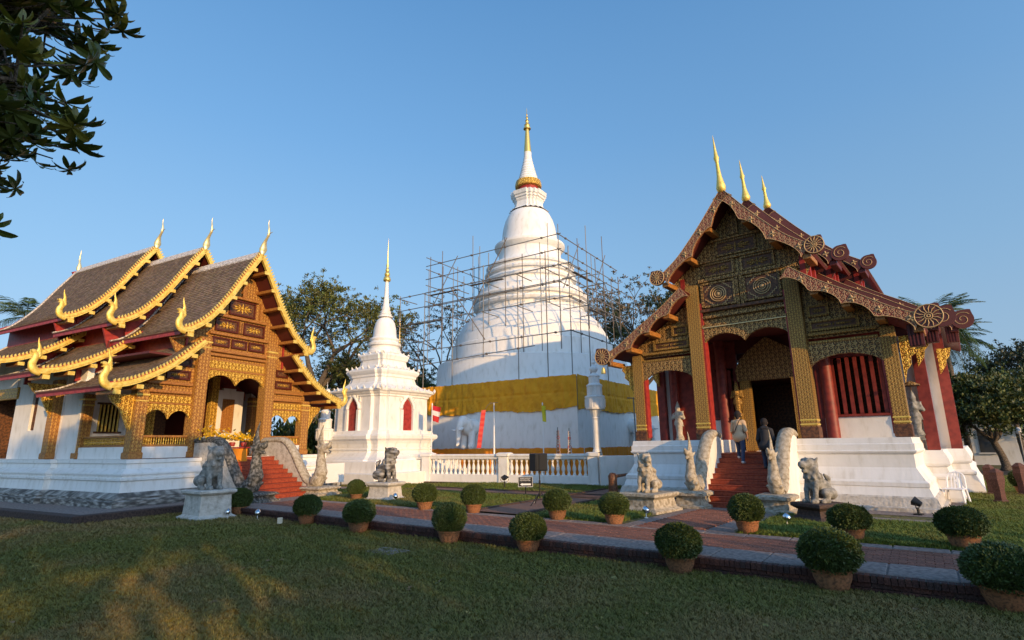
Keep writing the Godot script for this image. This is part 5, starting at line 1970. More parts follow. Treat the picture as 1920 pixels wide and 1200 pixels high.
func lion_mesh(yaw: float) -> ArrayMesh:
	var b := Body.new()
	b.k = .032
	b.bone(Vector3(0, .52, .10), Vector3(0, .32, -.14), .155, .18)
	b.bone(Vector3(0, .40, .06), Vector3(0, .58, .14), .15, .15)
	for sd in [-1, 1]:
		b.chain([Vector3(sd * .13, .2, -.22), Vector3(sd * .18, .22, -.02), Vector3(sd * .17, .05, -.06), Vector3(sd * .17, .04, .08)], [.135, .085, .06, .05])
		b.chain([Vector3(sd * .11, .46, .14), Vector3(sd * .12, .28, .2), Vector3(sd * .115, .05, .22)], [.078, .056, .052])
		b.bone(Vector3(sd * .115, .045, .22), Vector3(sd * .115, .04, .31), .06, .05)
	b.bone(Vector3(0, .14, -.34), Vector3(0, .52, -.33), .05, .05)
	b.bone(Vector3(0, .52, -.33), Vector3(0, .6, -.24), .06, .03)
	b.bone(Vector3(0, .58, .10), Vector3(0, .76, .14), .155, .145)
	var q := Transform3D(Basis(UPV, yaw), Vector3(0, 0, .12))
	var H := func(x: float, y: float, z: float) -> Vector3: return q * Vector3(x, y, z)
	b.bone(H.call(0, .83, .0), H.call(0, .85, .10), .155, .135)
	b.bone(H.call(0, .83, .14), H.call(0, .835, .27), .095, .075)
	b.bone(H.call(0, .725, .1), H.call(0, .70, .22), .07, .05)
	for sd in [-1, 1]:
		b.bone(H.call(sd * .07, .93, .12), H.call(sd * .075, .93, .15), .045, .04)
		b.bone(H.call(sd * .13, .92, -.02), H.call(sd * .16, .98, -.04), .04, .02)
		b.bone(H.call(sd * .12, .76, .02), H.call(sd * .14, .66, .04), .07, .05)
		b.bone(H.call(sd * .05, .77, .25), H.call(sd * .06, .82, .25), .025, .025)
	b.bone(H.call(0, .87, .26), H.call(0, .88, .30), .035, .03)
	for i in 9:      # rough mane
		var a := TAU * i / 9
		b.bone(Vector3(cos(a) * .15, .60, .10 + sin(a) * .15), Vector3(cos(a) * .19, .54, .10 + sin(a) * .19), .05, .025)
	var mb := MB.new()
	b.build(.016, mb)
	return mb.commit()

func pedestal(hx: float, hz: float, h: float) -> MB:
	var pd := MB.new()
	pd.stack(Vector3.ZERO, [[0, hx + .12, hz + .12], [.06, hx + .12, hz + .12], [.11, hx + .03, hz + .03], [.14, hx, hz], [h - .16, hx - .03, hz - .03], [h - .12, hx + .03, hz + .03], [h - .08, hx + .08, hz + .08], [h - .02, hx + .08, hz + .08], [h, hx + .05, hz + .05]])
	return pd

func lion(label: String, at: Vector3, turn: float, mesh: Mesh, sc: float, ph: float, hw: float, m: Material, pm: Material) -> void:
	var t := thing("stone_lion", label, "statue", at, turn, "stone guardian lions")
	obj("pedestal", pedestal(hw, hw * 1.15, ph), pm, t)
	var l := obj("lion", mesh, m, t)
	l.position = Vector3(0, ph - .01, 0); l.scale = Vector3.ONE * sc

func devata(label: String, at: Vector3, turn: float, h: float, m: Material) -> void:
	var t := thing("deity_statue", label, "statue", at, turn, "deity figures on the right hall")
	var b := Body.new()
	b.k = .04
	b.chain([Vector3(0, .02, 0), Vector3(0, .12, 0), Vector3(0, .5, 0), Vector3(0, .62, 0)], [.11, .085, .12, .10])
	b.chain([Vector3(0, .6, 0), Vector3(0, .72, 0), Vector3(0, .82, 0)], [.09, .105, .10])
	b.bone(Vector3(0, .84, 0), Vector3(0, .9, 0), .045, .045)
	b.bone(Vector3(0, .94, .01), Vector3(0, .98, .01), .07, .07)
	b.chain([Vector3(0, 1.0, 0), Vector3(0, 1.08, 0), Vector3(0, 1.22, 0)], [.065, .045, .008])
	for sd in [-1, 1]:
		b.chain([Vector3(sd * .13, .82, 0), Vector3(sd * .19, .66, .03), Vector3(sd * .02, .74, .12), Vector3(0, .84, .14)], [.045, .038, .03, .02])
		b.bone(Vector3(sd * .12, .84, 0), Vector3(sd * .17, .88, -.01), .035, .015)
		b.bone(Vector3(sd * .07, .1, .0), Vector3(sd * .14, .02, .01), .045, .02)
		b.bone(Vector3(sd * .09, .55, .02), Vector3(sd * .16, .4, .02), .035, .012)
	var mb := MB.new()
	b.build(.022, mb)
	var o := obj("figure", mb, m, t)
	o.scale = Vector3.ONE * (h / 1.22)
	var pd := MB.new()
	pd.stack(Vector3(0, -.14, 0), [[0, .16, .14], [.04, .16, .14], [.06, .13, .11], [.12, .13, .11], [.14, .15, .13], [.16, .14, .12]])
	obj("bracket", pd, m, t)

func statues() -> void:
	var tl := PI / 2 - PHI_L
	var lp := [[.3, 2.12], [1.2, 2.14], [1.7, 2.05], [2.2, 1.6], [2.65, 1.0], [3.05, .55], [3.4, .42]]
	naga_wall("grey stone naga with mossy body on the near side of the left stairs", Lw(-1.48, 0, 0), tl, lp, 3.72, .32, 1.0, M.stained_plaster, M.mossy_stone)
	naga_wall("lichen-spotted stone naga on the far side of the left stairs", Lw(1.48, 0, 0), tl, lp, 3.72, .32, .98, M.stained_plaster, M.ochre_stone)
	var rp := [[.45, 2.02], [.8, 2.1], [1.2, 1.98], [1.6, 1.62], [1.95, 1.1], [2.25, .62], [2.5, .5]]
	naga_wall("stone naga at the right hall's stairs on the sandy lion's side", Rw(-1.14, 0, 0), -PHI_R, rp, 2.78, .46, .69, M.white_plaster, M.ochre_stone)
	naga_wall("stone naga at the right hall's stairs on the grey-green lion's side", Rw(1.14, 0, 0), -PHI_R, rp, 2.78, .46, .69, M.white_plaster, M.ochre_stone)
	var straight := lion_mesh(0.0)
	var turned := lion_mesh(1.0)
	lion("grey crouching stone lion on a square block in the front lawn", Vector3(-9.32, LOW, -17.35), tl - .15, straight, 1.32, .84, .47, M.weathered_stone, M.stained_plaster)
	lion("eroded stone lion on a crumbling plinth between the naga and the stupa", Vector3(-4.5, 0, -19.85), tl, straight, 1.2, .62, .38, M.grimy_plaster, M.stained_plaster)
	lion("sandy stone lion with its head turned, on a stepped plinth left of the red stairs", Vector3(3.75, 0, -15.9), -PHI_R - .1, turned, 1.08, .5, .5, M.ochre_stone, M.ochre_stone)
	lion("grey-green stone lion with open mouth before the right hall's white plinth", Vector3(7.2, 0, -13.5), -PHI_R - .55, straight, 1.05, .42, .34, M.weathered_stone, M.edging)
	devata("pale praying figure on the red wall behind the arch nearest the chedi", Rw(-3.72, 1.95, -2.72), -PHI_R, 1.55, M.stained_plaster)
	devata("green-grey praying figure under a parasol beside the red pilasters", Rw(4.1, 1.95, -2.66), -PHI_R, 1.45, M.weathered_stone)
	var ps := thing("parasol", "small bronze parasol over the green-grey praying figure", "parasol", Rw(4.1, 3.45, -2.66), -PHI_R)
	var pm := MB.new()
	pm.lathe(arrv([[.0, .22], [.06, .2], [.24, .1], [.27, .06], [.25, .05], [.0, .16]]), 14)
	obj("canopy", pm, M.carved_bronze, ps)
	pm = MB.new()
	pm.tube(Vector3(0, -.3, -.2), Vector3(0, .2, 0), .012)
	obj("stem", pm, M.carved_bronze, ps)
	devata("gilded guardian figure on the door frame of the right hall", Rw(-1.25, 2.75, -2.5), -PHI_R, 1.35, M.carved_column)

# ---------------------------------------------------------------- people
func people() -> void:
	# local +z is the way they face (into the hall)
	person("person in a loose beige shirt and jeans climbing the red stairs", Rw(-.26, 0, .9), -PHI_R + PI, 1.16, 1.305, Color(.52, .36, .22), Color(.035, .05, .10), true)
	person("person in a dark hooded jacket climbing the red stairs", Rw(.62, 0, 1.28), -PHI_R + PI + .12, .883, 1.03, Color(.022, .021, .024), Color(.03, .04, .075), false)

func person(label: String, at: Vector3, turn: float, y_back: float, y_front: float, shirt: Color, jeans: Color, bag: bool) -> void:
	var t := thing("person", label, "person", at, turn, "visitors on the stairs")
	var skin := Color(.32, .17, .10); var hair := Color(.012, .010, .009); var shoe := Color(.5, .5, .52) if bag else Color(.04, .04, .045)
	var b := Body.new()
	b.k = .03
	var hipy := y_back + .84
	var sd_front := 1     # the forward foot is on the person's left (+x)
	for sd in [-1, 1]:
		var fy := y_front if sd == sd_front else y_back
		var fz := .17 if sd == sd_front else -.11
		var hip := Vector3(sd * .085, hipy, 0)
		var ankle := Vector3(sd * .095, fy + .08, fz - .04)
		var knee := (hip + ankle) * .5 + Vector3(sd * .01, .02, .10 if sd == sd_front else .03)
		b.chain([hip, knee, ankle], [.092, .066, .05], jeans)
		b.bone(ankle + Vector3(0, -.025, -.01), ankle + Vector3(0, -.042, .15), .046, .036, shoe)
	b.bone(Vector3(-.06, hipy + .02, 0), Vector3(.06, hipy + .02, 0), .115, .115, jeans)
	var lean := Vector3(0, 0, .06)
	b.chain([Vector3(0, hipy - .02, -.01), Vector3(0, hipy + .2, .0) + lean * .5, Vector3(0, hipy + .40, .0) + lean], [.15, .135, .125] if bag else [.145, .135, .135], shirt)
	b.bone(Vector3(-.11, hipy + .43, 0) + lean, Vector3(.11, hipy + .43, 0) + lean, .085, .085, shirt)
	b.bone(Vector3(-.05, hipy - .02, -.01), Vector3(.05, hipy - .02, -.01), .15, .15, shirt)
	b.bone(Vector3(0, hipy + .48, .0) + lean, Vector3(0, hipy + .56, .01) + lean, .05, .048, skin)
	var hd := Vector3(0, hipy + .66, .025) + lean
	b.bone(hd + Vector3(0, -.035, .02), hd + Vector3(0, .035, .0), .076, .09, skin)
	b.bone(hd + Vector3(0, -.02, .10), hd + Vector3(0, -.035, .105), .016, .014, skin)
	for sd in [-1, 1]:
		b.bone(hd + Vector3(sd * .085, -.02, .0), hd + Vector3(sd * .09, .01, -.005), .018, .018, skin)
		var sh := Vector3(sd * .165, hipy + .43, 0) + lean
		var el := sh + Vector3(sd * .06, -.26, -.03 + .05 * sd)
		var wr := el + Vector3(sd * .0, -.17, .14 if sd == 1 and bag else .07)
		b.chain([sh, el], [.066, .055], shirt)
		b.chain([el, wr], [.05 if bag else .052, .033], skin if bag else shirt)
		var palm := wr + (wr - el).normalized() * .06
		b.bone(wr, palm, .03, .034, skin)
		var fwd := (wr - el).normalized()
		for f in 4:
			var base := palm + Vector3(0, .01 - .012 * f, 0) + Vector3(0, 0, .012 * (1.5 - f))
			b.chain([base, base + fwd * .045 + Vector3(-sd * .006, 0, 0), base + fwd * .075 + Vector3(-sd * .02, -.005, 0)], [.0105, .0095, .008], skin)
		b.bone(palm - fwd * .03 + Vector3(0, .01, .025), palm + fwd * .02 + Vector3(-sd * .012, .012, .04), .011, .009, skin)
	var mb := MB.new()
	b.build(.0145, mb)
	obj("body", mb, M.cloth, t)
	var hb := Body.new()
	hb.k = .03
	hb.bone(hd + Vector3(0, .035, -.015), hd + Vector3(0, .05, -.01), .098, .094, hair)
	hb.bone(hd + Vector3(0, .0, -.045), hd + Vector3(0, -.09, -.055), .075, .05, hair)
	for sd in [-1, 1]:
		hb.bone(hd + Vector3(sd * .06, .03, -.01), hd + Vector3(sd * .075, -.05, -.02), .04, .025, hair)
	if not bag:
		hb.bone(Vector3(-.06, hipy + .5, -.07) + lean, Vector3(.06, hipy + .5, -.07) + lean, .06, .06, shirt)
	var hm := MB.new()
	hb.build(.016, hm)
	obj("hair", hm, M.cloth, t)
	if bag:
		var st := MB.new()
		st.col = Color(.02, .02, .02)
		st.loft(curve3([Vector3(-.12, hipy + .50, .05), Vector3(-.10, hipy + .50, -.09), Vector3(.0, hipy + .3, -.125), Vector3(.12, hipy + .06, -.12), Vector3(.17, hipy + .0, -.02)], 5), curve1([.012, .012, .012, .012, .012], 5), curve1([.008, .008, .008, .008, .008], 5), Vector3(0, 0, 1), 6)
		obj("bag_strap", st, M.cloth, t)


# ---------------------------------------------------------------- potted shrubs
func leaf_blade(l: float, w: float) -> ArrayMesh:
	var mb := MB.new()
	var a := Vector3.ZERO; var b := Vector3(-w, l * .45, .012 * l / .05); var d := Vector3(w, l * .45, .012 * l / .05); var e := Vector3(0, l, -.02 * l / .05)
	mb.tri(a, d, b); mb.tri(b, d, e)
	return mb.commit()

func sprig(n: int, l: float, w: float, sd: int) -> ArrayMesh:
	var mb := MB.new()
	var r := RandomNumberGenerator.new(); r.seed = sd
	for i in n:
		var q := Basis(UPV, r.randf() * TAU) * Basis(Vector3(1, 0, 0), r.randf_range(.2, 1.35))
		mb.xf = Transform3D(q, Vector3(r.randf_range(-1, 1), r.randf_range(-.6, 1), r.randf_range(-1, 1)) * l * .55)
		var tone := r.randf_range(.7, 1.25)
		mb.col = Color(tone, tone, tone * .9)
		var ll := l * r.randf_range(.7, 1.15)
		mb.tri(Vector3.ZERO, Vector3(w, ll * .5, .1 * ll), Vector3(-w, ll * .5, .1 * ll)); mb.tri(Vector3(-w, ll * .5, .1 * ll), Vector3(w, ll * .5, .1 * ll), Vector3(0, ll, -.05 * ll))
	return mb.commit()

func cloud_of(mesh: Mesh, xs: Array, cs: Array, m: Material, called: String, parent: Node) -> void:
	var mm := MultiMesh.new()
	mm.transform_format = MultiMesh.TRANSFORM_3D
	mm.use_colors = true
	mm.mesh = mesh
	mm.instance_count = xs.size()
	for i in xs.size():
		mm.set_instance_transform(i, xs[i]); mm.set_instance_color(i, cs[i])
	var g := MultiMeshInstance3D.new()
	g.multimesh = mm; g.material_override = m; g.name = called
	parent.add_child(g, true)
	stuff(g)

func ball_foliage(t: Node3D, R: float, cy: float, sq: float, sd: int) -> void:
	var r := RandomNumberGenerator.new(); r.seed = sd
	var nz := FastNoiseLite.new(); nz.seed = sd; nz.frequency = 2.2
	var xs := []; var cs := []
	for i in 3000:
		var d := Vector3(r.randfn(), r.randfn(), r.randfn()).normalized()
		if d.y < -.86: continue
		var rad := R * (1.0 + .10 * nz.get_noise_3dv(d)) * (1.0 - .12 * pow(r.randf(), 2.0))
		if r.randf() < .03: rad *= 1.0 + .14 * r.randf()
		var p := Vector3(d.x * rad, d.y * rad * sq + cy, d.z * rad)
		var q := Basis(Quaternion(UPV, (d + Vector3(r.randfn(), r.randfn(), r.randfn()) * .35).normalized()))
		xs.append(Transform3D(q.scaled(Vector3.ONE * r.randf_range(.8, 1.25)), p))
		var k := r.randf_range(.65, 1.3)
		cs.append(Color(.062 * k, .092 * k, .018 * k))
	cloud_of(sprig(7, .036, .0085, 3), xs, cs, M.leaf, "foliage", t)
	var core := MB.new()
	core.col = Color(.052, .085, .016)
	var pr := []
	for i in 9:
		var a := -PI / 2 + PI * i / 8.0
		pr.append(Vector2(cos(a) * R * .84, cy + sin(a) * R * .84 * sq))
	core.lathe(pr, 18)
	obj("inner_twigs", core, M.leaf, t)  # solid leaf-green core, added so nothing shows through the foliage
	for i in 6:
		var a := TAU * i / 6
		var st := MB.new()
		st.tube(Vector3(cos(a) * .03, cy - R - .12, sin(a) * .03), Vector3(cos(a) * .12, cy - R * .6, sin(a) * .12), .012, 5)
		obj("stem", st, M.bark, t)

func pot_shape(t: Node3D, hgt: float, rt: float) -> void:
	var p := MB.new()
	p.lathe(arrv([[0, .0], [rt * .66, 0], [rt * .70, .02], [rt * .92, hgt * .55], [rt * .95, hgt * .8], [rt, hgt * .84], [rt * 1.05, hgt * .9], [rt * 1.05, hgt * .98], [rt * .98, hgt], [rt * .9, hgt * .97], [rt * .86, hgt * .86], [0, hgt * .84]]), 24)
	obj("pot", p, M.terracotta, t)

func pots() -> void:
	var protos := []
	var clays := [M.terracotta]
	for q in [[.78, .8, .8], [1.0, .9, .82]]:
		var cm: StandardMaterial3D = M.terracotta.duplicate()
		cm.albedo_color = lin(q[0], q[1], q[2])
		cm.uv1_scale = M.terracotta.uv1_scale * (.5 + q[0])
		clays.append(cm)
	for k in 3:
		var t := thing("potted_shrub", "", "potted plant", Vector3.ZERO, 0.0, "clipped shrubs in clay pots along the path")
		pot_shape(t, .27, .24)
		ball_foliage(t, .335, [.50, .44, .47][k], [.86, .70, .78][k], 11 + k)
		protos.append(t)
	# [x, y, z, scale, label]
	var list := [
		[Vector3(-8.66, LOW, -18.0), 1, "round clipped shrub in a pot between the grey lion's block and the naga"],
		[Vector3(-5.66, LOW, -15.66), 1.05, "round clipped shrub in an orange pot at the foot of the left stairs"],
		[Vector3(-3.83, LOW, -14.14), 1.05, "round clipped shrub by the kerb whose pot shows a pale vertical patch"],
		[Vector3(-1.42, LOW, -12.5), 1, "round clipped shrub by the kerb across the path from the garden walk"],
		[Vector3(.26, LOW, -11.38), 1.02, "round clipped shrub by the kerb before the loudspeaker stand"],
		[Vector3(2.68, LOW, -9.52), 1, "round clipped shrub by the kerb opposite the branch path"],
		[Vector3(4.5, LOW, -8.36), 1.1, "large round shrub by the kerb opposite the stone lion of the right hall"],
		[Vector3(6.05, LOW, -7.3), 1.15, "largest round shrub at the lit end of the brick kerb"],
		[Vector3(-5.5, 0, -19.8), 0.85, "small round shrub beside the eroded lion"],
		[Vector3(-2.63, 0, -16.75), 0.98, "round clipped shrub on the grass past the eroded lion"],
		[Vector3(-1.13, 0, -15.8), 0.95, "round clipped shrub in an orange pot at the corner of the garden walk"],
		[Vector3(1.06, 0, -14.2), 0.92, "round clipped shrub standing behind the path next to the loudspeaker tripod"],
		[Vector3(2.32, 0, -13.35), 0.97, "round clipped shrub before the sandy lion's plinth"],
		[Vector3(4.78, 0, -11.85), 1, "round clipped shrub at the corner of the branch path below the red stairs"],
		[Vector3(6.3, 0, -10.85), 1, "wide round shrub in front of the grey-green lion"],
		[Vector3(7.66, 0, -9.9), 1, "wide loose shrub in a brown pot on the sunlit grass by the plastic chair"],
		[Vector3(16.9, 0, -18.9), 0.95, "round shrub half out of view beyond the carved posts"]]
	for i in list.size():
		var src: Node3D = protos[[0, 1, 2, 0, 2, 2, 1, 1, 0, 0, 0, 2, 2, 2, 1, 1, 0][i]]
		var o: Node3D = src
		if i < 3:
			o.position = list[i][0]; o.set_meta("label", list[i][2])
		else:
			o = copy(src, list[i][0], 0, list[i][2], "potted_shrub")
		o.rotation.y = i * 1.3
		for ch in o.get_children():
			if ch.name.begins_with("pot"): ch.material_override = clays[(i * 2) % 3]
		var wd: float = list[i][1]
		o.scale = Vector3(wd, wd * [1.0, 1.06, .97, 1.03, .94][i % 5], wd * [1.02, .96, 1.04][i % 3])

# ---------------------------------------------------------------- trees
func limb(mb: MB, a: Vector3, d: Vector3, ln: float, r: float, depth: int, tips: Array, rg: RandomNumberGenerator, spread: float) -> void:
	var pts := [a]; var rr := [r]
	var p := a; var dir := d
	for i in 3:
		dir = (dir + Vector3(rg.randfn(), rg.randfn() * .6, rg.randfn()) * .14).normalized()
		p += dir * ln / 3.0
		pts.append(p); rr.append(r * (1.0 - .15 * (i + 1)))
	mb.loft(pts, rr, rr, Vector3(.3, .2, 1), 6 if depth > 1 else 5, false)
	if depth <= 0:
		tips.append(p); tips.append(pts[2])
		return
	var n := 3 if depth > 1 else rg.randi_range(2, 3)
	for i in n:
		var a2 := TAU * (i + rg.randf() * .6) / n
		var side := dir.cross(UPV if absf(dir.y) < .9 else Vector3(1, 0, 0)).normalized()
		var up2 := side.cross(dir)
		var nd := (dir + (side * cos(a2) + up2 * sin(a2)) * spread * rg.randf_range(.7, 1.2)).normalized()
		limb(mb, p, nd, ln * rg.randf_range(.62, .85), r * .52, depth - 1, tips, rg, spread)

func tree(called: String, label: String, at: Vector3, trunk_h: float, ln: float, r: float, depth: int, leaf: Mesh, per_tip: int, blob: float, col: Color, sd: int, group := "", spread := .75, flat_y := .6) -> void:
	var t := thing(called, label, "tree", at, 0.0, group)
	var rg := RandomNumberGenerator.new(); rg.seed = sd
	var mb := MB.new()
	var tips := []
	var top := Vector3(rg.randf_range(-.3, .3), trunk_h, rg.randf_range(-.3, .3))
	mb.loft([Vector3.ZERO, Vector3(.03, .3, 0), top * .5 + Vector3(rg.randf_range(-.15, .15), 0, 0), top], [r * 1.5, r * 1.1, r * .95, r * .85], [r * 1.5, r * 1.1, r * .95, r * .85], Vector3(0, 0, 1), 9, false)
	var n := 4
	for i in n:
		var a := TAU * (i + rg.randf() * .5) / n
		limb(mb, top, Vector3(cos(a) * spread, 1.0, sin(a) * spread).normalized(), ln, r * .6, depth, tips, rg, spread)
	obj("trunk", mb, M.bark, t)
	var xs := []; var cs := []
	for p in tips:
		for k in per_tip:
			var d := Vector3(rg.randfn(), rg.randfn() * flat_y, rg.randfn()) * blob * .55
			var q := Basis(UPV, rg.randf() * TAU) * Basis(Vector3(1, 0, 0), rg.randf_range(-.9, .9))
			xs.append(Transform3D(q.scaled(Vector3.ONE * rg.randf_range(.7, 1.3)), p + d))
			var tone := rg.randf_range(.6, 1.35)
			cs.append(Color(col.r * tone * rg.randf_range(.85, 1.25), col.g * tone, col.b * tone))
	cloud_of(leaf, xs, cs, M.leaf, "crown", t)

func frond_mesh(ln: float, droop: float, fan: bool) -> ArrayMesh:
	var mb := MB.new()
	var pts := []
	for i in 9:
		var f := i / 8.0
		pts.append(Vector3(0, ln * (.55 * f - droop * f * f), ln * f * .92))
	mb.col = Color(.10, .10, .03)
	mb.loft(pts, [.03, .028, .025, .022, .019, .015, .012, .008, .004], [.02, .02, .018, .016, .014, .011, .008, .006, .003], UPV, 5, false)
	var r := RandomNumberGenerator.new(); r.seed = 9
	for i in 34:
		var f := .12 + .88 * i / 34.0
		var k := f * 8.0
		var p: Vector3 = pts[int(k)].lerp(pts[mini(int(k) + 1, 8)], k - int(k))
		for sd in [-1, 1]:
			var l := ln * .26 * sin(PI * clampf(f * .85 + .12, 0, 1)) * r.randf_range(.85, 1.1)
			var d := Vector3(sd * .8, -.15 - .5 * r.randf(), .55).normalized()
			var w := Vector3(0, .02, .022) * ln * .5
			var tone := r.randf_range(.7, 1.3)
			mb.col = Color(.05 * tone, .085 * tone, .018 * tone)
			var mid := p + d * l * .5 + UPV * l * .04
			var tip := p + d * l - UPV * l * .22
			mb.quad(p, p + w * .4, mid + w * .5, mid - w * .3)
			mb.tri(mid - w * .3, mid + w * .5, tip)
	return mb.commit()

func palm(label: String, at: Vector3, h: float, ln: float, n: int, sd: int) -> void:
	var t := thing("palm_tree", label, "palm", at, 0.0, "palms behind the temple")
	var rg := RandomNumberGenerator.new(); rg.seed = sd
	var mb := MB.new()
	var pts := []; var rr := []
	for i in 10:
		var f := i / 9.0
		pts.append(Vector3(.3 * sin(f * 2.0 + sd), h * f, .2 * sin(f * 1.5))); rr.append(.2 - .07 * f + .012 * (i % 2))
	mb.loft(pts, rr, rr, Vector3(0, 0, 1), 9, false)
	obj("trunk", mb, M.bark, t)
	var top: Vector3 = pts[-1]
	for i in n:
		var o := MeshInstance3D.new()
		o.name = "frond"
		o.mesh = get_frond(ln, i % 3)
		o.material_override = M.leaf
		t.add_child(o, true)
		o.position = top
		o.rotation = Vector3(rg.randf_range(-.8, 1.0 if sd >= 6 and sd < 9 else .5), TAU * i * .382 + rg.randf() * .4, 0)

var fronds := {}
func get_frond(ln: float, k: int) -> ArrayMesh:
	var key := "%.2f %d" % [ln, k]
	if not fronds.has(key): fronds[key] = frond_mesh(ln, [.55, .75, .95][k], false)
	return fronds[key]

func whorl_mesh() -> ArrayMesh:
	# long oblong leaves radiating from a shoot tip
	var mb := MB.new()
	var r := RandomNumberGenerator.new(); r.seed = 77
	for i in 9:
		var q := Basis(UPV, TAU * i / 9 + r.randf() * .3) * Basis(Vector3(1, 0, 0), r.randf_range(.7, 1.5))
		mb.xf = Transform3D(q, Vector3.ZERO)
		var l := r.randf_range(.14, .22); var w := l * .155
		var tone := r.randf_range(.65, 1.25)
		mb.col = Color(tone, tone, tone)
		var rows := [[0.0, .15, 0.0], [.25, .75, .012], [.55, 1.0, .02], [.82, .8, .01], [.95, .35, -.005], [1.0, .02, -.015]]
		for k in rows.size() - 1:
			var a: Array = rows[k]; var b: Array = rows[k + 1]
			for sd in [-1, 1]:
				var m0 := Vector3(0, a[0] * l, a[2]); var m1 := Vector3(0, b[0] * l, b[2])
				var e0 := Vector3(sd * a[1] * w, a[0] * l, a[2] + .006); var e1 := Vector3(sd * b[1] * w, b[0] * l, b[2] + .006)
				if sd > 0: mb.quad(m0, e0, e1, m1)
				else: mb.quad(e0, m0, m1, e1)
	return mb.commit()

func trees() -> void:
	var small := sprig(10, .26, .055, 5)
	var med := sprig(12, .36, .075, 6)
	var bk := "trees behind the temple"
	var dg := Color(.040, .062, .014)
	# big spreading tree between the left hall and the stupa
	tree("broadleaf_tree", "tall spreading tree between the left hall and the small stupa", Vector3(-17.6, 0, -48.5), 6.6, 3.7, .5, 3, small, 17, 1.5, Color(.11, .125, .028), 41, bk, .75)
	tree("broadleaf_tree", "lower dark tree to the side of the spreading tree behind the stupa", Vector3(-14.0, 0, -52.5), 4.2, 2.6, .4, 3, small, 16, 1.4, Color(.08, .10, .022), 42, bk, .8)
	tree("broadleaf_tree", "dark tree filling the gap under the scaffolding's side bay", Vector3(-8.8, 0, -51.5), 2.0, 1.9, .3, 3, small, 22, 1.4, Color(.03, .045, .012), 43, bk, .8)
	tree("sparse_tree", "thinly leaved tree behind the scaffolding left of the chedi", Vector3(-5.6, 0, -56.0), 5.0, 4.0, .35, 3, small, 3, 1.6, Color(.10, .075, .03), 44, bk, .7)
	tree("sparse_tree", "half-bare brown tree showing between the chedi and the right hall", Vector3(11.5, 0, -52.0), 5.5, 4.4, .4, 3, small, 5, 1.5, Color(.11, .085, .035), 45, bk, .7)
	tree("broadleaf_tree", "dark round treetop just above the right hall's eaves", Vector3(15.4, 0, -50.0), 8.0, 3.0, .4, 3, small, 12, 1.1, dg, 46, bk, .5)
	palm("palm with arched fronds rising behind the left hall's rear roof", Vector3(-38.1, 0, -42.0), 12.0, 3.4, 18, 3)
	palm("second palm close by, almost hidden by the left hall's roof", Vector3(-36.9, 0, -44.0), 12.4, 3.2, 14, 4)
	palm("palm by the foot of the scaffolding", Vector3(-8.2, 0, -47.0), 6.2, 3.2, 16, 5)
	palm("tall palm behind the eaves of the right hall", Vector3(26.4, 0, -34.0), 8.9, 2.9, 40, 6)
	palm("tall palm leaning out past the right hall's last eave", Vector3(28.9, 0, -36.0), 8.0, 2.9, 44, 8)
	# right edge: a dark grove in front of a house
	tree("broadleaf_tree", "flat-topped dark tree above the house at the edge of the court", Vector3(44.5, 0, -46.0), 3.4, 2.5, .4, 3, small, 14, 1.6, Color(.035, .045, .014), 51, bk, .85, .35)
	tree("broadleaf_tree", "dense green tree between the house and the bushy tree", Vector3(34.0, 0, -40.5), 1.9, 1.6, .25, 3, small, 16, 1.4, Color(.055, .075, .012), 52, bk, .8)
	tree("broadleaf_tree", "dense low tree over the dark house", Vector3(39.5, 0, -42.5), 2.2, 1.8, .28, 3, small, 15, 1.5, Color(.045, .065, .012), 53, bk, .8)
	tree("broadleaf_tree", "bushy green tree close behind the last red pilaster", Vector3(28.3, 0, -32.5), 1.6, 1.35, .2, 3, small, 18, 1.2, Color(.06, .08, .014), 54, bk, .8)
	palm("short palm in front of the dark house", Vector3(33.6, 0, -37.0), 2.9, 2.0, 14, 9)
	# garden seen through the porch of the left hall
	for i in 3:
		tree("garden_shrub", "leafy garden shrub seen through the left hall's porch", Vector3(-11.8 + i * 1.6, 0, -33.0 - i * 1.2), .5, 1.1, .08, 2, med, 16, .9, Color(.05, .08, .015), 61 + i, "shrubs behind the left hall", .9)
	# tree overhead beside the camera: whorls of long leaves
	var t := thing("overhanging_tree", "tree with long glossy leaves hanging into the sky above the left hall", "tree", Vector3(-7.6, LOW, -2.6))
	var rg := RandomNumberGenerator.new(); rg.seed = 5
	var mb := MB.new()
	var tips := []
	var top := Vector3(.1, 3.9, -.1)
	mb.loft([Vector3.ZERO, Vector3(.05, 2.0, 0), top], [.28, .2, .17], [.28, .2, .17], Vector3(0, 0, 1), 9, false)
	for i in 6:
		var a := TAU * i / 6 + .2
		limb(mb, top, Vector3(cos(a) * .7 - .25, .8, sin(a) * .7 + .1).normalized(), 1.25, .1, 2, tips, rg, .7)
	# boughs reaching over the lawn, each ending in many shoots
	for q in [Vector3(3.25, 5.25, -1.6), Vector3(3.0, 6.0, -1.5), Vector3(3.3, 6.7, -1.7), Vector3(2.9, 4.95, -1.9), Vector3(2.6, 5.6, -1.4), Vector3(2.7, 6.7, -1.9), Vector3(2.95, 6.3, -2.1), Vector3(2.7, 5.2, -2.1)]:
		mb.loft(curve3([top, top.lerp(q, .5) + Vector3(0, .45, 0), q], 4), curve1([.08, .05, .022], 4), curve1([.08, .05, .022], 4), Vector3(0, 0, 1), 6, false)
		for k in 34:
			var e: Vector3 = q + Vector3(rg.randf_range(-1.1, .36), rg.randf_range(-.5, .55), rg.randf_range(-.45, .45))
			var root2: Vector3 = q.lerp(top, rg.randf_range(0.0, .25))
			mb.loft([root2, root2.lerp(e, .5) + Vector3(0, .08, 0), e], [.014, .011, .007], [.014, .011, .007], Vector3(0, 0, 1), 5, false)
			tips.append(e)
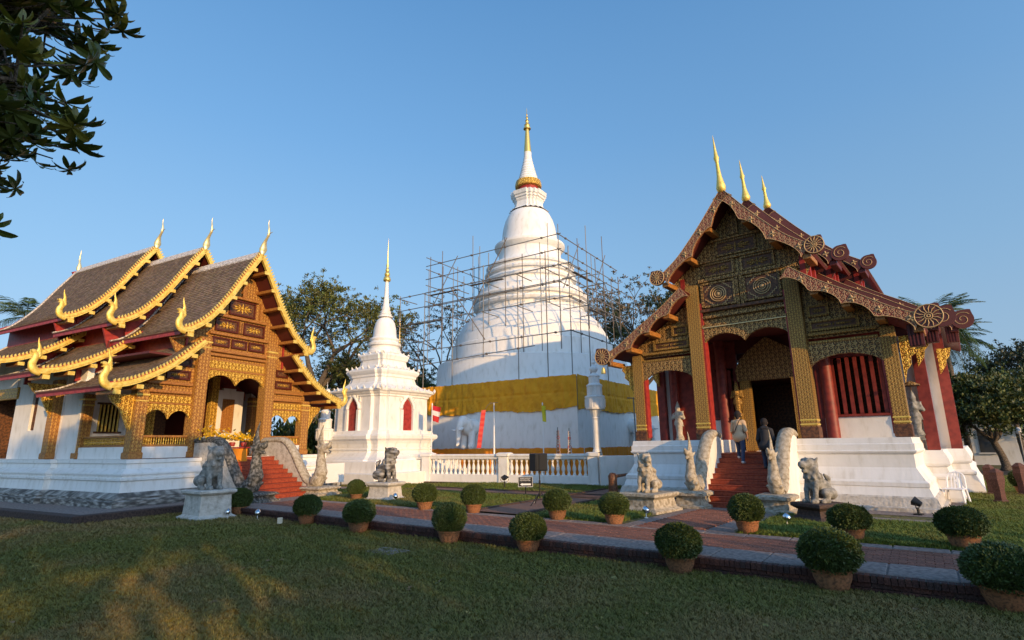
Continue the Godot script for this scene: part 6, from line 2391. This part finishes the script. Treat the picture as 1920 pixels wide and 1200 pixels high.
	for e in [Vector3(3.22, 3.92, -1.75), Vector3(3.95, 6.62, -1.75)]:
		mb.loft([Vector3(2.6, 5.0, -1.7), e + Vector3(-.3, .1, 0), e], [.02, .012, .007], [.02, .012, .007], Vector3(0, 0, 1), 5, false)
		tips.append(e)
	obj("trunk", mb, M.bark, t)
	var xs := []; var cs := []
	for p in tips:
		for k in (3 if p.x < 2.0 else 1 + rg.randi() % 2):
			var q := Basis(UPV, rg.randf() * TAU) * Basis(Vector3(1, 0, 0), rg.randf_range(-1.0, 1.0))
			xs.append(Transform3D(q.scaled(Vector3.ONE * rg.randf_range(.85, 1.2)), p + Vector3(rg.randfn(), rg.randfn() * .8, rg.randfn()) * (.2 if p.x < 2.0 else .06)))
			var tone := rg.randf_range(.6, 1.3)
			cs.append(Color(.075 * tone, .10 * tone, .018 * tone).lerp(Color(.28, .24, .03), .6 if rg.randf() < .18 else 0.0))
	cloud_of(whorl_mesh(), xs, cs, M.glossy_leaf, "crown", t)
	# trees behind the camera whose shade lies over the front lawn
	var sh := Vector3(.552, 0, .834); var la := Vector3(.834, 0, -.552)
	for q in [[-13.5, 15.0, 3.2, 3.0], [-8.0, 14.0, 3.6, 3.1], [-2.8, 15.0, 3.1, 2.95], [1.0, 14.0, 2.3, 2.2], [3.8, 15.0, 1.1, 1.6], [6.6, 14.0, .8, 1.4], [10.2, 15.0, .7, 1.2], [14.0, 14.0, .5, .95], [18.0, 15.0, .5, .9], [22.0, 14.0, .5, .95]]:
		tree("shade_tree", "tree behind the viewer that shades the front lawn", sh * q[1] + la * q[0], q[2], q[3], .18, 3 if q[3] > 2.0 else 2, med, {-2.8: 6, 1.0: 3, 3.8: 4, 6.6: 9}.get(q[0], 10 if q[3] > 2.0 else 17), 1.2, dg, 70 + int(q[0] + 16), "shade trees behind the viewer", .8)


# ---------------------------------------------------------------- small things of the court
func spotlight(label: String, at: Vector3, turn: float) -> void:
	var t := thing("garden_spotlight", label, "spotlight", at, turn, "small chrome garden spotlights")
	var m := MB.new()
	m.tube(Vector3.ZERO, Vector3(0, .16, 0), .012, 6)
	obj("stake", m, M.white_paint, t)
	m = MB.new()
	m.xf = Transform3D(Basis(Vector3(1, 0, 0), -1.0), Vector3(0, .2, 0))
	m.lathe(arrv([[0, -.1], [.05, -.09], [.075, -.04], [.085, .04], [.08, .05], [.07, .02], [0, .01]]), 14)
	obj("lamp_head", m, M.chrome, t)
	m = MB.new()
	m.lathe(arrv([[.05, 0], [.05, .015], [0, .02]]), 10)
	obj("foot", m, M.white_paint, t)

func flag_cloth(w: float, h: float, stripes: Array, m: Material, wave := .06) -> MB:
	var mb := MB.new()
	var nx := 8; var ny := 16
	var P := func(i: int, j: int) -> Vector3:
		var x := float(i) / nx; var y := float(j) / ny
		return Vector3(x * w * (1.0 - .25 * (1.0 - y)), (y - 1.0) * h - x * h * .12, wave * sin(x * 5.0 + y * 2.0))
	for j in ny:
		var f := float(j) / ny
		mb.col = stripes[clampi(int((1.0 - f) * stripes.size() - .001), 0, stripes.size() - 1)]
		for i in nx:
			mb.quad(P.call(i, j), P.call(i + 1, j), P.call(i + 1, j + 1), P.call(i, j + 1))
	return mb

func flag(label: String, at: Vector3, turn: float, pole_h: float, w: float, h: float, cols: Array, top: float) -> void:
	var t := thing("flag", label, "flag", at, turn, "flags before the chedi")
	var p := MB.new()
	p.tube(Vector3.ZERO, Vector3(0, pole_h, 0), .028, 8)
	p.lathe(arrv([[.04, pole_h], [.03, pole_h + .06], [0, pole_h + .12]]), 8)
	obj("pole", p, M.white_paint, t)
	var c := obj("cloth", flag_cloth(w, h, cols, null), M.cloth, t)
	c.position = Vector3(.03, top, 0)

func props() -> void:
	# loudspeaker pair on a tripod
	var at := Vector3(.78, 0, -17.3)
	var t := thing("speaker_stand", "black tripod stand carrying the loudspeakers on the terrace grass", "stand", at, .3)
	var m := MB.new()
	m.tube(Vector3(0, .25, 0), Vector3(0, 1.12, 0), .02, 8)
	obj("pole", m, M.black_metal, t)
	m = MB.new(); m.lathe(arrv([[.03, .3], [.035, .36], [.03, .42]]), 10); obj("collar", m, M.black_metal, t)
	m = MB.new(); m.lathe(arrv([[.028, .66], [.032, .7], [.028, .76]]), 10); obj("clamp", m, M.black_metal, t)
	for i in 3:
		var a := TAU * i / 3 + .5
		m = MB.new(); m.tube(Vector3(cos(a) * .03, .4, sin(a) * .03), Vector3(cos(a) * .5, .01, sin(a) * .5), .014, 6)
		obj("leg", m, M.black_metal, t)
		m = MB.new(); m.tube(Vector3(0, .2, 0), Vector3(cos(a) * .27, .195, sin(a) * .27), .009, 5)
		obj("brace", m, M.black_metal, t)
	for sd in [-1, 1]:
		var s := thing("loudspeaker", "black loudspeaker cabinet turned to the left hall" if sd < 0 else "black loudspeaker cabinet turned to the right hall", "loudspeaker", at + Vector3(sd * .12, 1.04, 0), .3 - sd * .35, "loudspeakers on the tripod")
		m = MB.new()
		add_rings(m, [[0, -.1, .1, -.12, .14], [.02, -.13, .13, -.13, .16], [.50, -.13, .13, -.13, .16], [.52, -.1, .1, -.12, .14]])
		obj("cabinet", m, M.black_plastic, s)
		m = MB.new(); m.cbox(Vector3(0, .26, .165), Vector3(.22, .46, .02), .006); obj("grille", m, M.black_metal, s)
		m = MB.new(); m.cbox(Vector3(0, .26, -.14), Vector3(.1, .08, .02), .006); obj("handle", m, M.black_metal, s)
	# arrow sign
	t = thing("direction_sign", "small black sign with white lettering and an arrow pointing left", "sign", Vector3(.42, 0, -21.0), -.05)
	m = MB.new(); m.cbox(Vector3(0, .48, 0), Vector3(.56, .36, .03), .006); obj("board", m, M.black_plastic, t)
	m = MB.new(); m.tube(Vector3(0, 0, -.01), Vector3(0, .32, -.01), .025, 6); obj("post", m, M.black_metal, t)
	m = MB.new()
	for q in [[0, .655, .54, .012], [0, .305, .54, .012]]: m.box(Vector3(q[0], q[1], .018), Vector3(q[2], q[3], .006))
	for q in [-.265, .265]: m.box(Vector3(q, .48, .018), Vector3(.012, .34, .006))
	obj("border", m, M.white_paint, t)
	m = MB.new()
	m.extrude(v2([[-.2, .39], [-.11, .44], [-.11, .42], [.2, .42], [.2, .36], [-.11, .36], [-.11, .34]]), .016, .022)
	obj("arrow", m, M.white_paint, t)
	for row in [[.59, .042, 9], [.53, .042, 8]]:
		m = MB.new()
		for i in row[2]:      # looped characters of a script too small to read in the photograph
			var x: float = -.2 + i * .4 / row[2]
			m.box(Vector3(x, row[0], .019), Vector3(.007, row[1], .005))
			m.box(Vector3(x + .022, row[0] + .004, .019), Vector3(.007, row[1] * .8, .005))
			if i % 3 != 1: m.box(Vector3(x + .011, row[0] + row[1] * .45, .019), Vector3(.024, .007, .005))
			else: m.box(Vector3(x + .011, row[0] - row[1] * .4, .019), Vector3(.024, .007, .005))
		obj("lettering", m, M.white_paint, t)
	# floodlights
	for q in [[Vector3(-.4, 0, -23.7), "black floodlight on a stake in the grass before the balustrade", .34, 2.9, .75], [Vector3(10.05, 0, -14.3), "black floodlight on a bracket before the right hall's white plinth", .18, -2.4, 1.0]]:
		t = thing("floodlight", q[1], "floodlight", q[0], q[3], "black floodlights")
		m = MB.new(); m.tube(Vector3.ZERO, Vector3(0, q[2], 0), .03, 8); obj("stake", m, M.black_metal, t)
		m = MB.new(); m.cbox(Vector3(0, .02, 0), Vector3(.24, .04, .18), .01); obj("foot", m, M.black_metal, t)
		m = MB.new()
		m.xf = Transform3D(Basis(Vector3(1, 0, 0), -.5), Vector3(0, q[2] + .12, 0))
		m.loft([Vector3(0, 0, -.1), Vector3(0, 0, .02), Vector3(0, 0, .09)], [.09, .16, .19], [.06, .1, .12], UPV, 4)
		obj("housing", m, M.black_metal, t)
		m = MB.new(); m.loft(curve3([Vector3(-.17, q[2] + .1, 0), Vector3(-.12, q[2] - .02, 0), Vector3(.12, q[2] - .02, 0), Vector3(.17, q[2] + .1, 0)], 3), curve1([.012, .012, .012, .012], 3), curve1([.012, .012, .012, .012], 3), Vector3(0, 0, 1), 5)
		obj("bracket", m, M.black_metal, t)
	for q in [[Vector3(-8.62, LOW, -17.2), "chrome spotlight at the corner of the grey lion's block"], [Vector3(-7.55, LOW, -16.85), "chrome spotlight against the kerb below the left stairs"], [Vector3(-4.0, 0, -19.15), "chrome spotlight at the eroded lion's feet"], [Vector3(3.3, 0, -14.4), "chrome spotlight below the sandy lion's plinth"], [Vector3(6.0, 0, -12.7), "chrome spotlight right of the branch path"], [Vector3(6.75, 0, -12.3), "chrome spotlight below the grey-green lion"]]:
		spotlight(q[1], q[0], .6)
	# flags, banner and paper poles before the chedi
	flag("red and white flag on a white pole left of the elephant", Vector3(-4.25, 0, -28.9), .2, 3.9, .42, .8, [Color(.42, .01, .02), Color(.6, .58, .56), Color(.45, .02, .02)], 3.88)
	flag("yellow flag on a thin pole above the loudspeakers", Vector3(1.45, 0, -27.2), -1.2, 3.75, .34, .75, [Color(.62, .55, .03)], 3.7)
	flag("pink and white flag behind the right hall's corner column", Vector3(9.2, 0, -29.5), -.6, 4.2, .5, 1.1, [Color(.65, .12, .2), Color(.7, .62, .62)], 4.1)
	t = thing("long_banner", "long narrow red banner hanging from a bent pole", "banner", Vector3(-.95, 0, -27.25), -.1)
	m = MB.new()
	m.loft([Vector3.ZERO, Vector3(0, 1.6, 0), Vector3(.0, 3.85, 0)], [.05, .045, .022], [.05, .045, .022], Vector3(0, 0, 1), 8)
	obj("pole", m, M.white_paint, t)
	m = MB.new(); m.loft(curve3([Vector3(0, 3.8, 0), Vector3(-.25, 3.78, .1), Vector3(-.42, 3.5, .15)], 4), curve1([.014, .012, .01], 4), curve1([.014, .012, .01], 4), Vector3(0, 0, 1), 5)
	obj("arm", m, M.rusty_pipe, t)
	m = MB.new(); m.tube(Vector3(-.22, 3.86, 0), Vector3(.2, 3.86, 0), .014, 5); obj("crossbar", m, M.rusty_pipe, t)
	m = MB.new()
	for j in 14:
		m.col = Color(.62, .05, .045) if j % 2 else Color(.68, .10, .07)
		var y0 := 3.5 - j * .13; var y1 := y0 - .13
		var s0 := .02 * sin(j * .9); var s1 := .02 * sin((j + 1) * .9)
		m.quad(Vector3(-.52 - .017 * j - .1, y1, .15 + s1), Vector3(-.52 - .017 * j + .12, y1, .15 + s1), Vector3(-.5 - .017 * j + .12, y0, .15 + s0), Vector3(-.5 - .017 * j - .1, y0, .15 + s0))
	obj("cloth", m, M.cloth, t)
	for q in [[Vector3(2.1, 0, -26.4), 2.45, "faded cut-paper pole standing by the balustrade", Color(.42, .26, .2)], [Vector3(2.62, 0, -26.2), 2.4, "white and red cut-paper pole standing by the balustrade", Color(.6, .5, .44)]]:
		t = thing("paper_pole", q[2], "banner", q[0], .2, "cut-paper poles")
		m = MB.new(); m.tube(Vector3.ZERO, Vector3(0, q[1] + .15, 0), .018, 6); obj("pole", m, M.rusty_pipe, t)
		m = MB.new()
		for j in 9:
			var y: float = q[1] - .05 - j * .135
			var w := .05 + .012 * j * .5
			m.col = q[3] if j % 3 != 2 else Color(.5, .12, .08)
			ring_xy(m, w, .022, Vector3(0, y, .02))
			m.box(Vector3(0, y - .065, .02), Vector3(.09, .02, .02))
		obj("cut_paper", m, M.cloth, t)
	# thin street-light pole
	t = thing("lamp_post", "thin metal lamp post before the yellow cloth at the right hall's corner", "lamp", Vector3(6.25, 0, -28.5), .3)
	m = MB.new(); m.tube(Vector3.ZERO, Vector3(0, 4.1, 0), .03, 6); obj("pole", m, M.steel_pipe, t)
	m = MB.new(); m.tube(Vector3(-.35, 4.1, 0), Vector3(.35, 4.1, 0), .025, 6); obj("arm", m, M.steel_pipe, t)
	# stump with a branch by the balustrade's corner
	t = thing("wooden_stump", "dark brown wooden stump with a short side arm by the balustrade corner", "stump", Vector3(3.55, 0, -20.4), .3)
	m = MB.new(); m.lathe(arrv([[.16, 0], [.17, .15], [.15, .5], [.16, .68], [.1, .78], [0, .8]]), 12); obj("trunk", m, M.dark_wood, t)
	m = MB.new(); m.tube(Vector3(.05, .66, 0), Vector3(.6, .72, 0), .06, 8, .045); obj("arm", m, M.dark_wood, t)
	# plastic chair
	t = thing("plastic_chair", "white plastic garden chair beside the right hall's stepped base", "chair", Vector3(12.75, 0, -16.5), -.9)
	m = MB.new(); add_rings(m, [[.40, -.23, .23, -.22, .24], [.425, -.25, .25, -.24, .27], [.44, -.24, .24, -.23, .25]]); obj("seat", m, M.white_plastic, t)
	for sx in [-1, 1]:
		for sz in [-1, 1]:
			m = MB.new(); m.loft([Vector3(sx * .21, .42, sz * .2), Vector3(sx * .26, 0, sz * .26)], [.035, .028], [.035, .028], Vector3(0, 0, 1), 6); obj("leg", m, M.white_plastic, t)
	m = MB.new()
	m.loft(curve3([Vector3(-.22, .42, -.22), Vector3(-.2, .75, -.3), Vector3(-.1, .86, -.33), Vector3(.1, .86, -.33), Vector3(.2, .75, -.3), Vector3(.22, .42, -.22)], 4), curve1([.025, .025, .025, .025, .025, .025], 4), curve1([.025, .025, .025, .025, .025, .025], 4), Vector3(0, 0, 1), 6)
	obj("back_frame", m, M.white_plastic, t)
	for i in 4:
		m = MB.new(); m.loft([Vector3(-.12 + i * .08, .43, -.23), Vector3(-.1 + i * .067, .85, -.325)], [.022, .02], [.01, .01], Vector3(0, 0, 1), 6); obj("back_slat", m, M.white_plastic, t)
	# carved boundary posts
	for q in [[Vector3(13.9, 0, -16.35), .98, "nearest weathered red-brown boundary post, broad and low"], [Vector3(15.6, 0, -18.6), 1.0, "slim red-brown boundary post behind the broad one"], [Vector3(16.35, 0, -18.3), 1.05, "pointed red-brown boundary post next to the slim one"], [Vector3(15.2, 0, -20.6), .8, "small boundary post at the corner of the right hall's base"]]:
		t = thing("boundary_post", q[2], "post", q[0], rng.randf() * .6, "carved boundary posts")
		m = MB.new()
		var hh: float = q[1]
		m.stack(Vector3.ZERO, [[0, .16, .13], [.1, .15, .12], [.12, .11, .09], [hh * .4, .1, .085], [hh * .55, .14, .1], [hh * .7, .17, .11], [hh * .82, .15, .1], [hh * .9, .17, .11], [hh, .05, .04]])
		obj("slab", m, mat("post_stone", [.13, .055, .04], .9, M.brick.albedo_texture, .5), t)
		m = MB.new(); m.stack(Vector3.ZERO, [[-.02, .24, .2], [.06, .24, .2], [.065, .22, .18]]); obj("foot", m, M.edging, t)
	# bell under the left rosette
	t = thing("wind_bell", "small gilded bell hanging from the left rosette of the right hall", "bell", Rw(-4.98, 4.42, .93), 0)
	m = MB.new(); m.lathe(arrv([[.0, .22], [.05, .2], [.075, .1], [.09, .0], [.1, -.02], [.0, .0]]), 12); obj("body", m, M.gold, t)
	m = MB.new(); m.tube(Vector3(0, .2, 0), Vector3(0, .4, 0), .008, 5); obj("chain", m, M.black_metal, t)
	# offerings at the head of the left stairs
	t = thing("altar_table", "orange draped offering table at the top of the left stairs", "table", Lw(-.5, 1.1, 1.05), PI / 2 - PHI_L)
	m = MB.new()
	add_rings(m, [[.0, -.42, .42, -.3, .3], [.72, -.40, .40, -.28, .28]]); obj("drape", m, M.orange_cloth, t)
	m = MB.new(); m.cbox(Vector3(0, .75, 0), Vector3(.98, .05, .7), .01); obj("tabletop", m, M.red_lacquer, t)
	for q in [[-1.25, "big yellow bunch of flowers at the near end of the offering row", .55], [-.55, "yellow and white flowers on the offering table", .48], [-.05, "yellow flower bunch at the far end of the offering row", .4]]:
		var f := thing("flower_bunch", q[1], "flowers", Lw(q[0], 1.9, 1.0), 0, "offering flowers")
		m = MB.new(); m.lathe(arrv([[.0, 0], [.09, 0], [.12, .12], [.1, .16]]), 10); obj("vase", m, M.red_lacquer, f)
		var xs := []; var cs := []
		for i in 90:
			var d: Vector3 = Vector3(rng.randfn() * .5, absf(rng.randfn()) * .35 + .25, rng.randfn() * .4) * q[2]
			xs.append(Transform3D(Basis(UPV, rng.randf() * TAU) * Basis(Vector3(1, 0, 0), rng.randf_range(-.8, .8)), d + UPV * .1))
			cs.append(Color(.85, .52, .01) if rng.randf() < .86 else Color(.6, .6, .5) if rng.randf() < .4 else Color(.06, .1, .015))
		cloud_of(sprig(9, .06, .025, 8), xs, cs, M.cloth, "blossoms", f)
	# notice board and white panel by the far naga
	t = thing("white_panel", "white notice panel leaning behind the far naga of the left stairs", "panel", Lw(2.9, 0, 3.1), PI / 2 - PHI_L)
	m = MB.new(); m.cbox(Vector3(0, .75, 0), Vector3(1.0, .8, .04), .01); obj("board", m, M.white_paint, t)
	for sx in [-.4, .4]:
		m = MB.new(); m.tube(Vector3(sx, 0, -.04), Vector3(sx, 1.1, -.04), .02, 6); obj("leg", m, M.black_metal, t)
	# drain cover and scraps of paper on the lawn
	t = thing("drain_cover", "flat concrete drain cover sunk in the front lawn", "drain cover", Vector3(-2.55, LOW, -11.6), -PHI_K)
	m = MB.new(); m.cbox(Vector3(0, .012, 0), Vector3(.75, .04, .55), .01); obj("slab", m, M.paving, t)
	t = thing("plant_label", "small cream card on a stick in the grass by the kerb", "card", Vector3(-6.35, LOW, -15.55), .4)
	m = MB.new(); m.cbox(Vector3(0, .13, 0), Vector3(.13, .16, .008), .002); obj("card", m, mat("cream_card", [.62, .55, .42], .8), t)
	m = MB.new(); m.tube(Vector3(0, 0, -.008), Vector3(0, .1, -.008), .006, 5); obj("stick", m, M.dark_wood, t)
	# house and lane beyond the grove at the edge
	t = thing("house", "low shaded house with a pale wall among the trees beyond the right hall", "house", Vector3(36.0, 0, -41.0), -.75)
	m = MB.new(); m.box(Vector3(0, 1.5, 0), Vector3(12, 3.0, 6)); obj("wall", m, M.white_plaster, t)
	m = MB.new()
	m.strip([Vector2(-7, 3.0), Vector2(0, 5.0), Vector2(7, 3.0)], [Vector2(-7, 2.85), Vector2(0, 4.8), Vector2(7, 2.85)], -3.6, 3.6)
	obj("roof", m, M.roof_far, t)
	for i in 3:
		m = MB.new(); m.box(Vector3(-4.0 + i * 3.2, 1.6, 3.02), Vector3(1.0, 1.5, .08))
		var w := obj("window", m, M.window_glass, t)
		m = MB.new(); m.cbox(Vector3(-4.0 + i * 3.2, .8, 3.08), Vector3(1.2, .08, .16), .01); obj("sill", m, M.white_paint, w)
	m = MB.new(); m.box(Vector3(5.0, 1.1, 3.02), Vector3(1.1, 2.2, .08)); obj("door", m, M.dark_wood, t)
	t = thing("lamp_post", "slender lamp post with round lamp before the shaded house", "lamp", Vector3(27.2, 0, -30.0), 0)
	m = MB.new(); m.tube(Vector3.ZERO, Vector3(0, 2.0, 0), .04, 8); obj("pole", m, M.steel_pipe, t)
	m = MB.new(); m.lathe(arrv([[0, 2.0], [.12, 2.06], [.16, 2.2], [.12, 2.34], [0, 2.4]]), 12); obj("globe", m, M.white_plastic, t)
	struct("lane", flat([Vector3(14.8, 0, -14.0), Vector3(30, 0, -20.0), Vector3(44.0, 0, -36.0), Vector3(40.0, 0, -40.0), Vector3(22.0, 0, -30.0), Vector3(14.5, 0, -22.0)], .002), M.asphalt)

func ring_xy(mb: MB, r: float, t: float, o: Vector3) -> void:
	ring(mb, r, t, o, 8)
